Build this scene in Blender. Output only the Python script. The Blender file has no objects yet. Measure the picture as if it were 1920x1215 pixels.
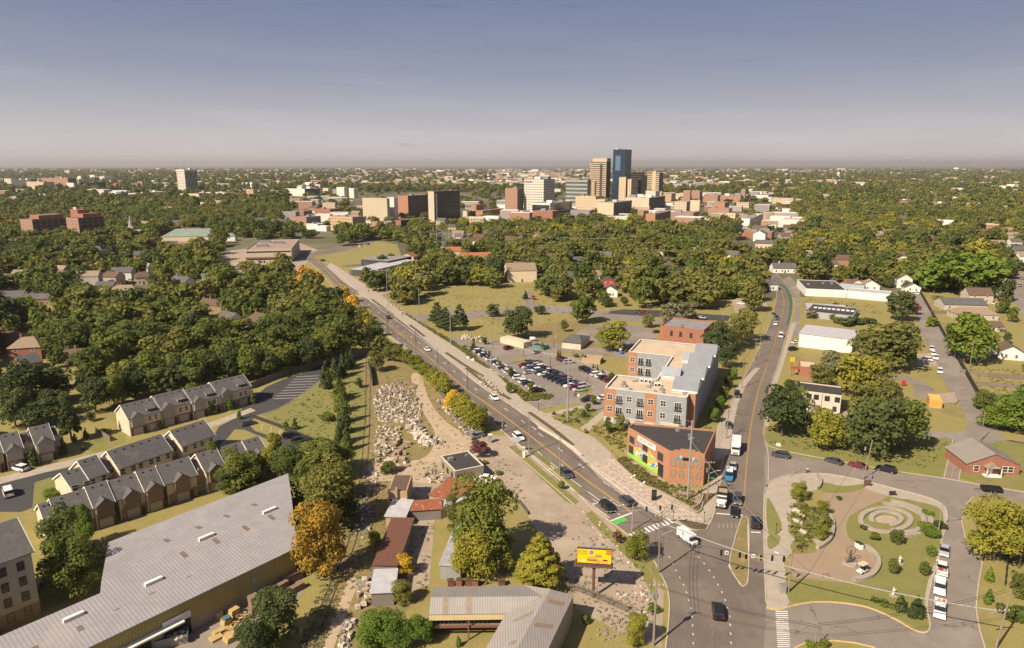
import bpy, math, random
import numpy as np
from mathutils import Vector, Matrix
R=random.Random(7)
rad=math.radians
# ---------------------------------------------------------------- camera, sky, sun, exposure
F=1300.;CX=960.;CY=607.5;PIT=math.atan((CY-309)/F);CAMZ=78.
SP,CP=math.sin(PIT),math.cos(PIT)
sc=bpy.context.scene
cam=bpy.data.cameras.new('camera'); co=bpy.data.objects.new('camera',cam); sc.collection.objects.link(co)
cam.sensor_fit='HORIZONTAL'; cam.sensor_width=36; cam.lens=36*F/1920; cam.clip_start=1; cam.clip_end=80000
co.location=(0,0,CAMZ); co.rotation_euler=(math.pi/2-PIT,0,0); sc.camera=co
SUN_EL=42; SUN_AZ=226
w=bpy.data.worlds.new('World'); sc.world=w; w.use_nodes=True
nt=w.node_tree; nt.nodes.clear()
sky=nt.nodes.new('ShaderNodeTexSky'); sky.sky_type='NISHITA'; sky.sun_disc=False
sky.sun_elevation=rad(SUN_EL); sky.sun_rotation=rad(SUN_AZ); sky.altitude=300; sky.air_density=1.0; sky.dust_density=1.6; sky.ozone_density=3.0
hs=nt.nodes.new('ShaderNodeHueSaturation'); hs.inputs['Saturation'].default_value=0.85
tint=nt.nodes.new('ShaderNodeMix'); tint.data_type='RGBA'; tint.blend_type='MULTIPLY'; tint.inputs[0].default_value=1; tint.inputs[7].default_value=(1.06,.93,.95,1)
bg=nt.nodes.new('ShaderNodeBackground'); bg.inputs['Strength'].default_value=0.06
wo=nt.nodes.new('ShaderNodeOutputWorld')
nt.links.new(sky.outputs[0],hs.inputs['Color']); nt.links.new(hs.outputs[0],tint.inputs[6]); tcw=nt.nodes.new('ShaderNodeTexCoord'); sxw=nt.nodes.new('ShaderNodeSeparateXYZ'); nt.links.new(tcw.outputs['Generated'],sxw.inputs[0])
mpw=nt.nodes.new('ShaderNodeMapping'); mpw.inputs['Scale'].default_value=(3,3,26); nt.links.new(tcw.outputs['Generated'],mpw.inputs[0])
nw=nt.nodes.new('ShaderNodeTexNoise'); nw.inputs['Scale'].default_value=1.3; nw.inputs['Detail'].default_value=7; nt.links.new(mpw.outputs[0],nw.inputs[0])
rw_=nt.nodes.new('ShaderNodeValToRGB'); el_=rw_.color_ramp.elements
SK=17.2
for i_,(z_,c_) in enumerate(((0.0,(.39,.36,.35)),(.035,(.35,.33,.335)),(.075,(.26,.262,.295)),(.12,(.18,.2,.26)),(.21,(.1,.127,.205)))):
    e_=el_[i_] if i_<2 else el_.new(z_); e_.position=z_; e_.color=(*c_,1)
sc_=nt.nodes.new('ShaderNodeMix'); sc_.data_type='RGBA'; sc_.blend_type='MULTIPLY'; sc_.inputs[0].default_value=1; sc_.inputs[7].default_value=(SK,SK,SK,1)
nt.links.new(sxw.outputs[2],rw_.inputs[0]); nt.links.new(rw_.outputs[0],sc_.inputs[6])
wm=nt.nodes.new('ShaderNodeMapRange'); wm.inputs[1].default_value=.45; wm.inputs[2].default_value=.75; wm.inputs[3].default_value=.97; wm.inputs[4].default_value=1.06; nt.links.new(nw.outputs[0],wm.inputs[0])
wz=nt.nodes.new('ShaderNodeVectorMath'); wz.operation='SCALE'; nt.links.new(sc_.outputs[2],wz.inputs[0]); nt.links.new(wm.outputs[0],wz.inputs['Scale'])
mpc=nt.nodes.new('ShaderNodeMapping'); mpc.inputs['Scale'].default_value=(5,5,60); mpc.inputs['Location'].default_value=(2.3,0,.4); nt.links.new(tcw.outputs['Generated'],mpc.inputs[0])
nc=nt.nodes.new('ShaderNodeTexNoise'); nc.inputs['Scale'].default_value=2.2; nc.inputs['Detail'].default_value=3; nt.links.new(mpc.outputs[0],nc.inputs[0])
cm=nt.nodes.new('ShaderNodeMapRange'); cm.inputs[1].default_value=.68; cm.inputs[2].default_value=.76; cm.inputs[3].default_value=1; cm.inputs[4].default_value=.86; nt.links.new(nc.outputs[0],cm.inputs[0])
wz2=nt.nodes.new('ShaderNodeVectorMath'); wz2.operation='SCALE'; nt.links.new(wz.outputs[0],wz2.inputs[0]); nt.links.new(cm.outputs[0],wz2.inputs['Scale'])
bl=nt.nodes.new('ShaderNodeMapRange'); bl.inputs[1].default_value=.16; bl.inputs[2].default_value=.45; nt.links.new(sxw.outputs[2],bl.inputs[0])
fx_=nt.nodes.new('ShaderNodeMix'); fx_.data_type='RGBA'; nt.links.new(bl.outputs[0],fx_.inputs[0]); nt.links.new(wz2.outputs[0],fx_.inputs[6]); nt.links.new(tint.outputs[2],fx_.inputs[7])
nt.links.new(fx_.outputs[2],bg.inputs[0]); nt.links.new(bg.outputs[0],wo.inputs[0])
sl=bpy.data.lights.new('sun','SUN'); sl.energy=4.6; sl.angle=rad(.5); sl.color=(1,.87,.68)
so=bpy.data.objects.new('sun',sl); sc.collection.objects.link(so)
sd=Vector((math.sin(rad(SUN_AZ))*math.cos(rad(SUN_EL)),math.cos(rad(SUN_AZ))*math.cos(rad(SUN_EL)),math.sin(rad(SUN_EL))))
so.rotation_euler=sd.to_track_quat('Z','Y').to_euler(); so.location=(0,0,300)
sc.view_settings.view_transform='Standard'; sc.view_settings.look='None'; sc.view_settings.exposure=0.75; sc.view_settings.gamma=1; sc.view_settings.use_curve_mapping=False
sc.render.engine='CYCLES'
cy=sc.cycles; cy.max_bounces=5; cy.diffuse_bounces=2; cy.glossy_bounces=2; cy.transmission_bounces=2; cy.transparent_max_bounces=6; cy.volume_bounces=0
cy.use_denoising=True; cy.use_adaptive_sampling=True; cy.adaptive_threshold=0.02
# ---------------------------------------------------------------- picture <-> ground
def G(px,py,z=0.):
    a=(px-CX)/F; b=-(py-CY)/F
    dx=a; dy=CP+b*SP; dz=-SP+b*CP
    t=(z-CAMZ)/dz
    return Vector((dx*t,dy*t,z))
def PX(v):
    u=v[2]-CAMZ
    d=v[1]*CP-u*SP; h=v[1]*SP+u*CP
    return (CX+F*v[0]/d, CY-F*h/d)
def hgt(px,py,ty):
    Y=G(px,py).y; k=(CY-ty)/F
    return CAMZ+Y*(k*CP-SP)/(CP+k*SP)
def mpp(px,py):   # metres per pixel there
    g=G(px,py); return (g.y*CP+CAMZ*SP)/F
def inpoly(x,y,poly):
    r=False; n=len(poly); j=n-1
    for i in range(n):
        xi,yi=poly[i]; xj,yj=poly[j]
        if (yi>y)!=(yj>y) and x<(xj-xi)*(y-yi)/(yj-yi)+xi: r=not r
        j=i
    return r
# ---------------------------------------------------------------- materials
MATS={}
def mat(name,c,c2=None,rough=.85,scale=1.,spec=.3,metal=0,coord='Object',detail=4,bump=0,lo=.35,hi=.65,stretch=None):
    if name in MATS: return MATS[name]
    m=bpy.data.materials.new(name); m.use_nodes=True; t=m.node_tree; b=t.nodes['Principled BSDF']
    b.inputs['Roughness'].default_value=rough; b.inputs['Specular IOR Level'].default_value=spec; b.inputs['Metallic'].default_value=metal
    if c2 is None: c2=tuple(x*.82 for x in c)
    if coord=='World':
        g=t.nodes.new('ShaderNodeNewGeometry'); src=g.outputs['Position']
    else:
        g=t.nodes.new('ShaderNodeTexCoord'); src=g.outputs['Object']
    if stretch:
        mp=t.nodes.new('ShaderNodeMapping'); mp.inputs['Scale'].default_value=stretch; t.links.new(src,mp.inputs[0]); src=mp.outputs[0]
    n=t.nodes.new('ShaderNodeTexNoise'); n.inputs['Scale'].default_value=scale; n.inputs['Detail'].default_value=detail; n.inputs['Roughness'].default_value=.65
    t.links.new(src,n.inputs['Vector'])
    r=t.nodes.new('ShaderNodeValToRGB'); r.color_ramp.elements[0].position=lo; r.color_ramp.elements[1].position=hi
    r.color_ramp.elements[0].color=(*c2,1); r.color_ramp.elements[1].color=(*c,1)
    t.links.new(n.outputs[0],r.inputs[0]); t.links.new(r.outputs[0],b.inputs['Base Color'])
    if bump:
        bp=t.nodes.new('ShaderNodeBump'); bp.inputs['Strength'].default_value=bump; bp.inputs['Distance'].default_value=.1
        t.links.new(n.outputs[0],bp.inputs['Height']); t.links.new(bp.outputs[0],b.inputs['Normal'])
    MATS[name]=m; return m
def over(m,scale,c,lo,hi,coord='World',detail=5,fac=1.,stretch=None,w=0):
    """lay a second colour over a material in noise patches (stains, worn or bare places)"""
    t=m.node_tree; b=t.nodes['Principled BSDF']; lk=b.inputs['Base Color'].links[0]; prev=lk.from_socket
    if coord=='World':
        g=t.nodes.new('ShaderNodeNewGeometry'); src=g.outputs['Position']
    else:
        g=t.nodes.new('ShaderNodeTexCoord'); src=g.outputs['Object']
    mp=t.nodes.new('ShaderNodeMapping'); mp.inputs['Scale'].default_value=stretch or (1,1,1); mp.inputs['Location'].default_value=(w*37.,w*11.,0); t.links.new(src,mp.inputs[0])
    n=t.nodes.new('ShaderNodeTexNoise'); n.inputs['Scale'].default_value=scale; n.inputs['Detail'].default_value=detail; n.inputs['Roughness'].default_value=.7
    t.links.new(mp.outputs[0],n.inputs['Vector'])
    mr=t.nodes.new('ShaderNodeMapRange'); mr.inputs[1].default_value=lo; mr.inputs[2].default_value=hi; mr.inputs[4].default_value=fac
    t.links.new(n.outputs[0],mr.inputs[0])
    mx=t.nodes.new('ShaderNodeMix'); mx.data_type='RGBA'; mx.inputs[7].default_value=(*c,1)
    t.links.new(mr.outputs[0],mx.inputs[0]); t.links.new(prev,mx.inputs[6]); t.links.new(mx.outputs[2],b.inputs['Base Color'])
    return m
def stripes(name,c,c2,period,axis=0,rough=.5,metal=0,frac=.3,bump=.4,stain=None):
    """corrugated or boarded surface: bands along one object axis"""
    m=mat(name,c,tuple(x*.86 for x in c),rough=rough,metal=metal,scale=.35)
    t=m.node_tree; b=t.nodes['Principled BSDF']; prev=b.inputs['Base Color'].links[0].from_socket
    tc=t.nodes.new('ShaderNodeTexCoord'); sx=t.nodes.new('ShaderNodeSeparateXYZ'); t.links.new(tc.outputs['Object'],sx.inputs[0])
    d=t.nodes.new('ShaderNodeMath'); d.operation='DIVIDE'; d.inputs[1].default_value=period; t.links.new(sx.outputs[axis],d.inputs[0])
    f=t.nodes.new('ShaderNodeMath'); f.operation='FRACT'; t.links.new(d.outputs[0],f.inputs[0])
    l=t.nodes.new('ShaderNodeMath'); l.operation='LESS_THAN'; l.inputs[1].default_value=frac; t.links.new(f.outputs[0],l.inputs[0])
    mx=t.nodes.new('ShaderNodeMix'); mx.data_type='RGBA'; mx.inputs[7].default_value=(*c2,1)
    t.links.new(l.outputs[0],mx.inputs[0]); t.links.new(prev,mx.inputs[6]); t.links.new(mx.outputs[2],b.inputs['Base Color'])
    if bump:
        bp=t.nodes.new('ShaderNodeBump'); bp.inputs['Strength'].default_value=bump; bp.inputs['Distance'].default_value=.05
        t.links.new(l.outputs[0],bp.inputs['Height']); t.links.new(bp.outputs[0],b.inputs['Normal'])
    return m
def brick(name,c,c2,mortar,sc_=1.):
    m=mat(name,c,c2,scale=.6)
    t=m.node_tree; b=t.nodes['Principled BSDF']; prev=b.inputs['Base Color'].links[0].from_socket
    tc=t.nodes.new('ShaderNodeTexCoord'); sx=t.nodes.new('ShaderNodeSeparateXYZ'); t.links.new(tc.outputs['Object'],sx.inputs[0])
    a=t.nodes.new('ShaderNodeMath'); a.operation='ADD'; t.links.new(sx.outputs[0],a.inputs[0]); t.links.new(sx.outputs[1],a.inputs[1])
    cb=t.nodes.new('ShaderNodeCombineXYZ'); t.links.new(a.outputs[0],cb.inputs[0]); t.links.new(sx.outputs[2],cb.inputs[1])
    bt=t.nodes.new('ShaderNodeTexBrick'); bt.inputs['Scale'].default_value=2.2/sc_; bt.inputs['Mortar Size'].default_value=.02
    bt.inputs['Color1'].default_value=(*c,1); bt.inputs['Color2'].default_value=(*c2,1); bt.inputs['Mortar'].default_value=(*mortar,1)
    t.links.new(cb.outputs[0],bt.inputs[0])
    mx=t.nodes.new('ShaderNodeMix'); mx.data_type='RGBA'; mx.inputs[0].default_value=.5
    t.links.new(prev,mx.inputs[6]); t.links.new(bt.outputs[0],mx.inputs[7]); t.links.new(mx.outputs[2],b.inputs['Base Color'])
    return m
def gridmat(name,wall,glass,px_,pz,fx=.5,fz=.5,rough=.6):
    """facade too far away for separate windows: rows of small windows"""
    m=mat(name,wall,tuple(x*.9 for x in wall),rough=rough,scale=.05)
    t=m.node_tree; b=t.nodes['Principled BSDF']; prev=b.inputs['Base Color'].links[0].from_socket
    tc=t.nodes.new('ShaderNodeTexCoord'); sx=t.nodes.new('ShaderNodeSeparateXYZ'); t.links.new(tc.outputs['Object'],sx.inputs[0])
    a=t.nodes.new('ShaderNodeMath'); a.operation='ADD'; t.links.new(sx.outputs[0],a.inputs[0]); t.links.new(sx.outputs[1],a.inputs[1])
    outs=[]
    for s,p,fr in ((a.outputs[0],px_,fx),(sx.outputs[2],pz,fz)):
        d=t.nodes.new('ShaderNodeMath'); d.operation='DIVIDE'; d.inputs[1].default_value=p; t.links.new(s,d.inputs[0])
        f=t.nodes.new('ShaderNodeMath'); f.operation='FRACT'; t.links.new(d.outputs[0],f.inputs[0])
        l=t.nodes.new('ShaderNodeMath'); l.operation='LESS_THAN'; l.inputs[1].default_value=fr; t.links.new(f.outputs[0],l.inputs[0]); outs.append(l.outputs[0])
    mu=t.nodes.new('ShaderNodeMath'); mu.operation='MULTIPLY'; t.links.new(outs[0],mu.inputs[0]); t.links.new(outs[1],mu.inputs[1])
    g=t.nodes.new('ShaderNodeNewGeometry'); sn=t.nodes.new('ShaderNodeSeparateXYZ'); t.links.new(g.outputs['Normal'],sn.inputs[0])
    up=t.nodes.new('ShaderNodeMath'); up.operation='LESS_THAN'; up.inputs[1].default_value=.5; t.links.new(sn.outputs[2],up.inputs[0])
    mv=t.nodes.new('ShaderNodeMath'); mv.operation='MULTIPLY'; t.links.new(mu.outputs[0],mv.inputs[0]); t.links.new(up.outputs[0],mv.inputs[1])
    mx=t.nodes.new('ShaderNodeMix'); mx.data_type='RGBA'; mx.inputs[7].default_value=(*glass,1)
    t.links.new(mv.outputs[0],mx.inputs[0]); t.links.new(prev,mx.inputs[6]); t.links.new(mx.outputs[2],b.inputs['Base Color'])
    return m
def cracks(m,scale,c,width=.02,fac=.75,warp=1.5):
    t=m.node_tree; b=t.nodes['Principled BSDF']; prev=b.inputs['Base Color'].links[0].from_socket
    g=t.nodes.new('ShaderNodeNewGeometry'); n=t.nodes.new('ShaderNodeTexNoise'); n.inputs['Scale'].default_value=.25; n.inputs['Detail'].default_value=5; t.links.new(g.outputs['Position'],n.inputs[0])
    va=t.nodes.new('ShaderNodeVectorMath'); va.operation='SCALE'; va.inputs['Scale'].default_value=warp*4; t.links.new(n.outputs[1],va.inputs[0])
    ad=t.nodes.new('ShaderNodeVectorMath'); ad.operation='ADD'; t.links.new(g.outputs['Position'],ad.inputs[0]); t.links.new(va.outputs[0],ad.inputs[1])
    v=t.nodes.new('ShaderNodeTexVoronoi'); v.feature='DISTANCE_TO_EDGE'; v.inputs['Scale'].default_value=scale; t.links.new(ad.outputs[0],v.inputs['Vector'])
    l=t.nodes.new('ShaderNodeMapRange'); l.inputs[1].default_value=width*.4; l.inputs[2].default_value=width; l.inputs[3].default_value=fac; l.inputs[4].default_value=0; t.links.new(v.outputs['Distance'],l.inputs[0])
    n2=t.nodes.new('ShaderNodeTexNoise'); n2.inputs['Scale'].default_value=.07; t.links.new(g.outputs['Position'],n2.inputs[0]); m2=t.nodes.new('ShaderNodeMapRange'); m2.inputs[1].default_value=.45; m2.inputs[2].default_value=.55; t.links.new(n2.outputs[0],m2.inputs[0])
    mu=t.nodes.new('ShaderNodeMath'); mu.operation='MULTIPLY'; t.links.new(l.outputs[0],mu.inputs[0]); t.links.new(m2.outputs[0],mu.inputs[1])
    mx=t.nodes.new('ShaderNodeMix'); mx.data_type='RGBA'; mx.inputs[7].default_value=(*c,1); t.links.new(mu.outputs[0],mx.inputs[0]); t.links.new(prev,mx.inputs[6]); t.links.new(mx.outputs[2],b.inputs['Base Color']); return m
# ---------------------------------------------------------------- mesh builder
class MB:
    def __init__(s): s.v=[]; s.f=[]; s.mi=[]
    def face(s,pts,mi=0):
        n=len(s.v); s.v+=[tuple(p) for p in pts]; s.f.append(tuple(range(n,n+len(pts)))); s.mi.append(mi); return s
    def box(s,x0,x1,y0,y1,z0,z1,mi=0,M=None):
        n=len(s.v); c=[(x0,y0,z0),(x1,y0,z0),(x1,y1,z0),(x0,y1,z0),(x0,y0,z1),(x1,y0,z1),(x1,y1,z1),(x0,y1,z1)]
        if M is not None: c=[tuple(M@Vector(p)) for p in c]
        s.v+=c
        for q in ((3,2,1,0),(4,5,6,7),(0,1,5,4),(1,2,6,5),(2,3,7,6),(3,0,4,7)): s.f.append(tuple(n+i for i in q)); s.mi.append(mi)
        return s
    def prism(s,poly,z0,z1,mi=0,mt=None,bottom=False):
        n=len(s.v); k=len(poly)
        A=sum(poly[i][0]*poly[(i+1)%k][1]-poly[(i+1)%k][0]*poly[i][1] for i in range(k))
        if A<0: poly=list(reversed(poly))
        s.v+=[(p[0],p[1],z0) for p in poly]+[(p[0],p[1],z1) for p in poly]
        for i in range(k): s.f.append((n+i,n+(i+1)%k,n+k+(i+1)%k,n+k+i)); s.mi.append(mi)
        s.f.append(tuple(n+k+i for i in range(k))); s.mi.append(mi if mt is None else mt)
        if bottom: s.f.append(tuple(n+k-1-i for i in range(k))); s.mi.append(mi)
        return s
    def tube(s,p,q,r,r2=None,n=6,mi=0):
        p=Vector(p);q=Vector(q); r2=r if r2 is None else r2
        d=(q-p).normalized(); a=d.orthogonal().normalized(); b=d.cross(a); k=len(s.v)
        for c,rr in ((p,r),(q,r2)):
            for i in range(n):
                t=2*math.pi*i/n; s.v.append(tuple(c+(a*math.cos(t)+b*math.sin(t))*rr))
        for i in range(n):
            j=(i+1)%n; s.f.append((k+i,k+j,k+n+j,k+n+i)); s.mi.append(mi)
        s.f.append(tuple(k+n-1-i for i in range(n))); s.mi.append(mi); s.f.append(tuple(k+n+i for i in range(n))); s.mi.append(mi)
        return s
    def mesh(s,name,mats):
        m=bpy.data.meshes.new(name); m.from_pydata(s.v,[],s.f); m.update()
        for x in (mats if isinstance(mats,(list,tuple)) else [mats]): m.materials.append(x)
        if len(m.materials)>1: m.polygons.foreach_set('material_index',s.mi)
        return m
    def obj(s,name,mats,parent=None,smooth=False):
        m=s.mesh(name,mats)
        if smooth: m.polygons.foreach_set('use_smooth',[True]*len(m.polygons))
        return link(name,m,parent)
COL=sc.collection
def link(name,data,parent=None,loc=None,rz=None):
    o=bpy.data.objects.new(name,data); COL.objects.link(o)
    if parent: o.parent=parent
    if loc is not None: o.location=loc
    if rz is not None: o.rotation_euler=(0,0,rz)
    return o
def tag(o,label,cat,group=None,kind=None):
    if label: o['label']=label
    if cat: o['category']=cat
    if group: o['group']=group
    if kind: o['kind']=kind
    return o
def thing(name,label,cat,loc=(0,0,0),rz=0,group=None,s=None):
    o=link(name,None,None,loc,rz); o.empty_display_size=.5
    if s: o.scale=s if isinstance(s,tuple) else (s,s,s)
    return tag(o,label,cat,group)
def struct(o): o['kind']='structure'; return o
def sheet(name,poly,z,m,world=False,kind='structure'):
    """flat ground sheet from outline points"""
    import bmesh
    pts=[Vector((p[0],p[1],z)) if world else Vector((*G(*p).xy,z)) for p in poly]
    bm=bmesh.new(); f=bm.faces.new([bm.verts.new(p) for p in pts]); bm.normal_update()
    if f.normal.z<0: bmesh.ops.reverse_faces(bm,faces=[f])
    bmesh.ops.triangulate(bm,faces=bm.faces[:])
    me=bpy.data.meshes.new(name); bm.to_mesh(me); bm.free(); me.materials.append(m)
    o=link(name,me); o['kind']=kind; return o
def smooth(pts,n=4,closed=False):
    out=[]; k=len(pts)
    for i in range(k if closed else k-1):
        if closed: p=[pts[(i+j-1)%k] for j in range(4)]
        else: p=[pts[max(0,i-1)],pts[i],pts[i+1],pts[min(k-1,i+2)]]
        for s in range(n):
            t=s/n; out.append(tuple(.5*((2*p[1][a])+(-p[0][a]+p[2][a])*t+(2*p[0][a]-5*p[1][a]+4*p[2][a]-p[3][a])*t*t+(-p[0][a]+3*p[1][a]-3*p[2][a]+p[3][a])*t**3) for a in (0,1)))
    if not closed: out.append(tuple(pts[-1]))
    return out
def W(pts): return [G(*p).xy for p in pts]
def strip(pts,width,off=0.):
    """world polyline -> left/right offset points"""
    P=[Vector(p).to_2d() if len(p)>2 else Vector(p) for p in pts]; L=[];Rr=[]
    for i,p in enumerate(P):
        a=P[max(0,i-1)]; b=P[min(len(P)-1,i+1)]; d=(b-a).normalized(); n=Vector((-d.y,d.x))
        L.append(p+n*(off+width/2)); Rr.append(p+n*(off-width/2))
    return L,Rr
def ribbon_mb(mb,pts,width,z0,z1,off=0.,mi=0):
    L,Rr=strip(pts,width,off)
    for i in range(len(L)-1):
        a,b,c,d=L[i],L[i+1],Rr[i+1],Rr[i]
        mb.face([(a.x,a.y,z1),(d.x,d.y,z1),(c.x,c.y,z1),(b.x,b.y,z1)],mi)
        if z1-z0>.02:
            mb.face([(a.x,a.y,z0),(a.x,a.y,z1),(b.x,b.y,z1),(b.x,b.y,z0)],mi)
            mb.face([(d.x,d.y,z0),(c.x,c.y,z0),(c.x,c.y,z1),(d.x,d.y,z1)],mi)
    if z1-z0>.02:
        for i in (0,-1):
            a,d=L[i],Rr[i]; mb.face([(a.x,a.y,z0),(d.x,d.y,z0),(d.x,d.y,z1),(a.x,a.y,z1)],mi)
    return mb
def resample(pts,step):
    P=[Vector(p) for p in pts]; out=[P[0]]; need=step
    for a,b in zip(P,P[1:]):
        l=(b-a).length; pos=0
        while l-pos>=need:
            pos+=need; out.append(a+(b-a)*(pos/l)); need=step
        need-=l-pos
    return out
EXC=[]   # (x,y,r) circles kept free of trees
def clear(x,y,r): EXC.append((x,y,r))
HAZE=0.000055
# ================================================================ ground
gm=mat('suburb_ground',(.115,.115,.05),(.16,.14,.085),scale=.012,coord='World',detail=8,lo=.4,hi=.6)
over(gm,.05,(.2,.18,.13),.58,.66); over(gm,.0013,(.07,.075,.045),.45,.6,w=2)
grass=mat('grass',(.235,.205,.06),(.27,.215,.08),scale=.25,coord='World',detail=8,rough=.95,lo=.4,hi=.62)
over(grass,.045,(.2,.165,.07),.52,.7); over(grass,2.5,(.1,.11,.03),.5,.75,fac=.6)
lawn=mat('green_lawn',(.165,.165,.045),(.205,.185,.06),scale=.3,coord='World',detail=8,rough=.95)
over(lawn,.06,(.22,.18,.07),.55,.7); over(lawn,2.2,(.08,.1,.025),.52,.75,fac=.5)
dry=mat('dry_grass',(.24,.17,.075),(.17,.15,.05),scale=.12,coord='World',detail=9,rough=.95)
over(dry,.4,(.33,.25,.16),.55,.7); over(dry,1.8,(.1,.1,.035),.55,.72,fac=.8)
gravel=mat('gravel',(.44,.34,.235),(.36,.265,.175),scale=.3,coord='World',detail=10,rough=.95)
over(gravel,.09,(.22,.19,.1),.6,.68,fac=.8); over(gravel,3.,(.2,.16,.12),.58,.75,fac=.6)
pale=mat('pale_concrete_lot',(.35,.275,.205),(.29,.225,.165),scale=.15,coord='World',detail=9)
over(pale,.7,(.2,.165,.13),.6,.68,fac=.7); over(pale,.05,(.4,.32,.24),.5,.62,fac=.7,w=3)
asph=mat('worn_asphalt',(.18,.145,.118),(.148,.118,.097),scale=.08,coord='World',detail=9,rough=.9)
over(asph,.9,(.2,.17,.145),.55,.75,fac=.45); over(asph,.3,(.09,.075,.066),.6,.7,fac=.6,w=5)
asph2=mat('grey_asphalt',(.235,.196,.165),(.19,.158,.132),scale=.1,coord='World',detail=9,rough=.9)
over(asph2,.5,(.12,.1,.085),.62,.66,fac=.7,detail=9); over(asph2,1.5,(.26,.225,.195),.55,.8,fac=.4,w=5)
cracks(asph2,.12,(.07,.06,.05),.012); cracks(pale,.1,(.12,.1,.08),.012)
over(asph,.035,(.12,.098,.082),.5,.58,fac=.7,w=9); over(asph2,.04,(.26,.225,.195),.52,.6,fac=.7,w=9)
over(asph,.35,(.24,.2,.165),.55,.75,fac=.4,stretch=(1.6,.12,1),w=7)
over(lawn,.35,(.25,.19,.085),.56,.7,fac=.55,w=4); over(lawn,.1,(.09,.115,.03),.58,.68,fac=.6,w=8); over(grass,.3,(.28,.2,.1),.58,.7,fac=.6,w=4)
dark=mat('dark_asphalt',(.05,.048,.05),(.065,.06,.06),scale=.1,coord='World',detail=8,rough=.85)
conc=mat('concrete_walk',(.39,.33,.265),(.32,.27,.215),scale=.5,coord='World',detail=8)
over(conc,2.5,(.28,.235,.185),.6,.75,fac=.5)
pav=mat('brick_paving',(.34,.26,.2),(.46,.38,.31),scale=.9,coord='World',detail=9,lo=.45,hi=.55)
tanp=mat('tan_plaza',(.31,.23,.155),(.27,.2,.135),scale=.12,coord='World',detail=8)
over(tanp,1.5,(.22,.15,.1),.55,.8,fac=.5)
mulch=mat('mulch',(.085,.055,.035),(.12,.095,.045),scale=.7,coord='World',detail=9)
bed=mat('planting',(.12,.12,.045),(.13,.09,.05),scale=.8,coord='World',detail=9,lo=.45,hi=.55)
over(bed,.6,(.27,.2,.12),.6,.66,fac=.7)
kerbm=mat('kerb_concrete',(.46,.4,.32),(.36,.31,.25),scale=1.,coord='World')
white=mat('white_paint',(.62,.6,.56),(.4,.37,.34),scale=1.3,coord='World',lo=.3,hi=.5)
yel=mat('yellow_paint',(.42,.27,.06),(.27,.18,.07),scale=1.3,coord='World',lo=.3,hi=.5)
kyel=mat('yellow_kerb',(.6,.42,.16),(.45,.36,.2),scale=.8,coord='World')
lgreen=mat('green_lane_paint',(.1,.45,.08),(.08,.36,.07),scale=1.,coord='World')
bgreen=mat('green_cycle_paint',(.04,.12,.06),(.03,.09,.045),scale=1.,coord='World')
sheet('ground',[(-60000,-300),(60000,-300),(60000,45000),(-60000,45000)],0,gm,world=True)
NS=[0]
def lay(name,poly,m,lv,sm=0,closed=True):
    if sm: poly=smooth(poly,sm,True)
    NS[0]+=1; return sheet(name,poly,.006*lv+.00045*(NS[0]%12),m)
# near grass base that carries everything close by
lay('grass',[(-200,560),(560,560),(600,500),(760,500),(960,520),(1440,560),(2100,530),(2300,1215),(2300,1500),(-500,1500),(-500,800)],grass,1)
lay('grass',[(690,585),(745,545),(870,522),(950,528),(985,545),(1010,570),(1120,572),(1220,580),(1090,612),(840,622),(770,592)],grass,2)
lay('grass',[(560,515),(590,470),(640,462),(690,448),(745,458),(752,478),(700,492),(650,497)],grass,2)
lay('dirt_yard',[(672,690),(700,672),(760,672),(800,720),(880,790),(905,825),(860,880),(840,900),(810,1000),(800,1110),(640,1260),(560,1260),(610,1120),(650,960),(690,860),(690,740)],dry,2)
lay('gravel_yard',[(775,700),(790,705),(805,750),(835,790),(880,820),(905,850),(990,845),(940,885),(900,905),(860,900),(840,935),(800,935),(770,905),(700,905),(690,930),(683,880),(700,868),(760,865),(795,858),(812,838),(815,810),(792,770),(772,715)],gravel,3,3)
lay('gravel_drive',[(655,1080),(675,1085),(650,1150),(620,1230),(600,1230),(625,1160)],gravel,3)
lay('concrete_yard',[(775,905),(830,905),(815,980),(805,1095),(770,1110),(760,1060),(765,960)],pale,4)
lay('concrete_lot',[(885,835),(905,815),(950,818),(1000,855),(1090,935),(1135,965),(1215,1075),(1245,1110),(1240,1215),(1170,1190),(1080,1140),(1070,1100),(1050,1060),(985,960),(930,900),(905,900),(895,885),(915,865),(905,845)],pale,4)
lay('verge',[(952,838),(965,835),(1085,940),(1078,948),(1060,940)],lawn,5)
lay('verge',[(985,830),(1000,838),(1095,922),(1082,928)],lawn,5)
lay('verge',[(1095,965),(1110,958),(1215,1065),(1232,1110),(1222,1115),(1200,1070),(1160,1030)],lawn,5)
lay('verge',[(1205,1048),(1222,1052),(1248,1090),(1236,1090)],lawn,5)
# wood trees' lawn strips beside the railway
lay('lawn',[(490,775),(560,740),(600,715),(625,690),(672,690),(692,700),(688,800),(660,900),(600,1000),(560,880),(540,815)],lawn,2)
# left estate
lay('car_park',smooth([(-60,950),(-20,905),(90,885),(200,862),(330,845),(395,820),(410,800),(430,790),(450,770),(500,725),(560,702),(640,668),(690,655),(690,670),(640,690),(602,712),(560,745),(520,768),(480,780),(470,800),(500,815),(590,822),(600,832),(560,845),(480,815),(440,805),(400,845),(260,885),(120,925),(40,960)],2,True),dark,3)
lay('pavement',[(-40,905),(200,845),(300,822),(385,795),(470,765),(480,770),(392,803),(300,832),(200,856),(-40,918)],conc,4)
lay('lawn',[(65,905),(95,895),(130,905),(90,960),(60,960)],lawn,4)
lay('lawn',[(130,830),(200,810),(240,800),(235,830),(180,850)],lawn,3)
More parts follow.
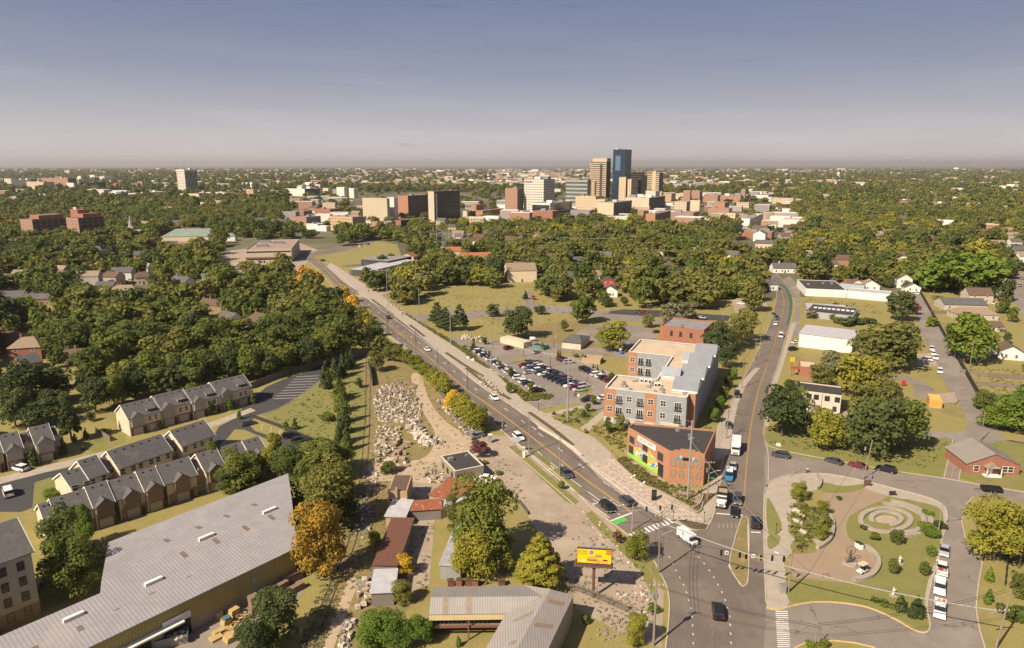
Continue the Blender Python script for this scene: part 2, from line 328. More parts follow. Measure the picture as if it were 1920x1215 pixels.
# far side streets
lay('road',[(835,632),(1000,640),(1180,660),(1180,672),(1000,655),(835,645)],asph2,4)
lay('road',[(745,592),(860,585),(985,575),(985,545),(1000,543),(1005,570),(1090,578),(1190,590),(1240,600),(1240,608),(1180,602),(1080,590),(1000,583),(860,600),(760,604)],asph2,4)
lay('car_park',[(1145,583),(1170,580),(1240,582),(1310,588),(1370,592),(1365,602),(1250,596),(1170,590),(1140,588)],dark,5)
lay('car_park',[(1140,606),(1205,612),(1235,620),(1228,645),(1180,652),(1100,640),(1080,625),(1105,612)],asph2,3)
lay('road',[(545,490),(590,480),(640,472),(700,455),(720,440),(700,438),(660,450),(610,468),(560,478)],asph,3)
lay('road',[(640,560),(690,548),(760,535),(820,530),(815,537),(745,545),(700,557)],pale,4)
lay('worksite_dirt',[(1000,610),(1080,600),(1170,628),(1180,650),(1090,652),(980,640),(930,625)],dry,3)
lay('car_park',[(430,470),(560,455),(600,470),(640,500),(560,505),(440,490)],pale,2)
lay('car_park',[(400,480),(440,470),(480,520),(560,520),(600,535),(590,560),(500,560),(430,540)],pale,3)
lay('car_park',[(1380,400),(1500,402),(1470,425),(1250,445),(1180,425),(1260,410)],pale,2)
# main parking lot
lay('car_park',[(870,660),(885,647),(960,650),(1060,665),(1130,690),(1200,740),(1210,790),(1120,810),(1090,795),(1060,800),(1005,770),(985,755),(930,700),(880,680)],asph2,3)
lay('planting_bed',[(862,655),(872,648),(890,668),(930,700),(985,735),(1040,742),(1032,750),(985,753),(930,700),(880,672)],bed,4)
lay('grass_island',smooth([(1082,733),(1100,724),(1115,728),(1105,738),(1085,741)],3,True),lawn,4)
lay('grass_island',smooth([(958,673),(985,671),(992,677),(970,679)],3,True),grass,4)
lay('grass_island',[(1010,766),(1085,755),(1095,764),(1022,777)],grass,5)
lay('lawn',[(1025,779),(1080,765),(1120,770),(1118,785),(1085,802),(1060,797)],lawn,5)
lay('lawn',[(1100,803),(1130,780),(1140,795),(1175,800),(1170,850),(1145,835)],grass,4)
lay('path',[(1088,803),(1130,770),(1137,778),(1100,812)],conc,6)
lay('path',[(1020,776),(1092,760),(1097,765),(1028,782)],conc,6)
# promenade beside the avenue
PR_IN=[(612,500),(635,520),(672,550),(740,592),(797,637),(850,682),(905,727),(955,757),(980,775),(1011,800),(1070,842),(1103,873),(1134,904),(1189,943),(1266,980),(1301,995),(1325,992),(1336,972)]
PR_OUT=[(1340,940),(1310,965),(1290,948),(1237,920),(1199,905),(1155,862),(1147,850),(1113,820),(1063,798),(1010,768),(985,753),(923,693),(905,686),(855,643),(812,618),(765,588),(703,546),(662,519),(620,492)]
lay('promenade',PR_IN+PR_OUT,conc,7)
lay('brick_paving',[(1110,868),(1150,860),(1199,907),(1240,925),(1290,955),(1320,975),(1300,988),(1262,972),(1190,935),(1135,895)],pav,8)
for p in ([(697,561),(738,591)],[(768,609),(796,631)],[(836,661),(870,684),(906,706)],[(874,690),(915,722),(957,749)],[(992,773),(1040,807),(1074,835)],[(638,528),(672,548)]):
    L_,R_=strip(W(smooth(p,3)),1.5); NS[0]+=1; sheet('planting_bed',[*L_,*R_[::-1]],.054+.00045*(NS[0]%12),mulch,world=True)
lay('planting_bed',[(1155,862),(1170,855),(1200,880),(1245,905),(1290,935),(1325,925),(1345,925),(1310,958),(1290,946),(1237,918),(1199,903)],mulch,8)
lay('planting_bed',smooth([(1272,975),(1300,978),(1328,985),(1322,992),(1300,992),(1285,985)],3,True),mulch,9)
lay('garden_bed',[(1160,835),(1180,850),(1250,905),(1325,920),(1290,935),(1245,903),(1190,872)],pale,9)
lay('planting_bed',[(725,560),(765,590),(850,640),(920,690),(912,690),(845,645),(760,590)],bed,10)
# ---- avenue, cross road and junction
AV_L=[(560,478),(600,505),(640,545),(712,617),(755,647),(855,736),(905,772),(946,812),(996.7,852),(1046.7,891.7),(1088,931),(1121,962),(1147,980),(1185,1010),(1222,1046),(1238,1075),(1250,1100),(1255,1130),(1254,1160),(1250,1200),(1238,1290)]
AV_R=[(575,470),(612,500),(635,520),(672,550),(740,592),(797,637),(850,682),(905,727),(955,757),(980,775),(1011,800),(1070,842),(1103,873),(1134,904),(1189,943),(1266,980),(1301,995)]
lay('road',AV_L+[(1420,1290),(1433,1000),(1330,985),(1301,997)]+AV_R[::-1],asph,4)
RD_L=[(1425,500),(1437,512),(1450,530),(1456,552),(1450,585),(1440,615),(1425,650),(1405,690),(1387,722),(1370,757),(1358,820),(1358,843),(1353,895),(1345,928),(1337,970),(1325,992)]
RD_R=[(1436,495),(1462,520),(1482,545),(1488,570),(1482,605),(1471,640),(1460,680),(1447,717),(1438,760),(1433,800),(1432,819),(1440,850),(1440,905),(1433,925),(1432,1000),(1434,1080),(1436,1129)]
lay('road',RD_L+[(1325,1000),(1340,1300),(1440,1300)]+RD_R[::-1],asph,5)
lay('road',smooth([(1425,500),(1405,488),(1370,475),(1330,462),(1335,458),(1380,470),(1440,495)],2,True),asph2,4)
lay('road',[(1466,525),(1478,535),(1492,560),(1491,600),(1480,640),(1500,622),(1500,560),(1500,535),(1480,518)],asph2,5)
lay('cycle_lane',[(1460,527),(1476,541),(1485,562),(1484,590),(1477,610),(1474,609),(1480,590),(1481,562),(1473,542),(1457,529)],bgreen,7)
lay('pavement',[(1484,605),(1493,605),(1470,680),(1458,717),(1448,760),(1441,800),(1434,800),(1440,760),(1449,717),(1462,680)],conc,6)
lay('pavement',[(1415,690),(1425,690),(1400,720),(1384,757),(1374,800),(1368,850),(1340,870),(1335,850),(1345,800),(1368,757),(1384,722)],conc,6)
lay('pavement',[(1300,930),(1345,895),(1357,850),(1350,920),(1340,965),(1325,960)],conc,6)
lay('forecourt',[(1247,905),(1318,920),(1310,945),(1262,930)],tanp,10)
# side street to the right, loop road and small streets
SS_T=[(1432,816),(1437,832),(1448,839),(1482,848),(1550,861),(1680,884),(1769,897),(1847,911),(1960,930)]
SS_B=[(1434,925),(1440,908),(1456,898),(1482,891),(1534,888),(1566,891),(1620,902),(1680,917),(1732,931),(1764,944),(1775,960),(1774,985),(1766,1014),(1758,1058),(1747,1089),(1738,1136),(1744,1172),(1738,1186),(1725,1186),(1706,1178),(1675,1160),(1628,1140),(1576,1131),(1524,1130),(1485,1137),(1459,1144),(1436,1140)]
lay('road',SS_T+[(1960,945),(1826,931),(1811,947),(1803,978),(1810,1010),(1842,1053),(1834,1097),(1830,1141),(1837,1183),(1860,1260),(1700,1260),(1641,1215),(1602,1206),(1563,1202),(1511,1206),(1490,1216),(1480,1260),(1430,1260)]+SS_B[::-1],asph2,6)
lay('pavement',smooth([(1434,925),(1440,908),(1456,898),(1482,891),(1534,888),(1566,891),(1620,902),(1680,917),(1732,931),(1764,944),(1775,960),(1774,985),(1766,1014),(1757,1058),(1745,1089),(1735,1136),(1730,1136),(1740,1085),(1752,1050),(1760,1010),(1765,975),(1755,955),(1700,938),(1640,925),(1590,915),(1540,915),(1500,935),(1500,965),(1520,985),(1500,1005),(1545,1015),(1500,1030),(1470,1050),(1475,1080),(1470,1100),(1480,1120),(1475,1138),(1445,1144),(1436,1129),(1434,1080),(1432,1000)],2,True),conc,7)
lay('plaza',smooth([(1545,925),(1600,912),(1645,925),(1660,935),(1625,950),(1592,970),(1588,1000),(1605,1020),(1640,1040),(1647,1062),(1632,1085),(1600,1093),(1560,1090),(1520,1085),(1490,1083),(1480,1060),(1487,1040),(1530,1035),(1562,1010),(1560,970),(1548,950)],3,True),tanp,9)
lay('lawn',smooth([(1592,968),(1625,948),(1670,933),(1740,945),(1768,960),(1766,1000),(1755,1050),(1740,1090),(1733,1136),(1740,1172),(1722,1176),(1675,1155),(1628,1136),(1576,1127),(1524,1126),(1485,1130),(1475,1115),(1470,1095),(1495,1085),(1560,1092),(1610,1093),(1645,1078),(1648,1055),(1630,1035),(1590,1012)],2,True),lawn,8)
for p in ([(1438,935),(1452,952),(1466,985),(1458,1002),(1440,998)],[(1440,1005),(1462,1005),(1460,1020),(1442,1030)],[(1475,970),(1505,952),(1530,955),(1545,975),(1520,985),(1490,985)],[(1480,990),(1515,990),(1530,1005),(1500,1012),(1482,1003)],
          [(1485,1018),(1510,1010),(1530,1020),(1527,1036),(1495,1038),(1483,1030)],[(1545,905),(1580,912),(1622,908),(1610,920),(1560,925),(1540,918)]):
    lay('lawn',smooth(p,3,True),lawn,9)
lay('lawn',smooth([(1432,830),(1445,842),(1480,852),(1550,865),(1680,888),(1765,896),(1787,823),(1730,812),(1650,800),(1500,800),(1440,800)],1,True),lawn,7)
lay('lawn',[(1797,896),(1811,829),(1850,832),(1885,826),(1960,836),(1960,925),(1847,908)],lawn,7)
lay('path',[(1769,899),(1797,904),(1812,827),(1788,823)],asph2,8)
lay('median',smooth([(1390,972),(1403,975),(1404,1050),(1402,1090),(1395,1099),(1388,1095),(1368,1060),(1378,1010)],3,True),dry,8)
lay('lawn',[(1489,1216),(1511,1206),(1563,1202),(1602,1206),(1641,1215),(1680,1250),(1480,1250)],grass,8)
lay('lawn',[(1845,1000),(1960,1000),(1960,1260),(1865,1260),(1838,1183),(1831,1141),(1835,1097)],grass,8)
lay('road',[(1700,542),(1727,545),(1770,627),(1800,680),(1832,737),(1862,795),(1886,824),(1960,838),(1960,826),(1886,826),(1842,832),(1811,829),(1787,825),(1727,815),(1640,800),(1640,790),(1727,807),(1790,812),(1812,805),(1815,790),(1800,760),(1775,727),(1762,695),(1740,650),(1727,625),(1715,580),(1703,552)],asph2,8)
lay('road',smooth([(1665,702),(1702,706),(1735,718),(1752,732),(1748,745),(1730,748),(1712,742),(1714,730),(1700,716),(1665,709)],3,True),asph2,8)
lay('road',[(1480,615),(1560,625),(1650,632),(1725,630),(1728,642),(1650,645),(1560,636),(1478,628)],asph2,6)
lay('road',[(1768,645),(1860,650),(1960,655),(1960,663),(1860,660),(1772,655)],asph2,6)
lay('road',[(1920,470),(1935,470),(1930,560),(1960,620),(1930,625),(1905,570),(1885,560)],asph2,6)
lay('drive',[(1715,664),(1752,662),(1758,690),(1720,685)],pale,9)
lay('gravel_drive',[(1735,742),(1790,735),(1795,755),(1740,758)],pale,9)
lay('green_lawn',[(1540,556),(1640,572),(1655,590),(1590,582),(1512,568)],grass,7)
lay('lawn',[(1812,690),(1960,695),(1960,770),(1850,765)],grass,7)
lay('drive',[(1436,775),(1500,740),(1560,760),(1640,795),(1600,800),(1470,770)],pale,6)
lay('road',[(1370,560),(1430,552),(1440,575),(1380,590)],pale,6)
# ---- kerbs and painted lines
kb=MB()
for pl in (AV_L[2:],AV_R[2:],RD_L,RD_R,SS_T,SS_B): ribbon_mb(kb,W(smooth(pl,3)),.22,0,.15)
for pl in (smooth([(1390,972),(1403,975),(1404,1050),(1402,1090),(1395,1099),(1388,1095),(1368,1060),(1378,1010),(1390,972)],3),
           [(1082,733),(1100,724),(1115,728),(1105,738),(1085,741),(1082,733)],[(880,647),(960,652),(1060,668),(1130,693),(1150,705)],[(985,755),(1035,750),(1042,743),(985,735),(930,698),(885,668)],
           [(1811,829),(1797,902)],[(1787,823),(1770,897)],[(480,780),(520,768),(560,745),(602,712),(640,690)],[(952,838),(1078,948)],[(1842,1053),(1834,1097),(1830,1141),(1837,1183),(1860,1260)],[(1826,931),(1811,947),(1803,978),(1810,1010)]):
    ribbon_mb(kb,W(pl),.2,0,.15)
struct(kb.obj('kerb',kerbm))
ky=MB(); ribbon_mb(ky,W(smooth(SS_B[17:],3)),.24,0,.16); ribbon_mb(ky,W([(1490,1216),(1511,1206),(1563,1202),(1602,1206),(1641,1215)]),.24,0,.16); struct(ky.obj('yellow_kerb',kyel))
mk=MB(); my=MB(); myf=MB(); mkf=MB(); ZL=.074
YL=[(578,476),(606,500),(650,545),(700,588),(730,610),(780,650),(830,692),(880,735),(915,758),(960,791),(1009,829),(1051,862.5),(1092,895),(1134,925),(1180,958),(1195,966)]
yw=resample(W(YL),4)
ribbon_mb(my,yw,.14,0,ZL,.14); ribbon_mb(my,yw,.14,0,ZL,-.14)
for o in (3.2,-3.2):
    ps=resample(yw,3)
    for i in range(0,len(ps)-1,4): ribbon_mb(mk,[ps[i],ps[i+1]],.16,0,ZL,o)
for o in (6.2,-6.0): ribbon_mb(mk,yw[10:],.12,0,ZL,o)
i0=[i for i,p in enumerate(yw) if PX((p[0],p[1],0))[1]>862][0]
ribbon_mb(mk,yw[i0:],.15,0,ZL,-3.2)
# ladder hatching in the turn lane
h0=[p for p in yw if 605<PX((p[0],p[1],0))[1]<650]
for a,b in zip(h0[::2],h0[1::2]):
    d=(b-a).normalized(); n=Vector((-d.y,d.x)); ribbon_mb(my,[a+n*1.6,a-n*.1],.3,0,ZL)
ribbon_mb(my,h0,.14,0,ZL,1.6)
def arrow(px,py,kind,back=False):
    c=G(px,py).xy; i=min(range(len(yw)-1),key=lambda k:(yw[k]-c).length); d=(yw[i+1]-yw[i]).normalized(); n=Vector((-d.y,d.x))
    def q(a,b): v=c+d*a+n*b; return (v.x,v.y,ZL)
    mk.face([q(-1.2,-.1),q(1.,-.1),q(1.,.1),q(-1.2,.1)])
    if kind=='s': mk.face([q(1,-.45),q(2.,0),q(1,.45)])
    else:
        sgn=1 if kind=='l' else -1
        mk.face([q(.8,0),q(.8,1.*sgn),q(1.1,1.*sgn),q(1.1,0)]); mk.face([q(.5,1.*sgn),q(1.4,1.*sgn),q(.95,1.7*sgn)])
for a in ((1036,876,'r'),(1055,873,'s'),(1117,940,'r'),(1138,936,'l'),(1000,802,'s'),(1155,946,'l')): arrow(*a)
# stop line, bicycle box and zebra stripes
def quad(mb,pts,z=ZL): mb.face([(*G(*p).xy,z) for p in pts])
quad(mk,[(1144,976),(1146,978),(1187,963),(1184,961)])
gb=MB(); quad(gb,[(1148,978),(1156,984),(1177,976),(1169,970)],.078); struct(gb.obj('cycle_box',lgreen))
for i in range(11):
    t=i/10; a=(1178+t*72,1002-t*28); quad(mk,[(a[0],a[1]),(a[0]+4,a[1]-1.6),(a[0]+14,a[1]+6.5),(a[0]+10,a[1]+8)])
for i in range(5): quad(mkf,[(1346+i*8,982),(1349+i*8,982),(1350+i*8,991),(1347+i*8,991)])
for i in range(20):
    y=1146+i*3.9; quad(mk,[(1454+i*.2,y),(1477+i*.3,y),(1477+i*.3,y+1.9),(1454+i*.2,y+1.9)])
quad(mk,[(1343,962),(1393,966),(1393,968),(1343,964)]); quad(mk,[(1408,997),(1426,998),(1426,1000),(1408,999)])
D1=[(1255,1045),(1270,1075),(1283,1100),(1292,1128),(1298,1160),(1300,1215)]
D2=[(1310,1045),(1330,1070),(1348,1100),(1360,1127),(1368,1160),(1371,1215)]
for D,m_ in ((D1,mk),(D2,mk),([(1280,1045),(1300,1080),(1320,1110),(1333,1150),(1336,1215)],myf)):
    for p in resample(W(smooth(D,4)),2.4)[::1]: m_.face([(p.x-.09,p.y-.3,ZL),(p.x+.09,p.y-.3,ZL),(p.x+.09,p.y+.3,ZL),(p.x-.09,p.y+.3,ZL)])
ribbon_mb(mk,W([(1366,1060),(1376,1078),(1388,1096)]),.2,0,ZL); ribbon_mb(mk,W([(1402,985),(1404,1060),(1402,1090)]),.12,0,ZL)
RC=[(1447,520),(1466,548),(1470,575),(1462,610),(1450,650),(1436,690),(1420,740),(1408,800),(1400,870),(1394,950)]
ribbon_mb(my,W(smooth(RC,4)),.12,0,ZL,.12); ribbon_mb(my,W(smooth(RC,4)),.12,0,ZL,-.12)
ribbon_mb(my,W([(1598,888),(1605,878)]),.15,0,ZL); ribbon_mb(my,W([(1783,897),(1800,826)]),.12,0,ZL)
for i in range(9): # estate parking bays
    a=G(512+i*5.5,748-i*5.2); ribbon_mb(mk,[a.xy,(a+Vector((9,1.2,0))).xy],.12,0,ZL)
for i in range(7):
    a=G(490+i*17,806+i*5); ribbon_mb(mk,[a.xy,(a+Vector((-1.2,4.6,0))).xy],.12,0,ZL)
# bay lines of the big car park
for (a,b,n) in (((905,662),(985,745),16),((985,668),(1085,728),18),((1060,668),(1180,722),20)):
    A=G(*a);B_=G(*b); d=(B_-A).normalized(); nn=Vector((-d.y,d.x,0))
    for i in range(n):
        p=A.lerp(B_,i/(n-1)); ribbon_mb(mk,[(p+nn*2.4).xy,(p-nn*2.4).xy],.1,0,.03)
mkf.obj('road_marking',mat('faded_white_paint',(.27,.24,.21),(.2,.175,.15),scale=1.3,coord='World'))['kind']='structure'; myf.obj('road_marking',mat('faded_yellow_paint',(.33,.22,.08),(.24,.17,.08),scale=1.3,coord='World'))['kind']='structure'
mk.obj('road_marking',white)['kind']='structure'; my.obj('road_marking',yel)['kind']='structure'
# ================================================================ building kit
glass=mat('window_glass',(.02,.025,.03),(.035,.04,.045),rough=.12,spec=.7,scale=.2)
glassl=mat('window_blind',(.3,.27,.22),(.2,.19,.17),rough=.4,scale=.7)
wfr=mat('white_frame',(.7,.65,.57),rough=.6)
dfr=mat('dark_frame',(.05,.045,.04),rough=.5)
metal=mat('grey_metal',(.3,.3,.3),(.22,.22,.22),rough=.5,metal=.3)
bkg=mat('burnt_orange_brick',(.4,.15,.065),(.32,.115,.05),scale=1.2)
br_or=brick('orange_brick',(.41,.195,.105),(.33,.155,.085),(.38,.26,.18))
br_rd=brick('red_brick',(.33,.135,.085),(.25,.1,.065),(.3,.22,.18))
br_bn=brick('brown_brick',(.27,.17,.105),(.2,.125,.08),(.28,.23,.17))
shing=mat('grey_shingle',(.115,.108,.105),(.085,.08,.08),scale=1.6,detail=8,rough=.95); over(shing,.3,(.15,.14,.13),.55,.7,coord='Object')
shing2=mat('tan_shingle',(.3,.22,.15),(.2,.15,.11),scale=1.5,detail=8,rough=.95)
shing3=mat('brown_shingle',(.14,.09,.065),(.1,.065,.05),scale=1.5,detail=8,rough=.95)
terra=mat('terracotta_roof',(.36,.14,.06),(.28,.1,.05),scale=.8)
cream=mat('cream_siding',(.62,.5,.36),(.52,.42,.3),scale=.4)
vinyl=stripes('beige_siding',(.5,.43,.34),(.36,.31,.25),.25,2,rough=.7,frac=.2,bump=0)
wsid=mat('white_siding',(.74,.7,.64),(.62,.58,.53),scale=.5)
gsid=mat('grey_siding',(.29,.3,.31),(.25,.26,.27),scale=.5)
tanroof=mat('tan_membrane',(.56,.43,.3),(.45,.345,.24),scale=.25,detail=8,rough=.9); over(tanroof,.8,(.36,.28,.2),.6,.72,coord='Object',fac=.6)
darkroof=mat('dark_membrane',(.06,.052,.05),(.045,.04,.038),scale=.5,detail=8,rough=.9); over(darkroof,.6,(.1,.09,.082),.6,.7,coord='Object')
greyroof=mat('grey_membrane',(.27,.25,.24),(.2,.185,.18),scale=.3,detail=8); over(greyroof,.8,(.14,.13,.125),.62,.7,coord='Object')
mroof=stripes('grey_seam_roof',(.3,.31,.33),(.24,.25,.27),.45,1,rough=.4,metal=.2,frac=.15)
stone=brick('buff_stone',(.33,.27,.19),(.22,.185,.14),(.26,.22,.17),1.6)
garage=stripes('beige_garage_door',(.42,.34,.27),(.3,.25,.2),.5,2,frac=.1,bump=0)
WC={}
def winmesh(w,h,nx,ny,fm,gm_,fw=.12):
    k=(w,h,nx,ny,fm.name,gm_.name)
    if k in WC: return WC[k]
    f=MB(); f.box(-w/2-fw,w/2+fw,-.06,0,-fw,0); f.box(-w/2-fw,w/2+fw,-.06,0,h,h+fw); f.box(-w/2-fw,-w/2,-.06,0,0,h); f.box(w/2,w/2+fw,-.06,0,0,h)
    for i in range(1,nx): x=-w/2+w*i/nx; f.box(x-.05,x+.05,-.058,0,0,h)
    for i in range(1,ny): z=h*i/ny; f.box(-w/2,w/2,-.054,0,z-.05,z+.05)
    g=MB().box(-w/2,w/2,-.03,-.002,0,h)
    WC[k]=(f.mesh('window',fm),g.mesh('pane',gm_)); return WC[k]
def win(par,wall,wd,dp,s,z,w=1.2,h=1.4,nx=1,ny=2,fm=None,gm_=None,name='window',off=.004,y0=0,x0=0):
    a,b=winmesh(w,h,nx,ny,fm or wfr,gm_ or glass)
    if wall=='f': loc=(s,y0-off,z); r=0
    elif wall=='r': loc=(wd+off,s,z); r=math.pi/2
    elif wall=='l': loc=(x0-off,s,z); r=-math.pi/2
    else: loc=(s,dp+off,z); r=math.pi
    o=link(name,a,par,loc,r); link('pane',b,o); return o
def frame3(A,B,C,h):
    a,b,c=G(*A,h),G(*B,h),G(*C,h); u=(b-a); u.z=0; w=u.length; u.normalize(); v=Vector((-u.y,u.x,0)); d=abs((c-b).dot(v))
    return a,w,d,math.atan2(u.y,u.x)
def units(par,n,w,d,z,seed=0,x0=.15,x1=.85,y0=.2,y1=.8):
    r=random.Random(seed)
    for i in range(n):
        x=w*r.uniform(x0,x1); y=d*r.uniform(y0,y1); s=r.uniform(.35,.8); m=MB().box(x-s,x+s,y-s*.8,y+s*.8,z,z+s*1.1); m.tube((x,y,z+s*1.1),(x,y,z+s*1.25),s*.5,n=8)
        m.obj('air_conditioner',metal,par)
def flat(name,label,cat,A,B,C,h,wall,roof,par=.5,loc=None,wd=None,rz=None,group=None,trim=None,clr=True):
    """flat-roofed building from three roof corners in the picture (or from a world place)"""
    if loc is None: a,w,d,rz=frame3(A,B,C,h); loc=(a.x,a.y,0)
    else: w,d=wd
    t=thing(name,label,cat,loc,rz,group)
    m=MB(); m.box(0,w,0,d,0,h-par)
    e=.3
    if par>0:
        m.box(0,w,0,e,h-par,h); m.box(0,w,d-e,d,h-par,h); m.box(0,e,e,d-e,h-par,h); m.box(w-e,w,e,d-e,h-par,h)
    m.obj('wall',wall,t)
    MB().box(e+.01,w-e-.01,e+.01,d-e-.01,h-par,h-par+.06).obj('roof',roof,t)
    if trim:
        q=MB(); q.box(-.05,w+.05,-.05,e+.03,h,h+.1); q.box(-.05,w+.05,d-e-.03,d+.05,h,h+.1); q.box(-.05,e+.03,e+.03,d-e-.03,h,h+.1); q.box(w-e-.03,w+.05,e+.03,d-e-.03,h,h+.1); q.obj('coping',trim,t)
    if clr: clr_rect(loc,w,d,rz)
    return t,w,d
def clr_rect(loc,w,d,rz,front=8):
    u=Vector((math.cos(rz),math.sin(rz))); v=Vector((-u.y,u.x)); o=Vector(loc[:2]); n1=max(1,int(w/9)); n2=max(1,int(d/9))
    for i in range(n1+1):
        for j in range(n2+1):
            p=o+u*(w*i/n1)+v*(d*j/n2); clear(p.x,p.y,6); q=p-p.normalized()*front; clear(q.x,q.y,6)
def gable(t,x0,x1,y0,y1,ze,zr,wall,roof,ov=.35,th=.14,hip=0,trim=None,rn='roof',z0=0):
    """walls with a gable (or hipped) roof, ridge along x"""
    ym=(y0+y1)/2; m=MB()
    m.prism([(x0,y0),(x1,y0),(x1,y1),(x0,y1)],z0,ze)
    if not hip:
        for x,s in ((x0,0),(x1,1)):
            p=[(x,y0,ze),(x,y1,ze),(x,ym,zr-.05)]; m.face(p if s else p[::-1])
    m.obj('wall',wall,t)
    r=MB(); sl=(zr-ze)/(ym-y0)
    def plane(pts):
        r.face(pts); r.face([(p[0],p[1],p[2]-th) for p in reversed(pts)])
        k=len(pts)
        for i in range(k): a,b=pts[i],pts[(i+1)%k]; r.face([(a[0],a[1],a[2]-th),(b[0],b[1],b[2]-th),b,a])
    ya,yb=y0-ov,y1+ov; za=ze-ov*sl+.1; zz=zr+.1; xa,xb=x0-ov*.8,x1+ov*.8; hh=min(hip,(x1-x0)/2-.1) if hip else 0
    ra,rb=(xa+hh,xb-hh) if hip else (xa,xb)
    plane([(xa,ya,za),(xb,ya,za),(rb,ym,zz),(ra,ym,zz)]); plane([(xb,yb,za),(xa,yb,za),(ra,ym,zz),(rb,ym,zz)])
    if hip:
        plane([(xa,yb,za),(xa,ya,za),(ra,ym,zz)]); plane([(xb,ya,za),(xb,yb,za),(rb,ym,zz)])
    r.obj(rn,roof,t)
    if trim and not hip:
        for x in (xa-.05,xb+.05):
            q=MB(); q.v=[(x+dx,y,z) for dx in (-.04,.04) for (y,z) in ((ya,za-.32),(ym,zz-.3),(yb,za-.32),(yb,za+.03),(ym,zz+.05),(ya,za+.03))]
            q.f=[(0,1,4,5),(1,2,3,4),(11,10,7,6),(10,9,8,7)]+[(i,(i+1)%6+0,(i+1)%6+6,i+6) for i in range(6)]; q.mi=[0]*len(q.f); q.obj('trim',trim,t)
def house(label,px,py,w,d,hw,deg,wall,roof,rh=2.6,hip=0,chim=0,porch=0,nw=2,name='house',cat='house',group=None,trim=None,fl=1,far=False):
    c=G(px,py); rz=rad(deg); u=Vector((math.cos(rz),math.sin(rz),0)); v=Vector((-u.y,u.x,0)); o=c-u*w/2
    t=thing(name,label,cat,(o.x,o.y,0),rz,group)
    gable(t,0,w,0,d,hw,hw+rh,wall,roof,hip=hip,trim=trim)
    if chim:
        q=MB(); x=w*.3; q.box(x-.35,x+.35,d*.5-.35,d*.5+.35,hw+rh-1.2,hw+rh+1.1); q.box(x-.42,x+.42,d*.5-.42,d*.5+.42,hw+rh+1.1,hw+rh+1.25); q.obj('chimney',br_rd if chim==1 else wsid,t)
    if not far:
        for f in range(fl):
            for i in range(nw): win(t,'f',w,d,w*(i+.5)/nw,.9+f*2.8,1.,1.3)
            for y in (d*.3,d*.7): win(t,'r',w,d,y,.9+f*2.8,.9,1.3); win(t,'l',w,d,y,.9+f*2.8,.9,1.3)
        dd=MB(); dd.box(w*.5-.5,w*.5+.5,-.05,-.003,0,2.05); dd.obj('door',dfr,t)
    if porch:
        q=MB(); q.box(w*.1,w*.9,-2.2,0-.01,2.5,2.65); 
        for x in (w*.12,w*.5,w*.88): q.box(x-.1,x+.1,-2.1,-1.9,0,2.5)
        q.obj('porch',wsid,t)
    clear(c.x,c.y+d/2,max(w,d)*.75)
    k=9.; L_=min(70,max(12,.8*(13-hw-rh*.5)/math.tan(math.atan2(CAMZ,c.y)))) if py>410 else 8
    while k<L_+9: p=(c-Vector((c.x,c.y,0)).normalized()*k); clear(p.x,p.y,w*.42+3); k+=8
    return t
# ---------------------------------------------------------------- mural building
A,B_,C_=(1178,801),(1256,846),(1322,852)
h=8.4
P1=G(1178,801,h);P2=G(1256,846,h);P3=G(1322,852,h);P4=G(1343,806,h);P5=G(1187,793,h)
u1=(P2-P1).normalized(); rz1=math.atan2(u1.y,u1.x)
t=thing('brick_building','orange brick two storey building with bright mural and black roof at the road fork','building',(P1.x,P1.y,0),rz1)
def loc_(p): d=p-P1; v1=Vector((-u1.y,u1.x,0)); return (d.dot(u1),d.dot(v1))
Q=[loc_(p) for p in (P1,P2,P3,P4,P5)]
m=MB(); m.prism(Q,0,h-.5)
cx_=sum(q[0] for q in Q)/5; cy_=sum(q[1] for q in Q)/5
def parw(a,b,z0,z1,th=.3,mi=0):
    a=Vector(a);b=Vector(b); d=(b-a).normalized(); n=Vector((-d.y,d.x))
    if (Vector((cx_,cy_))-a).dot(n)<0: n=-n
    m.prism([a,b,b+n*th-d*.0,a+n*th],z0,z1,mi)
for i in range(5): 
    if i!=1: parw(Q[i],Q[(i+1)%5],h-.5,h)
# stepped parapet above the short front
a2,b2=Vector(Q[1]),Vector(Q[2])
for s,e,dz in ((0,.12,.1),(.12,.3,.45),(.3,.72,.85),(.72,.88,.45),(.88,1,.1)): parw(a2.lerp(b2,s),a2.lerp(b2,e),h-.5,h+dz)
m.obj('wall',br_or,t)
def shrink(k): return [(q[0]+(cx_-q[0])*k,q[1]+(cy_-q[1])*k) for q in Q]
MB().prism(shrink(.03),h-.5,h-.42).obj('roof',darkroof,t)
W1=Q[1][0]
for s,z,w_,hh in ((.11,4.6,1.9,1.7),(.10,1.6,1.9,1.9),(.44,4.7,1.9,1.8),(.45,1.5,1.9,1.9),(.8,4.6,2.,1.9)):
    win(t,'f',0,0,W1*s,z,w_,hh,3,3,dfr,glass,off=.03)
win(t,'f',0,0,W1*.82,.3,1.9,3.3,2,3,dfr,glass,name='door',off=.03)
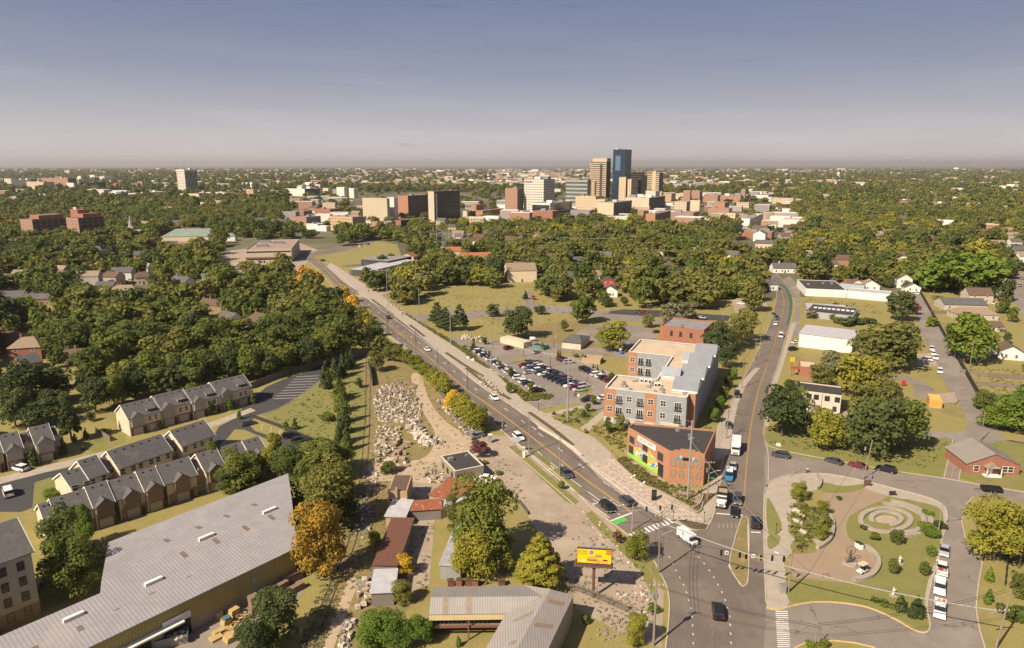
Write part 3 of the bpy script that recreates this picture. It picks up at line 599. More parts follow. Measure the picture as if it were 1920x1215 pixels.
# front wall windows on short side
d2=(b2-a2); L2=d2.length; d2.normalize(); rr=math.atan2(d2.y,d2.x)
sub=link('front_bay',None,t,(a2.x,a2.y,0),rr)
for row,z in ((0,1.7),(1,4.6)):
    for i in range(4):
        win(sub,'f',0,0,L2*(.12+.245*i),z,.95,1.55,1,2,bkg,glassl,off=.02)
me=mat('mural_paint',(.8,.3,.03),(.75,.42,.05),scale=.5)
over(me,.55,(.04,.2,.55),.5,.53,coord='Object',detail=3); over(me,.9,(.85,.75,.6),.6,.63,coord='Object',detail=2,w=4); over(me,.7,(.1,.5,.08),.56,.6,coord='Object',detail=2,w=9)
tt=me.node_tree; bb=tt.nodes['Principled BSDF']; prev=bb.inputs['Base Color'].links[0].from_socket
tc=tt.nodes.new('ShaderNodeTexCoord'); sx=tt.nodes.new('ShaderNodeSeparateXYZ'); tt.links.new(tc.outputs['Object'],sx.inputs[0])
nz=tt.nodes.new('ShaderNodeTexNoise'); nz.inputs['Scale'].default_value=.8; tt.links.new(tc.outputs['Object'],nz.inputs[0])
sb=tt.nodes.new('ShaderNodeMath'); sb.operation='MULTIPLY_ADD'; sb.inputs[1].default_value=-2.5; tt.links.new(nz.outputs[0],sb.inputs[0]); tt.links.new(sx.outputs[2],sb.inputs[2])
ls=tt.nodes.new('ShaderNodeMath'); ls.operation='LESS_THAN'; ls.inputs[1].default_value=.15; tt.links.new(sb.outputs[0],ls.inputs[0])
mxx=tt.nodes.new('ShaderNodeMix'); mxx.data_type='RGBA'; mxx.inputs[7].default_value=(.22,.55,.06,1)
tt.links.new(ls.outputs[0],mxx.inputs[0]); tt.links.new(prev,mxx.inputs[6]); tt.links.new(mxx.outputs[2],bb.inputs['Base Color'])
mp_=[]; 
pr=[(0.02,2.2),(.1,3.4),(.2,3.9),(.3,5.2),(.38,4.4),(.46,4.1),(.55,5.5),(.62,4.6),(.7,4.4),(.75,3.),(.76,.35),(.02,.35)]
mm=MB(); mm.face([(W1*a,-.012,z) for a,z in reversed(pr)]); mm.obj('mural',me,t)
sg=MB().box(W1*.26,W1*.69,-.16,-.02,6.3,7.75).obj('banner',wsid,t)
def text(s,size,m,par,loc,rx=math.pi/2,rz=0,ext=.01,al='CENTER',name='lettering',sx=1):
    c=bpy.data.curves.new(name,'FONT'); c.body=s; c.size=size; c.extrude=ext; c.align_x=al
    o=bpy.data.objects.new('tmp',c); COL.objects.link(o); dg=bpy.context.evaluated_depsgraph_get(); me_=bpy.data.meshes.new_from_object(o.evaluated_get(dg)); bpy.data.objects.remove(o)
    me_.materials.clear(); me_.materials.append(m); o=link(name,me_,par,loc); o.rotation_euler=(rx,0,rz); o.scale=(sx,1,1); return o
redt=mat('dark_red_letters',(.3,.03,.02)); blk=mat('black_paint',(.02,.02,.022),rough=.5)
text('NOW OPEN',1.15,redt,sg,(W1*.475,-.18,6.75),sx=.95)
# painted emblem on short front
em=MB(); 
for i,(x,z,s) in enumerate(((-2.2,7.15,.7),(-1.5,7.5,.6),(-1.3,6.95,.5),(1.5,7.35,.6),(2.1,7.,.7),(1.3,6.8,.5))): em.face([(L2/2+x-s,-.03,z-.6),(L2/2+x,-.03,z-.9*s-.4),(L2/2+x+s,-.03,z-.4),(L2/2+x,-.03,z+s-.6)],i%2)
em.face([(L2/2-1.1,-.04,6.2),(L2/2+1.1,-.04,6.2),(L2/2+1.1,-.04,7.1),(L2/2-1.1,-.04,7.1)],2)
em.obj('painted_emblem',[mat('teal_paint',(.05,.3,.3)),mat('pale_pink_paint',(.55,.4,.42)),blk],sub)
units(t,5,W1*.9,Q[3][1]*.8,h-.42,3,.3,.95,.35,.95)
clear(42,170,22)
# ---------------------------------------------------------------- courtyard apartment block
h=11.7
a,w1,_,rz=frame3((1134,727),(1288,745.7),(1306,735),h)
t=thing('apartment_block','grey and orange brick apartment block with tan flat roof and grey gables','building',(a.x,a.y,0),rz)
u=Vector((math.cos(rz),math.sin(rz),0)); v=Vector((-u.y,u.x,0))
def L(px,py,z=h): d=G(px,py,z)-a; return (d.dot(u),d.dot(v))
br=L(1348,652); bl=L(1202,634); 
D=(br[1]+bl[1])/2; x_r=w1; 
jog=L(1306,735)
slope=(br[0]-jog[0])/(br[1]-jog[1])   # the right side follows the street
wd1=14.5
x_back0=bl[0]; 
foot=[(0,0),(w1,0),(w1,4.2),(jog[0],4.2),(jog[0]+slope*(D-4.2),D),(x_back0,D),(x_back0,D-20),(13,D-20),(13,wd1),(0,wd1)]
def prism_par(foot,hh,wall,roofm,nm=('wall','roof')):
    m=MB(); m.prism(foot,0,hh-.6); k=len(foot)
    for i in range(k):
        p,q=Vector(foot[i]),Vector(foot[(i+1)%k]); d=(q-p).normalized(); n=Vector((-d.y,d.x)); m.prism([p,q,q+n*.3,p+n*.3],hh-.6,hh)
    m.obj(nm[0],wall,t)
    c=Vector((sum(f[0] for f in foot)/k,sum(f[1] for f in foot)/k))
    ins=[]
    for i in range(k):
        p0,p,p1=Vector(foot[i-1]),Vector(foot[i]),Vector(foot[(i+1)%k]); n0=(p-p0).normalized(); n1=(p1-p).normalized(); ins.append(p+Vector((-n0.y,n0.x))*.31+Vector((-n1.y,n1.x))*.31)
    MB().prism(ins,hh-.62,hh-.54).obj(nm[1],roofm,t)
prism_par(foot,h,gsid,tanroof)
q=MB()
for i in range(len(foot)):
    p,r_=Vector(foot[i]),Vector(foot[(i+1)%len(foot)]); d=(r_-p).normalized(); n=Vector((-d.y,d.x)); q.prism([p-n*.05,r_-n*.05,r_+n*.36,p+n*.36],h+.004,h+.1)
q.obj('coping',wsid,t)
# brick bays, stone base
for x0,x1 in ((-.08,w1*.135),(w1*.505,w1*.64)): MB().box(x0,x1,-.08,-.002,2.6,h-.02).obj('brick_bay',br_or,t)
MB().box(-.08,-.002,0,wd1,2.6,h-.02).obj('brick_bay',br_or,t); MB().box(x_back0-.08,x_back0-.002,D-20,D,0,h-.02).obj('brick_bay',br_or,t); MB().box(x_back0-.08,x_back0+3.2,D-20.08,D-20.002,0,h-.02).obj('brick_bay',br_or,t)
MB().box(w1+.002,jog[0]+.1,4.1,4.19,0,h-.02).obj('brick_bay',br_or,t)
lms=mat('limestone',(.5,.45,.38),(.42,.38,.32))
for x0,x1 in ((.02,w1*.13),(w1*.23,w1*.39),(w1*.51,w1*.64)): MB().box(x0,x1,-.14,-.002,0,2.6).obj('stone_base',lms,t)
MB().box(w1*.14,w1*.5,-.2,-.003,2.61,2.95).obj('stone_band',lms,t); MB().box(w1*.7,w1*.98,-.5,-.003,2.4,3.3).obj('entrance_canopy',lms,t)
balm=mat('dark_rail',(.03,.032,.035),rough=.5)
rl=MB(); 
for x in np.linspace(-1.,1.,9): rl.box(x-.03,x+.03,-.45,-.42,0,1.)
rl.box(-1.05,1.05,-.46,-.41,1.,1.06); rl.box(-1.05,1.05,-.5,-.01,-.12,0); rl.box(-1.05,-1.,-.42,-.01,.9,1.); rl.box(1.,1.05,-.42,-.01,.9,1.)
RLM=rl.mesh('balcony',balm)
for f,z in enumerate((3.9,7.7)):
    for s in (.07,.31,.575,.725): win(t,'f',0,0,w1*s,z+.55,1.5,1.55,2,2,off=.09 if s in(.07,.575) else .01)
    for s in (.185,.445,.9):
        win(t,'f',0,0,w1*s,z-.1,1.8,2.2,3,1,name='balcony_door'); link('balcony',RLM,t,(w1*s,0,z-.15))
    win(t,'f',0,0,x_back0+1.6,z+.55,1.4,1.5,2,2,y0=D-20,off=.09)
    for s in (4.6,7.4): win(t,'f',0,0,x_back0+s,z-.1,1.7,2.2,2,1,y0=D-20,name='balcony_door'); link('balcony',RLM,t,(x_back0+s,D-20,z-.15))
    for y in (3.5,8,12): win(t,'l',0,0,y,z+.4,1.2,1.5,2,2,off=.09)
    for y in (D-17,D-11,D-5): win(t,'l',0,0,y,z+.4,1.2,1.5,2,2,off=.09,x0=x_back0)
# gabled roofs over the street wing and on the inner side
def rgable(x0,x1,y0,y1,ze,zr,nm='dormer'):
    d=link(nm,None,t,(0,0,0)); gable(d,x0,x1,y0,y1,ze,zr,wsid,mroof,ov=.25,z0=h-.53); MB().box(x0-.2,x1+.2,y0-.34,y0-.27,ze-.5,ze+.0).obj('fascia',wsid,d)
    return d
for k in range(4):
    y0=5.2+k*(D-6)/4; y1=y0+(D-6)/4-3.3; xe=jog[0]+slope*(y0-4.2)
    rgable(xe-7.,xe+.25,y0,y1,h+.5,h+3.0,'gabled_roof')
rgable(14.,19.6,wd1+3.0,wd1+8.,h+.5,h+2.9,'gabled_roof'); rgable(17.5,23.5,D-26,D-20.5,h+.5,h+2.9,'gabled_roof')
for k in range(4): # windows of the street side
    y=7+k*(D-6)/4; xe=jog[0]+slope*(y-4.2)
    for z in (1.2,4.4,8.2):
        o=win(t,'r',xe+.05,0,y,z,1.4,1.8,2,2); o.rotation_euler=(0,0,math.pi/2-math.atan(slope))
        o=win(t,'r',xe+.05+slope*3,0,y+3,z,1.4,1.8,2,2); o.rotation_euler=(0,0,math.pi/2-math.atan(slope))
for (x,y) in ((9,11.3),(10.3,11.3),(11.6,11.3),(14,8.5),(15,9.),(20,D-6),(21,D-6),(22.,D-6)):
    m=MB(); m.box(x-.5,x+.5,y-.4,y+.4,h-.5,h+.7); m.box(x-.35,x+.35,y-.42,y-.401,h-.3,h+.5,1); m.obj('air_conditioner',[wsid,blk],t)
units(t,14,w1,wd1,h-.54,8,.1,.95,.15,.85)
clr_rect((a.x,a.y,0),w1*1.3,D,rz)
# ---------------------------------------------------------------- big warehouse, bottom left
wroof=stripes('corrugated_grey_roof',(.36,.335,.335),(.27,.25,.25),.62,0,rough=.55,metal=.1,frac=.28,bump=.6)
over(wroof,.12,(.42,.37,.33),.55,.7,coord='Object',fac=.5); over(wroof,.8,(.3,.26,.23),.62,.75,coord='Object',fac=.4)
ywall=stripes('yellow_ribbed_wall',(.34,.27,.105),(.26,.2,.08),.5,0,rough=.6,frac=.35,bump=.4)
h=6.4
pa=G(553,1026,h); pb=G(160,1214,h)   # front eave
pe=G(540,889,h); ur=(pa-pb); ur.z=0; ur.normalize(); vr=Vector((-ur.y,ur.x,0))
rzw=math.atan2(ur.y,ur.x)
Lw=(pa-pb).length+30; o0=pa-ur*Lw
Dw=(pe-pa).dot(vr)
t=thing('warehouse','huge low warehouse with pale corrugated metal roof and yellow ribbed walls','warehouse',(o0.x,o0.y,0),rzw)
xs=[(G(187,1015,h)-o0).dot(ur), (G(0,1160,h)-o0).dot(ur)]
xn=xs[0]+1.0   # the deep part ends here; further left the building is narrower
Dn=(G(187,1112,h+1.6)-o0).dot(vr)
gable_z=h+1.9
XN2=(G(187,1112,h+1.5)-o0).dot(ur)
XB=(pe-o0).dot(ur)-Lw   # the right end follows the railway, so it is not square
def xe_(y): return Lw+XB*y/Dw
m=MB(); m.prism([(0,0),(Lw,0),(xe_(Dw),Dw),(xn,Dw),(XN2,Dn),(0,Dn)],2.0,h-.1); m.obj('upper_wall',ywall,t)
mc=mat('stained_block_wall',(.36,.29,.22),(.26,.21,.165),scale=.5,detail=8)
m=MB(); m.prism([(.02,.05),(Lw-.05,.05),(xe_(Dw)-.05,Dw-.05),(xn,Dw-.05),(XN2,Dn-.05),(.02,Dn-.05)],0,2.0); m.obj('lower_wall',mc,t)
r=MB(); ym=Dw*.45
def rp(pts): r.face(pts); r.face([(p[0],p[1],p[2]-.2) for p in reversed(pts)])
zf=h; zn=h+(gable_z-h)*min(1,Dn/ym)
def xq(y): return XN2+(xn-XN2)*(y-Dn)/(Dw-Dn)
X0=XN2
if Dn<=ym: rp([(X0,-.4,zf),(Lw+.3,-.4,zf),(xe_(ym)+.3,ym,gable_z),(xq(ym),ym,gable_z),(X0,Dn,zn)])
else: rp([(X0,-.4,zf),(Lw+.3,-.4,zf),(xe_(ym)+.3,ym,gable_z),(X0,ym,gable_z)])
if Dn<=ym: rp([(xq(ym),ym,gable_z),(xe_(ym)+.3,ym,gable_z),(xe_(Dw)+.3,Dw+.4,h),(xn,Dw+.4,h)])
else: rp([(X0,ym,gable_z),(xe_(ym)+.3,ym,gable_z),(xe_(Dw)+.3,Dw+.4,h),(xn,Dw+.4,h),(X0,Dn,gable_z-(gable_z-h)*(Dn-ym)/(Dw-ym))])
if Dn<=ym: rp([(-.3,-.4,zf),(X0,-.4,zf),(X0,Dn+.1,zn),(-.3,Dn+.1,zn)]); r.face([(X0,Dn,h-.2),(xn,Dw,h-.2),(xn,Dw,h),(xq(ym),ym,gable_z),(X0,Dn,zn)])
else:
    zd=gable_z-(gable_z-h)*(Dn-ym)/(Dw-ym)
    rp([(-.3,-.4,zf),(X0,-.4,zf),(X0,ym,gable_z),(-.3,ym,gable_z)]); rp([(-.3,ym,gable_z),(X0,ym,gable_z),(X0,Dn+.1,zd),(-.3,Dn+.1,zd)]); r.face([(X0,Dn,h-.2),(xn,Dw,h-.2),(xn,Dw,h),(X0,Dn,zd)])
r.face([(Lw,0,h-.2),(xe_(Dw),Dw,h-.2),(xe_(ym),ym,gable_z-.1)])
r.face([(-.3,-.4,zf-.2),(Lw+.3,-.4,zf-.2),(Lw+.3,-.4,zf),(-.3,-.4,zf)])
r.obj('roof',wroof,t)
over(wroof,.06,(.26,.235,.22),.55,.62,coord='Object',fac=.45,w=3); over(wroof,.5,(.3,.24,.2),.6,.7,coord='Object',fac=.6,stretch=(1.5,.15,1),w=5)
rustp=mat('brown_skylight',(.2,.145,.115),(.15,.11,.09),scale=2)
def onroof(x,y): return (h+(gable_z-h)*(y/ym) if y<ym else gable_z-(gable_z-h)*(y-ym)/(Dw-ym))
R.seed(3)
for row in (.14,.38,.66,.86):
    x=5+R.uniform(0,6)
    y=Dw*row
    while x<xe_(y)-4:
        if x>xn or y<Dn-3:
            m=MB(); z0=onroof(x,y-1)+.03; z1=onroof(x,y+1)+.03; m.face([(x,y-1,z0),(x+.9,y-1,z0),(x+.9,y+1,z1),(x,y+1,z1)]); m.obj('skylight',rustp,t)
        x+=6.+R.uniform(-.4,.4)
for x in (Lw+1.5,Lw-12,Lw-24.5,Lw-37,Lw-54):
    y=ym if x>xn else ym if Dn>ym else Dn-3.; z=onroof(x,y); m=MB(); m.box(x,x+2.9,y-.3,y+.3,z-.15,z+.4); m.prism([(x,y-.36),(x+2.9,y-.36),(x+2.9,y+.36),(x,y+.36)],z+.4,z+.5); m.box(x-.05,x,y-.34,y+.34,z-.1,z+.55); m.obj('roof_vent',wsid,t)
def wx(px,py): return (G(px,py,3)-o0).dot(ur)
m=MB(); x=wx(350,1150); m.box(x-4.5,x,-.12,-.003,0,4.2); m.obj('loading_door',blk,t); m=MB().box(x-4.6,x+.1,-.2,-.13,3.0,4.3).obj('door_panel',wsid,t)
x2=wx(335,1158); x3=x2-19
m=MB(); m.box(x3,x2,-1.3,-.01,3.25,3.45)
for i in range(60): xx=x3+(x2-x3)*i/60; m.box(xx,xx+.12,-1.42,-1.3,3.2,3.55)
m.obj('awning',wsid,t)
for i in range(4):
    xx=x3+i*4.7+.6; MB().box(xx,xx+3.8,-.1,-.003,0,3.1).obj('bay_door',[blk,metal][i%2],t)
MB().box(wx(462,1090),wx(462,1090)+1.1,-.08,-.003,3.2,4.5).obj('louvre',metal,t)
MB().box(Lw-.002,Lw+.08,2,2.2,0,h).obj('downpipe',wsid,t)
clear(*(o0+ur*40+vr*10).xy,30)
# ---------------------------------------------------------------- L-shaped shed, bottom centre
sroof=stripes('ribbed_tan_grey_roof',(.31,.285,.26),(.23,.21,.19),.42,0,rough=.55,metal=.1,frac=.3,bump=.6)
sroof2=stripes('ribbed_pale_roof',(.38,.34,.31),(.26,.23,.21),.42,0,rough=.55,metal=.1,frac=.3,bump=.6)
over(sroof2,.25,(.33,.26,.2),.55,.65,coord='Object')
h=6.
a=G(804,1152,5.2); b=G(955,1150,5.2); rzs=math.atan2((b-a).y,(b-a).x)
bk=G(806,1101,5.6)
t=thing('ribbed_metal_shed','angled open fronted metal shed with ribbed grey roof behind the picket fence','shed',(a.x,a.y,0),rzs)
u=Vector((math.cos(rzs),math.sin(rzs),0)); v=Vector((-u.y,u.x,0))
def L3(px,py,z): d=G(px,py,z)-a; return (d.dot(u),d.dot(v),z)
E1=L3(804,1152,5.2);E2=L3(955,1150,5.2);R1=L3(808,1120,6.9);R2=L3(1015,1118,6.9);B1=L3(812,1101,6.);B2=L3(985,1097,6.)
def slab(mb,pts,th=.15):
    mb.face(pts); mb.face([(p[0],p[1],p[2]-th) for p in reversed(pts)]); k=len(pts)
    for i in range(k): p,q=pts[i],pts[(i+1)%k]; mb.face([(p[0],p[1],p[2]-th),(q[0],q[1],q[2]-th),q,p])
m=MB(); slab(m,[E1,E2,R2,R1]); slab(m,[R1,R2,B2,B1]); m.obj('roof',sroof,t)
tq=L3(1020,1097,6.0); tr=L3(1076,1116,5.3); mid=L3(1032,1106,6.9)
ang=rad(0)
k1=L3(950,1150,5.25); k2=L3(905,1218,5.25); k3=L3(955,1225,6.9); k4=L3(1018,1222,5.3)
wg=link('side_wing',None,t)
m=MB(); slab(m,[(k1[0]-.1,k1[1],5.3),(k2[0]-3,k2[1]-9,5.3),(k3[0]-3,k3[1]-9,7.),(mid[0],mid[1],7.)]); slab(m,[(mid[0],mid[1],7.),(k3[0]-3,k3[1]-9,7.),(k4[0]-3,k4[1]-9,5.35),(tr[0],tr[1],5.35)]);
m.face([(B2[0],B2[1],6.02),(mid[0],mid[1],7.),(tr[0],tr[1],5.35)][::-1]); m.face([(k1[0],k1[1],5.32),(mid[0],mid[1],7.01),(B2[0],B2[1],6.03)]); m.obj('roof',sroof2,wg)
m=MB(); 
m.face([(tr[0]-.15,tr[1]-.1,0),(k4[0]-3.15,k4[1]-9,0),(k4[0]-3.15,k4[1]-9,5.2),(tr[0]-.15,tr[1]-.1,5.2)][::-1])
m.face([(tr[0]-.15,tr[1]-.1,0),(tr[0]-.15,tr[1]-.1,5.2),(B2[0],B2[1]-.2,5.85),(B2[0],B2[1]-.2,0)][::-1]); m.face([(B1[0],B1[1]-.2,0),(B1[0],B1[1]-.2,5.9),(B2[0],B2[1]-.2,5.9),(B2[0],B2[1]-.2,0)])
m.face([(B1[0]+.1,B1[1]-.2,0),(B1[0]+.1,B1[1]-.2,5.9),(R1[0]+.1,R1[1],6.7),(E1[0]+.1,E1[1]+.2,5.),(E1[0]+.1,E1[1]+.2,0)])
for k in (.17,.46): 
    q=MB(); xs0=E1[0]+(E2[0]-E1[0])*k; y_=lambda s:E1[1]+(R1[1]-E1[1])*s; q.face([(xs0,E1[1],E1[2]+.03),(xs0+.95,E1[1],E1[2]+.03),(xs0+.95,R1[1],R1[2]+.03),(xs0,R1[1],R1[2]+.03)]); q.obj('skylight',mat('tan_skylight',(.27,.2,.15),(.22,.165,.125)),t)
for (s0,sd) in ((.1,1),(.35,1),(.6,1),(.2,-1),(.5,-1),(.75,-1)):
    M0=Vector((mid[0],mid[1],7.)); M1=Vector((k3[0]-3,k3[1]-9,7.)); E0=Vector((tr[0],tr[1],5.35)) if sd>0 else Vector((k1[0],k1[1],5.3)); E1_=Vector((k4[0]-3,k4[1]-9,5.35)) if sd>0 else Vector((k2[0]-3,k2[1]-9,5.3))
    a0,a1=M0.lerp(M1,s0),M0.lerp(M1,s0+.045); b0,b1=E0.lerp(E1_,s0),E0.lerp(E1_,s0+.045); zz_=Vector((0,0,.04)); pts_=[a0.lerp(b0,.15)+zz_,a0.lerp(b0,.8)+zz_,a1.lerp(b1,.8)+zz_,a1.lerp(b1,.15)+zz_]
    if sd<0: pts_.reverse()
    MB().face(pts_).obj('skylight',MATS['tan_skylight'],wg)
m.obj('wall',mat('cream_metal_wall',(.34,.29,.2),(.28,.24,.17)),t)
ycl=stripes('cream_ribbed_fascia',(.62,.5,.28),(.45,.36,.2),.42,0,frac=.25)
MB().box(E1[0],E2[0],E1[1]+.05,E1[1]+.15,4.0,5.05).obj('fascia',ycl,t)
rustm=mat('rusty_steel',(.22,.09,.06),(.15,.065,.045),scale=2)
m=MB()
for s in (0,.48,.97): m.box(E1[0]+(E2[0]-E1[0])*s,E1[0]+(E2[0]-E1[0])*s+.22,E1[1]+.2,E1[1]+.42,0,4.)
m.box(E1[0],E2[0]-.5,E1[1]+.45,E1[1]+.7,2.2,2.55); m.obj('steel_frame',rustm,t)
m=MB(); 
for i in range(14): xx=E1[0]+.3+i*.72; m.box(xx,xx+.05,E1[1]+.9,E1[1]+.95,2.5,3.4)
m.box(E1[0]+.2,E2[0]-.6,E1[1]+.9,E1[1]+.95,3.4,3.46); m.obj('railing',metal,t)
MB().box(E1[0]+.2,E2[0],E1[1]+1,B1[1]-.4,2.3,2.5).obj('mezzanine',mat('plank_floor',(.25,.21,.18)),t)
# ---------------------------------------------------------------- small buildings of the yard
def simple(name,label,cat,A,B,C,h0,wall,roof,tilt=0,par=0,mono=None):
    a,w,d,rz=frame3(A,B,C,h0); t=thing(name,label,cat,(a.x,a.y,0),rz); m=MB()
    z0,z1=h0,h0+tilt; m.face([(0,0,0),(w,0,0),(w,0,z0),(0,0,z0)]); m.face([(w,0,0),(w,d,0),(w,d,z1),(w,0,z0)]); m.face([(w,d,0),(0,d,0),(0,d,z1),(w,d,z1)]); m.face([(0,d,0),(0,0,0),(0,0,z0),(0,d,z1)]); m.obj('wall',wall,t)
    r=MB(); slab(r,[(-.3,-.3,z0+.14),(w+.3,-.3,z0+.14),(w+.3,d+.3,z1+.14),(-.3,d+.3,z1+.14)],.12); r.obj('roof',roof,t); clr_rect((a.x,a.y,0),w,d,rz,3)
    return t,w,d
brroof=mat('brown_red_tin',(.16,.07,.045),(.12,.055,.04),scale=1.5,detail=9); over(brroof,3,(.35,.27,.22),.68,.72,coord='Object')
whtin=mat('white_tin',(.46,.45,.46),(.38,.37,.38),scale=.6,rough=.5); rusty=stripes('rusty_tin',(.3,.1,.045),(.22,.075,.035),.4,0,rough=.8,frac=.3); over(rusty,1.2,(.45,.36,.28),.58,.68,coord='Object')
oldw=stripes('grey_boards',(.22,.19,.165),(.12,.1,.09),.3,0,rough=.9,frac=.2); tanw=mat('tan_render',(.42,.3,.18),(.32,.22,.14),scale=.8); over(tanw,1.5,(.2,.14,.1),.6,.7,coord='Object')
t,w_,d_=flat('office_building','low stone building with flat black roof in the stone yard','building',(853,884),(907,873),(865,848),3.6,stone,darkroof,par=.25,trim=mat('white_edge',(.6,.55,.48)))
for x in (.2,.5,.8): win(t,'l',0,0,d_*x,1.1,1.1,1.3,2,1,dfr)
win(t,'f',0,0,1.2,1.,1.,1.4,1,2,dfr); units(t,2,w_,d_,3.4,2)
t,w_,d_=flat('stone_yard_house','tan walled house with dark brown roof and chimney at the yard','house',(727,921),(763,921),(762,890),5.2,tanw,shing3,par=.05)
MB().box(w_*.4,w_*.4+.5,-.55,-.01,0,6.2).obj('chimney',tanw,t)
for x in (.15,.8): win(t,'f',0,0,w_*x,2.,.8,1.3)
simple('lean_to_shed','grey sheet metal roof lean-to just before the brown roofed house','shed',(723,968),(759,970),(764,942),2.6,tanw,whtin,.5)
simple('long_shed','long shed with rust brown tin roof in the yard','shed',(701,1059),(744,1060),(762,975),3.0,oldw,brroof,.3)
simple('white_roof_shed','board shed with pale white tin roof beside small green tree','shed',(696,1112),(738,1110),(762,1069),2.8,oldw,whtin,.2)
simple('open_shed','open shed with half rusty half grey tin roof and tyres on it','shed',(768,958),(827,954),(822,940),2.6,oldw,rusty,.4)
simple('rusty_roof_shed','shed with large rust red tin roof behind the big green tree','shed',(805,928),(850,940),(865,904),2.6,tanw,rusty,.3)
simple('silver_roof_shed','small shed with flat silver sheet roof between the yard drives','shed',(805,943),(828,955),(826,912),2.4,tanw,whtin,.1)
simple('tin_shed','narrow corrugated tin shed under the spreading yellow tree','shed',(825,1059),(863,1062),(856,975),3.0,stripes('galvanised_wall',(.32,.32,.31),(.22,.22,.22),.35,0,frac=.3),mat('old_galvanised',(.36,.36,.37),(.26,.25,.25),scale=.8,detail=8),.2)
# ---------------------------------------------------------------- terraced town houses
def row(name,label,eave_pts,hs,secs,wall,wall2,front='garage',gable_wall=None):
    """secs: (px left,px right of front eave, dy, eave height, rise, depth)"""
    A,B=eave_pts; a=G(*A,hs); b=G(*B,hs); rz=math.atan2((b-a).y,(b-a).x); t=thing(name,label,'town houses',(a.x,a.y,0),rz)
    u=Vector((math.cos(rz),math.sin(rz),0)); slopepx=(B[1]-A[1])/(B[0]-A[0])
    X=lambda px:(G(px,A[1]+(px-A[0])*slopepx,hs)-a).dot(u)
    for i,(p0,p1,dy,ze,rise,dep) in enumerate(secs):
        x0,x1=X(p0),X(p1); s=link('unit',None,t)
        gable(s,x0,x1,dy,dy+dep,ze,ze+rise,gable_wall or wall,shing,ov=.35,trim=wsid)
        q=MB(); q.box(x0+.01,x1-.01,dy-.06,dy-.002,0,2.7); q.obj('lower_wall',wall2,s)
        n=max(1,round((x1-x0)/5.))
        for k in range(n):
            xm=x0+(x1-x0)*(k+.5)/n
            if k==0: MB().box(x0+.05,x0+.15,dy-.12,dy-.065,0,ze-.1).obj('downpipe',wsid,s)
            if front=='garage':
                MB().box(xm+1.6,xm+2.4,dy-.1,dy-.061,0,2.1).obj('door',dfr,s)
                MB().box(xm-1.3,xm+1.3,dy-.12,dy-.061,0,2.2).obj('garage_door',garage,s)
                for e in (-.9,.9): win(s,'f',0,0,xm+e,3.4,.8,1.3,1,2,wfr,glass,y0=dy)
                if k%2==0: # small front gable
                    g=MB(); zt=ze+1.3; g.face([(xm-1.7,dy-.7,ze),(xm+1.7,dy-.7,ze),(xm,dy-.7,zt)],0); 
                    g.face([(xm-2,dy-.9,ze-.15),(xm,dy-.9,zt+.1),(xm,dy+1.9,zt+.1),(xm-2,dy-.1,ze-.1)][::-1],1); g.face([(xm,dy-.9,zt+.1),(xm+2,dy-.9,ze-.15),(xm+2,dy-.1,ze-.1),(xm,dy+1.9,zt+.1)][::-1],1)
                    g.box(xm-1.7,xm+1.7,dy-.7,dy-.07,2.75,ze,0); g.obj('dormer',[wall,shing],s)
                else:
                    g=MB(); g.face([(xm-1.2,dy+.6,ze+.35),(xm+1.2,dy+.6,ze+.35),(xm+1.2,dy+.6,ze+1.25),(xm-1.2,dy+.6,ze+1.25)],0); g.face([(xm-1.4,dy+.3,ze+1.2),(xm+1.4,dy+.3,ze+1.2),(xm+1.4,dy+3.2,ze+2.2),(xm-1.4,dy+3.2,ze+2.2)],1)
                    for sx_ in (-1.2,1.2): g.face([(xm+sx_,dy+.6,ze+.3),(xm+sx_,dy+2.9,ze+2.1),(xm+sx_,dy+.6,ze+1.25)],2); g.face([(xm+sx_,dy+.6,ze+1.25),(xm+sx_,dy+2.9,ze+2.1),(xm+sx_,dy+.6,ze+.3)],2)
                    g.obj('dormer',[glass,shing,wsid],s)
            else:
                for e in (-1.4,1.2): win(s,'f',0,0,xm+e,1.,1.1,1.4,1,2,wfr,glass,y0=dy); win(s,'f',0,0,xm+e,3.7,1.1,1.3,1,2,wfr,glass,y0=dy)
        for k in range(2*n): xx=x0+(x1-x0)*(k+.6)/(2*n+.2); yy=dy+dep/2-.8; zz=ze+rise*(1-.8/(dep/2))+.12; MB().box(xx-.17,xx+.17,yy-.17,yy+.17,zz-.1,zz+.14).obj('roof_vent',blk,s)
    return t
gsd=mat('grey_beige_siding',(.36,.32,.27),(.3,.265,.225),scale=.5)
row('town_house_row','farthest long row of grey roofed town houses beside the wood',((241,785),(471,726)),5.6,[(241,300,0,5.6,3.1,9.5),(302,358,.5,5.9,3.1,9.5),(360,408,0,5.6,3.1,9.5),(410,471,.4,5.9,3.1,9.5)],gsd,br_bn,'garage',cream)
row('town_house_row','middle stepped row of dark grey roofed town houses with cream gables',((134,909),(402,817)),5.4,[(134,168,0,4.6,2.6,9),(168,200,.0,5.5,3.2,9.5),(222,320,-.3,5.6,3.3,9.5),(322,340,3,5.,2.2,6),(341,402,0,5.7,3.2,9.5),(200,222,3,5.,2.2,6)],br_bn,br_bn,'rear',cream)
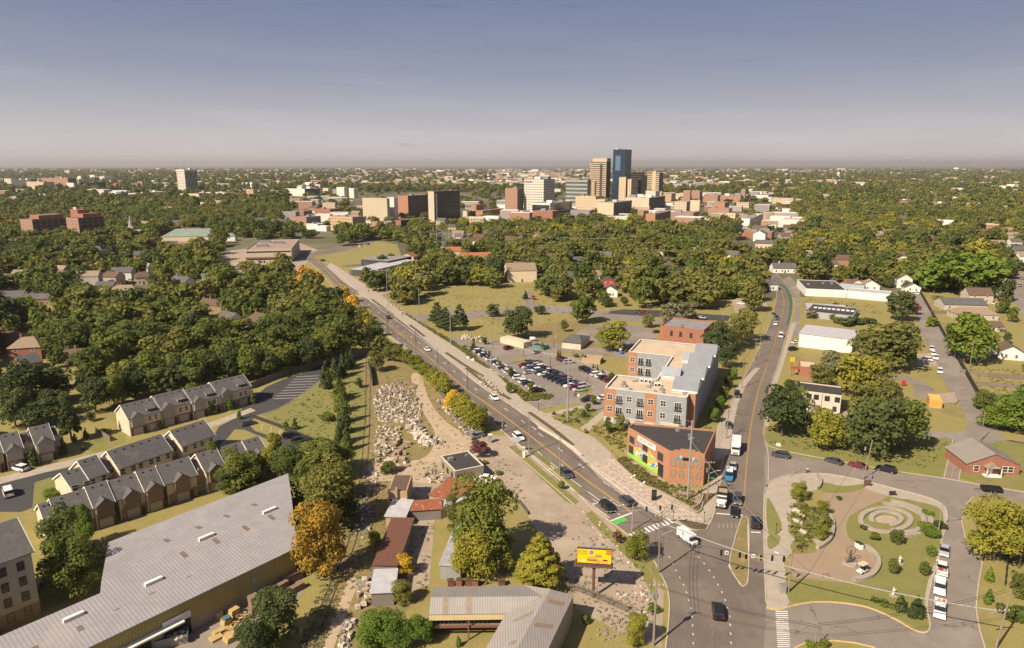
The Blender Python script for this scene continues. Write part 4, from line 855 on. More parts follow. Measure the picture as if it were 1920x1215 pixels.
row('town_house_row','nearest stepped row of town houses in front of the warehouse roof',((87,979),(385,887)),5.2,[(87,108,0,4.8,2.8,9),(109,175,0,5.2,3.,9),(176,212,-.4,5.5,3.2,9.5),(213,222,2,5.,2.4,6.5),(222,271,0,5.4,3.,9),(272,304,-.4,5.6,3.2,9.5),(305,312,2,5,2.4,6),(312,368,0,5.6,3.1,9.2),(370,384,1.5,5.,2.4,7),(385,420,-.4,5.7,3.2,9.5),(421,470,0,5.6,3.1,9.3),(472,500,-.3,5.7,3.1,9.3)],br_bn,br_bn,'garage',cream)
row('town_house_row','left edge row of town houses with pale fronts and parked white car',((9,846),(98,825)),5.4,[(-40,5,0,5.4,3.,9),(9,41,-.5,5.4,3.2,9.5),(42,64,2.5,4.8,2.4,7),(66,99,-.6,5.6,3.3,9.5),(100,112,2.5,4.8,2.4,7)],gsd,br_bn,'garage',cream)
# apartment at the left edge
c=G(78,1152); t=thing('apartment_house','four storey pale apartment house with dark balconies at the left edge','building',(c.x-17*math.cos(rad(50)),c.y-17*math.sin(rad(50)),0),rad(50))
gable(t,0,17,0,14,12.6,16.2,gsd,shing,ov=.5,trim=wsid); MB().box(-.02,17.02,-.05,-.003,0,2.7).obj('lower_wall',br_bn,t)
for z in (1,3.9,6.8,9.7):
    for x in (12.6,15.2): win(t,'f',0,0,x,z,.9,1.5,1,2,dfr)
    MB().box(6,10.4,-1.5,-.01,z-.5,z-.35).obj('balcony_floor',dfr,t); q=MB(); [q.box(x,x+.05,-1.5,-1.45,z-.35,z+.55) for x in np.linspace(6,10.35,12)]; q.box(6,10.4,-1.5,-1.44,z+.55,z+.62); q.obj('balcony_rail',dfr,t)
    win(t,'r',17,0,4,z,1.,1.5); win(t,'r',17,0,9,z,1.,1.5)
clr_rect((c.x-17*math.cos(rad(50)),c.y-17*math.sin(rad(50)),0),17,14,rad(50),0)
# ---------------------------------------------------------------- other nearby buildings
t,w_,d_=flat('two_storey_office','pale rendered two storey house with dark flat roof among big trees','building',(1493,730),(1578,741),(1582,725),6.6,mat('pale_render',(.6,.5,.41),(.53,.44,.36)),darkroof,par=.45,trim=dfr)
for x in (.3,.46,.7,.92): win(t,'f',0,0,w_*x,4.1,1.3,1.5,2,1,dfr)
for x in (.27,.88): win(t,'f',0,0,w_*x,.9,1.,1.5,1,2,dfr)
MB().box(w_*.585,w_*.595,-.1,-.003,0,6.2).obj('downpipe',dfr,t); MB().box(w_*.36,w_*.56,-.06,-.003,0,2.4).obj('garage_door',metal,t); MB().box(w_*.2,w_*.35,-1.,-.01,2.4,2.6).obj('canopy',dfr,t)
for y in (.3,.7): win(t,'r',w_,0,d_*y,4,1,1.4,1,2,dfr)
t,w_,d_=simple('white_warehouse','white windowless warehouse with sloping pale roof beside the road','warehouse',(1499,625),(1599,637),(1602,622),6.,wsid,whtin,.6)
t,w_,d_=flat('long_warehouse','long white walled warehouse with black flat roof behind the grass','warehouse',(1511,541),(1588,544),(1578,527),4.6,wsid,darkroof,par=.3)
units(t,4,w_,d_,4.4,5)
t,w_,d_=flat('white_wall_annex','white walled annex joined to the long black roof warehouse','warehouse',(1589,545),(1668,552),(1672,546),4.4,wsid,whtin,par=.2)
t,w_,d_=flat('blue_shed','pale blue shed with rust orange roof behind the long warehouse','shed',(1576,531),(1621,535),(1624,526),3.6,mat('pale_blue_wall',(.35,.42,.45)),rusty,par=.05)
t,w_,d_=flat('low_workshop','low grey workshop with cluttered dark and pale roof','building',(1511,583),(1600,592),(1668,583),3.4,mat('grey_block',(.36,.36,.37)),darkroof,par=.3)
for i in range(9): x=2+i*w_*.1; MB().box(x,x+w_*.07,d_*.5,d_*.62,3.2,3.5).obj('roof_vent',wsid,t)
t,w_,d_=flat('narrow_store','narrow pale roofed store in front of the mown strip','building',(1511,575),(1590,580),(1585,572),3.2,mat('grey_block2',(.3,.29,.28)),whtin,par=.2)
t,w_,d_=flat('red_brick_hall','red brick flat roofed hall with three narrow dark windows','building',(1238,610),(1320,619),(1333,602),7.4,br_rd,greyroof,par=.6)
for x in (.27,.48,.72): win(t,'f',0,0,w_*x,3.2,1.0,2.2,1,2,dfr)
MB().box(w_*.45,w_*.49,1.5,2.4,7,8.4).obj('chimney',br_rd,t); MB().box(w_*.02,w_*.06,-.03,-.003,0,7).obj('downpipe',bkg,t)
t=house('small brick house with grey metal roof and white porch gable beside the crossroads',1879,893,10.5,13,3.,-5,br_rd,stripes('weathered_seam_roof',(.27,.235,.205),(.2,.175,.155),.5,0,rough=.5,frac=.15),rh=2.8,nw=0,name='brick_house')
# the gable faces the street: rebuild roof direction by turning
t.rotation_euler=(0,0,rad(85)); g=G(1846,884); g2=G(1908,892); t.location=(g2.x+.3,g2.y,0)
for o in list(t.children):
    if o.name.startswith('window') or o.name.startswith('door'): 
        for k_ in list(o.children): bpy.data.objects.remove(k_)
        bpy.data.objects.remove(o)
for y in (2.2,3.6,10.6): win(t,'l',0,0,y,.9,1.2,1.4)
p_=link('porch',None,t,(0,0,0)); m=MB(); m.face([(-1.9,5.3,2.5),(-1.9,9,2.5),(-1.9,7.15,3.5)],0); m.face([(-1.9,9,2.5),(-1.9,5.3,2.5),(-1.9,7.15,3.5)],0); m.face([(-2.1,5.1,2.4),(-2.1,7.15,3.6),(.3,7.15,3.6),(.3,5.1,2.4)],1); m.face([(-2.1,9.2,2.4),(-2.1,7.15,3.6),(.3,7.15,3.6),(.3,9.2,2.4)],1)
for y in (5.4,8.9): m.box(-1.9,-1.7,y-.1,y+.1,0,2.5,0)
m.box(-1.9,-.02,5.2,9.1,0,.25,0); m.obj('porch_roof',[wsid,shing2],p_); MB().box(-.06,-.003,6.6,7.6,.25,2.4).obj('door',wsid,t)
t,w_,d_=flat('red_shop','little red brick shop with bright red canopy by the road','shop',(1499,687),(1531,690),(1533,678),4.,br_rd,tanroof,par=.4)
m=MB(); m.prism([(-3,-.5),(-.02,-1.),(-.02,2.5),(-2,2)],3.,3.3,bottom=True); [m.box(x,x+.15,y,y+.15,0,3.) for x,y in ((-2.7,-.2),(-1.8,1.6))]; m.obj('canopy',mat('red_canopy',(.4,.05,.04)),t)
t,w_,d_=flat('yellow_container','bright yellow flat roofed container box beside the loop drive','container',(1743,749),(1768,752),(1771,741),2.7,mat('yellow_wall',(.5,.3,.08)),mat('yellow_roof',(.62,.42,.13),(.55,.36,.1)),par=.1)
t,w_,d_=flat('black_carport','black roofed carport beside the curved drive','carport',(1663,742),(1695,745),(1697,734),2.8,darkroof,darkroof,par=.05)
t,w_,d_=flat('park_pavilion','small cream pavilion with dark hipped roof by the lawn','pavilion',(1057,640),(1087,643),(1095,630),2.9,cream,shing,par=0)
gable(t,-.6,w_+.6,-.6,d_+.6,2.9,4.8,cream,shing,hip=3)
MB().box(w_*.5,w_*.5+.9,-.05,-.003,0,2.1).obj('door',dfr,t); MB().box(w_*.1,w_*.4,-.06,-.003,1.9,2.7).obj('shutter',bkg,t)
t,w_,d_=flat('site_container','long cream site container with white end by the works','container',(938,632),(982,643),(988,637),2.6,cream,cream,par=.05)
t,w_,d_=flat('skip','teal waste skip beside the park entrance','skip',(998,646),(1019,650),(1022,645),1.8,mat('teal_steel',(.12,.2,.2)),dfr,par=.4)
t=thing('bin_enclosure','tan walled bin enclosure beside the big car park','enclosure',G(1091,680),rad(-20)); m=MB(); m.box(0,7.5,0,.25,0,2.2); m.box(0,.25,.25,5,0,2.2); m.box(0,7.5,5,5.25,0,2.2); m.obj('wall',mat('tan_block',(.42,.3,.2)),t); MB().box(7.55,7.65,.3,5.2,0,2.).obj('gate',mat('brown_gate',(.2,.13,.09)),t); MB().box(2,4,1.5,3.2,0,1.4).obj('bin',blk,t)
t=thing('portable_toilet','blue portable toilet at the edge of the grass','toilet',G(1163,664),rad(-10)); MB().box(-.6,.6,-.6,.6,0,2.1).obj('cabin',mat('blue_plastic',(.05,.15,.4),rough=.4),t); MB().box(-.63,.63,-.63,.63,2.1,2.3).obj('roof',wsid,t); MB().box(-.4,.4,-.63,-.605,.1,1.9).obj('door',mat('blue_door',(.08,.2,.5)),t)
t=thing('propane_tank','white rounded tank standing behind the skip','tank',G(999,640),rad(-10)); m=MB(); m.tube((-1.3,0,1.3),(1.3,0,1.3),.8,n=12); m.obj('vessel',wsid,t,True); MB().box(-1,-.7,-.5,.5,0,.7).obj('foot',metal,t); MB().box(.7,1.,-.5,.5,0,.7).obj('foot',metal,t)
# mid-distance commercial buildings by the avenue
t,w_,d_=flat('tan_office_block','large tan and brown three storey office block left of the avenue','office building',(460,468),(546,466),(531,449),11,mat('tan_concrete',(.52,.42,.32),(.45,.36,.27)),mat('brown_gravel_roof',(.34,.25,.19),(.28,.2,.15)),par=.8)
for z in (2.2,8.2): MB().box(.6,w_-.6,-.08,-.003,z,z+1.1).obj('window_band',glass,t); MB().box(-.08,-.003,.6,d_-.6,z,z+1.1).obj('window_band',glass,t)
MB().box(-.5,w_+.3,-.5,-.09,3.4,4.6).obj('brown_spandrel',mat('brown_panel',(.22,.13,.08)),t)
for x,y in ((.1,.75),(.15,.3),(.45,.6)): MB().box(w_*x,w_*x+9,d_*y,d_*y+4,10.3,12.6).obj('plant_room',metal,t)
simple('white_front_store','low store with pale roof and white framed front by the promenade','shop',(656,505),(697,508),(722,485),4.4,mat('charcoal_wall',(.07,.065,.07)),whtin,.4)
simple('grey_roof_store','black walled store with broad pale grey roof behind the lawn','shop',(677,486),(727,490),(752,480),6,mat('charcoal_wall2',(.055,.05,.055)),greyroof,.3)
t,w_,d_=simple('brown_brick_store','brown brick store with wide grey roof beside the promenade','shop',(709,524),(757,522),(738,507),5.,brick('tan_red_brick',(.34,.15,.08),(.26,.12,.07),(.3,.2,.15)),greyroof,.6)
win(t,'f',0,0,w_*.4,.2,2.6,2.6,3,2,dfr)
simple('pale_roof_store','small store with white roof beside the hedge','shop',(749,503),(778,500),(775,494),3.6,gsd,whtin,.3)
simple('black_store','low black store behind the orange tree','shop',(795,520),(818,518),(812,511),3.,mat('charcoal_wall3',(.05,.045,.05)),darkroof,.2)
t=house('plain tan gymnasium with gable front and one arched window',979,529,20,24,8,6,cream,shing2,rh=3.6,nw=0,name='gymnasium',cat='building')
# ================================================================ houses among the trees
HC={'w':wsid,'c':cream,'b':br_rd,'g':gsd,'n':br_bn,'v':vinyl}; RC_={'g':shing,'t':shing2,'b':shing3,'r':terra}
redw=mat('red_siding',(.35,.06,.05)); bluew=mat('blue_siding',(.16,.24,.33)); HC['R']=redw; HC['B']=bluew
HL=[ # px,py,w,d,hw,deg,wall,roof,rh,hip,chim,label
(14,664,12,11,5.5,20,'b','b',3.2,4,1,'brown hip roofed brick house at the left edge of the wood'),
(48,676,12,11,5.5,15,'b','t',3.2,4,1,'brick house with grey tan hip roof beside its brown roofed twin'),
(64,694,7,9,3.,60,'b','g',2.6,0,0,'small pinkish brick gabled house peeping from dark trees'),
(150,682,14,9,3.,10,'n','b',2.2,0,1,'low brown roofed house nearly hidden in the left wood'),
(196,553,10,9,5,10,'w','g',2.8,0,0,'white and grey gabled house in the upper left wood'),
(228,562,18,12,4.5,5,'b','t',3.4,5,1,'large house with tan hip roof and two chimneys in the wood'),
(60,574,22,10,4,8,'n','g',2.4,0,1,'long dark roofed house in the upper left wood'),
(18,568,14,9,4,10,'g','g',2.4,0,0,'grey and white house at the left edge above the wood'),
(270,533,10,9,5,30,'c','b',3.,3,1,'brown roofed cream house high in the left wood'),
(418,618,11,9,4.5,-35,'w','g',3.6,0,1,'white house with steep grey gable roof beside the avenue wood'),
(474,620,12,10,4.5,-30,'b','b',3.4,3,1,'brick house with brown hip roof near the avenue wood'),
(395,585,18,8,4,-25,'n','b',2.4,0,1,'long brown roofed house behind the steep grey roofed one'),
(382,548,10,10,4.5,10,'b','t',3.2,4,0,'pinkish tan hip roofed house beside the bare tree'),
(178,482,12,10,6,10,'w','g',3.,3,2,'grey roofed house with white chimneys in the upper left wood'),
(312,466,18,9,4,12,'w','g',2.6,0,2,'white gabled cottage before the green roofed school'),
(4,478,14,10,7,10,'B','g',3.4,0,0,'blue grey house at the far left edge'),
(488,420,22,14,5,15,'w','g',3,0,0,'long white house row left of the cream tower blocks'),
(295,400,14,12,6,0,'w','g',3,3,2,'white villa alone among trees below the campus'),
(1083,500,16,10,4.5,15,'v','g',2.8,3,0,'beige hip roofed duplex right of the gymnasium'),
(1074,531,7,8,5,20,'B','g',2.8,0,0,'narrow pale blue gabled house among trees'),
(1120,527,9,8,4,10,'v','t',2.8,0,0,'tan house half hidden right of the blue house'),
(1154,541,7,9,4.8,80,'R','g',2.8,0,0,'red gabled house with white porch in the trees'),
(1158,555,8,9,4,80,'w','g',2.6,0,0,'white porch house in front of the red house'),
(895,492,26,12,4.5,8,'c','r',3.,0,0,'long building with orange tile roof behind the park trees'),
(850,480,16,10,4.5,8,'c','r',3.,0,0,'orange roofed cottage left of the long orange roof'),
(780,492,10,12,5,75,'c','r',2.8,0,0,'orange brick gabled end beside the white roofed store'),
(875,465,17,11,7,0,'w','g',2.,3,0,'cream walled utility house beside the substation'),
(900,455,14,10,5,0,'b','b',3.4,0,0,'brown roofed pair of gables right of the substation'),
(1380,466,12,10,4.5,40,'w','g',3.2,0,2,'white house with white chimneys in the middle wood'),
(1368,488,12,10,4.5,-40,'w','g',3.2,0,0,'white gabled house with dark roof right of the middle wood'),
(1400,446,10,10,5,20,'w','t',3.,0,0,'white house with tan roof below the brown brick range'),
(1436,452,12,12,8,60,'w','g',3.,0,0,'tall white gable end beside the far road'),
(1440,545,13,10,4,5,'w','g',2.4,0,0,'small white house by the road bend'),
(1472,512,17,11,3.6,-5,'w','g',3.2,0,2,'low grey roofed house with white dormer beside the road bend'),
(1618,540,8,9,3.,80,'w','g',2.6,0,1,'little white porch house leftmost behind the long warehouse'),
(1646,543,8,10,3.4,75,'w','t',3.,0,0,'little white house with tan gable roof behind the warehouse'),
(1704,538,10,9,6,80,'w','g',3.,0,0,'two storey white house at the top of the alley'),
(1722,546,7,9,3.,80,'w','g',2.4,0,0,'small white porch cottage beside the two storey white house'),
(1810,582,22,13,3.2,-8,'v','g',2.6,0,0,'broad grey roofed bungalow beside the back lane'),
(1838,569,13,10,5,-8,'v','b',3.4,0,0,'tan gabled house rising behind the grey bungalow'),
(1832,600,20,11,3,-8,'v','t',2.6,4,0,'tan roofed bungalow in front of the grey bungalow'),
(1862,622,9,8,2.6,-8,'v','b',1.6,0,0,'small brown roofed garage on the right'),
(1912,671,10,9,3.2,70,'w','b',2.6,0,0,'white house with brown roof at the right edge'),
(1880,530,12,10,4.5,70,'w','g',3.,0,0,'white fronted grey roofed house near the right street'),
(1890,556,10,9,3.,70,'v','g',2.4,0,0,'grey roofed cottage beside the right hand street'),
(1775,450,14,11,7,20,'w','b',4.,3,2,'white and red tall house high in the right wood'),
(1748,456,14,10,5,10,'b','b',3.,4,0,'brown hip roofed house left of the tall white house'),
(1830,462,20,12,5,0,'v','g',3,5,0,'wide grey hip roofed house in the right wood'),
(1905,452,18,12,6,0,'v','t',3,4,1,'tan house near the right edge of the upper wood'),
(1795,476,8,8,3.,0,'w','g',2.4,0,0,'little white gable right of the tall white house'),
(1745,468,9,8,3.,0,'w','g',2.4,0,0,'low white gable in the upper right wood'),
(1560,505,9,8,4,0,'w','b',2.6,0,0,'white speck of a house in the middle right wood'),
(1700,470,8,8,4,30,'w','g',2.6,0,0,'white gable amid the trees left of the red beech'),
(45,425,14,11,6,0,'w','g',3,0,0,'pale house left of the brick hotel block'),
(355,441,30,16,5,5,'v','b',3.,5,0,'brown roofed long hall behind the green roofed school'),
(330,425,16,12,5,0,'b','g',3.,0,0,'brick house behind the green roof among dark trees'),
(520,425,24,14,7,12,'n','g',2.,0,0,'brown flat looking terrace at the start of downtown'),
(1000,452,12,10,4,0,'v','t',2.6,0,0,'small tan house deep in the central wood'),
(940,468,16,10,4.5,0,'n','g',2.8,0,0,'brown house behind the trees above the gymnasium'),
(1700,405,20,14,6,0,'b','b',3,0,0,'brick hall left of the long red school'),
]
for (px,py,w_,d_,hw,dg,wl,rf,rh,hp,ch,lb) in HL:
    house(lb,px,py,w_,d_,hw,dg,HC[wl],RC_[rf],rh=rh,hip=hp,chim=ch,nw=2 if w_<14 else 4,fl=2 if hw>4.6 else 1,far=py<480)
# ================================================================ distant buildings
def far(name,label,xl,xm,xr,yb,yt,wm,rm=None,side=None,deg=-28,par=.6,cat='building',group=None,bands=0,bandm=None,sbands=True):
    """building with a lit left face xl..xm and a right face xm..xr mostly painted darker for shade, standing at the distance of yb"""
    c=G(xm,yb); a=rad(deg); u=Vector((math.cos(a),math.sin(a),0)); v=Vector((-u.y,u.x,0))
    kl=(xl-CX)/F; kr=(xr-CX)/F
    def solve(p,d,k): # px of p+d*s equals k ;depth=Y*CP+CAMZ*SP
        return (k*(p.y*CP+CAMZ*SP)-p.x)/(d.x-k*d.y*CP)
    w=abs(solve(c,-u,kl)); d=abs(solve(c,v,kr)); h=hgt(xm,yb,yt)
    w=min(w,400); d=min(max(d,6),400)
    o=c-u*w; t=thing(name,label,cat,(o.x,o.y,0),a,group)
    m=MB(); m.box(0,w,0,d,0,h-par); e=.5
    m.box(0,w,0,e,h-par,h); m.box(0,w,d-e,d,h-par,h); m.box(0,e,e,d-e,h-par,h); m.box(w-e,w,e,d-e,h-par,h)
    m.obj('wall',wm,t); MB().box(e+.01,w-e-.01,e+.01,d-e-.01,h-par,h-par+.1).obj('roof',rm or greyroof,t)
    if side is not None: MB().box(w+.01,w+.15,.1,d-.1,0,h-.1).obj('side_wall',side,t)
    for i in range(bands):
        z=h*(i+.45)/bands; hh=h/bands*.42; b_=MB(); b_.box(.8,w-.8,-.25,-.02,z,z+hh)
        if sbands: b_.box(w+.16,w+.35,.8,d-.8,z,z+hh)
        b_.obj('window_band',bandm or glass,t)
    for i in range(max(1,min(5,int(w*d/500)))):
        x=R.uniform(.15,.8)*w; y=R.uniform(.2,.75)*d; s=min(w,d)*R.uniform(.06,.16); MB().box(x-s,x+s,y-s,y+s,h-par,h+s*.7).obj('plant_room',[metal,wsid,wm][i%3],t)
    clr_rect((o.x,o.y,0),w,d,a,10)
    if h<16: clr_rect((o.x,o.y,0),w,d,a,24); clr_rect((o.x,o.y,0),w,d,a,38)
    return t,w,d,h
crm=mat('cream_stone',(.6,.47,.33),(.53,.41,.29),scale=.05); whc=mat('white_concrete',(.66,.6,.53),(.58,.53,.47),scale=.05)
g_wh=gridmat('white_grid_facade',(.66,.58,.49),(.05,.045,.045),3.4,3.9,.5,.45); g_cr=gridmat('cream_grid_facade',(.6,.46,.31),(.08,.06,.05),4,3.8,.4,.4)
g_br=gridmat('brick_grid_facade',(.36,.19,.125),(.24,.2,.17),3.6,3.4,.45,.45); g_tn=gridmat('tan_grid_facade',(.48,.34,.2),(.1,.08,.06),4,3.6,.35,.4)
g_dk=gridmat('shade_grid_side',(.1,.09,.09),(.03,.03,.035),3,3.6,.5,.5); g_lt=gridmat('lattice_facade',(.5,.42,.3),(.38,.31,.21),3,3,.5,.5); g_gy=gridmat('grey_grid_facade',(.3,.29,.28),(.06,.06,.065),4,3.6,.5,.4)  # the dark grid puts shade into the colour of right side walls
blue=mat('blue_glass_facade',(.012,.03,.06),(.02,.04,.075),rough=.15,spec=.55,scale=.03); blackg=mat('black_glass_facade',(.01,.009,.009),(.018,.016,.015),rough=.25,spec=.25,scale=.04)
gg=mat('green_glass_facade',(.12,.14,.13),(.08,.09,.09),rough=.15,spec=.8,scale=.04); brs=mat('dark_brown_facade',(.06,.045,.04),(.08,.06,.05),rough=.5,scale=.05)  # the dark brown also paints shade on right sides of lighter buildings
B='building'
far('brick_tower','brick tower with white stripe just left of the white bank block',947,970,981,404,353,g_br,side=g_dk)
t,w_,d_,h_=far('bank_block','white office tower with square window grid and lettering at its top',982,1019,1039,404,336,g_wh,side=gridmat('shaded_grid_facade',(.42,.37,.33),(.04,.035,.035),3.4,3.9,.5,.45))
text('CHASE',h_*.075,blk,t,(w_*.25,-.4,h_*.9),name='lettering')
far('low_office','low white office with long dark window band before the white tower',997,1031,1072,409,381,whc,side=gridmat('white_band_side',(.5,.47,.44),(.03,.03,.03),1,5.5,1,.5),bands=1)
far('brick_store','low brick building at the foot of the white tower',999,1036,1049,412,396,br_rd)
far('glass_office','greenish glass office block left of the tan tower',1060,1101,1107,388,337,gg,side=blackg,bands=7,bandm=mat('pale_spandrel',(.36,.36,.33)),sbands=False)
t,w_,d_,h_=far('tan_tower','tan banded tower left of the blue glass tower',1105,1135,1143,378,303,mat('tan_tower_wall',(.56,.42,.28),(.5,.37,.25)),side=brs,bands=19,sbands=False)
MB().box(w_*.12,w_,2,d_,h_-.6,h_+7).obj('penthouse',mat('tan_cap',(.58,.42,.29)),t); MB().box(w_*.62,w_*.76,-.6,-.26,0,h_*.95).obj('dark_shaft',brs,t)
far('tan_annex','slim tan annex at the left foot of the tan tower',1108,1114,1117,384,340,g_tn)
t,w_,d_,h_=far('blue_tower','tall blue glass tower, highest on the skyline',1147,1170,1181,378,280,blue,side=blackg)
for i in range(26): z=h_*i/26; MB().box(.3,w_-.3,-.12,-.01,z,z+.35).obj('floor_line',mat('navy_line',(.012,.025,.05),rough=.3),t)
MB().box(w_*.2,w_*.6,-.2,-.125,h_*.6,h_*.88).obj('pale_glass_panel',mat('pale_blue_glass',(.1,.17,.24),rough=.15,spec=1),t)
for x in (.2,.5,.8): MB().tube((w_*x,d_*.5,h_),(w_*x,d_*.5,h_+9),.25,.1).obj('antenna',metal,t)
far('dark_slab','dark slab tower behind the twin cream tower',1178,1201,1206,374,323,brs,bands=12,bandm=blackg)
far('tan_slab','narrow tan banded slab between the dark and the tan towers',1198,1206,1212,373,329,g_tn,side=blackg,bands=12)
far('cream_tower','left half of the twin cream residential tower',1159,1172,1175,384,332,g_cr,side=brs)
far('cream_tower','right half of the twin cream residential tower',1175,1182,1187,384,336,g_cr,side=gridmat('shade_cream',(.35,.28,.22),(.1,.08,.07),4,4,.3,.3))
t,w_,d_,h_=far('banded_tower','tan tower with dark bands, rightmost of the skyline',1211,1234,1242,368,324,mat('tan_tower_wall2',(.56,.43,.28),(.5,.38,.25)),side=brs,bands=12,sbands=False); MB().box(w_*.45,w_*.75,-.6,-.26,0,h_+4).obj('shaft',mat('tan_shaft',(.58,.43,.25)),t)
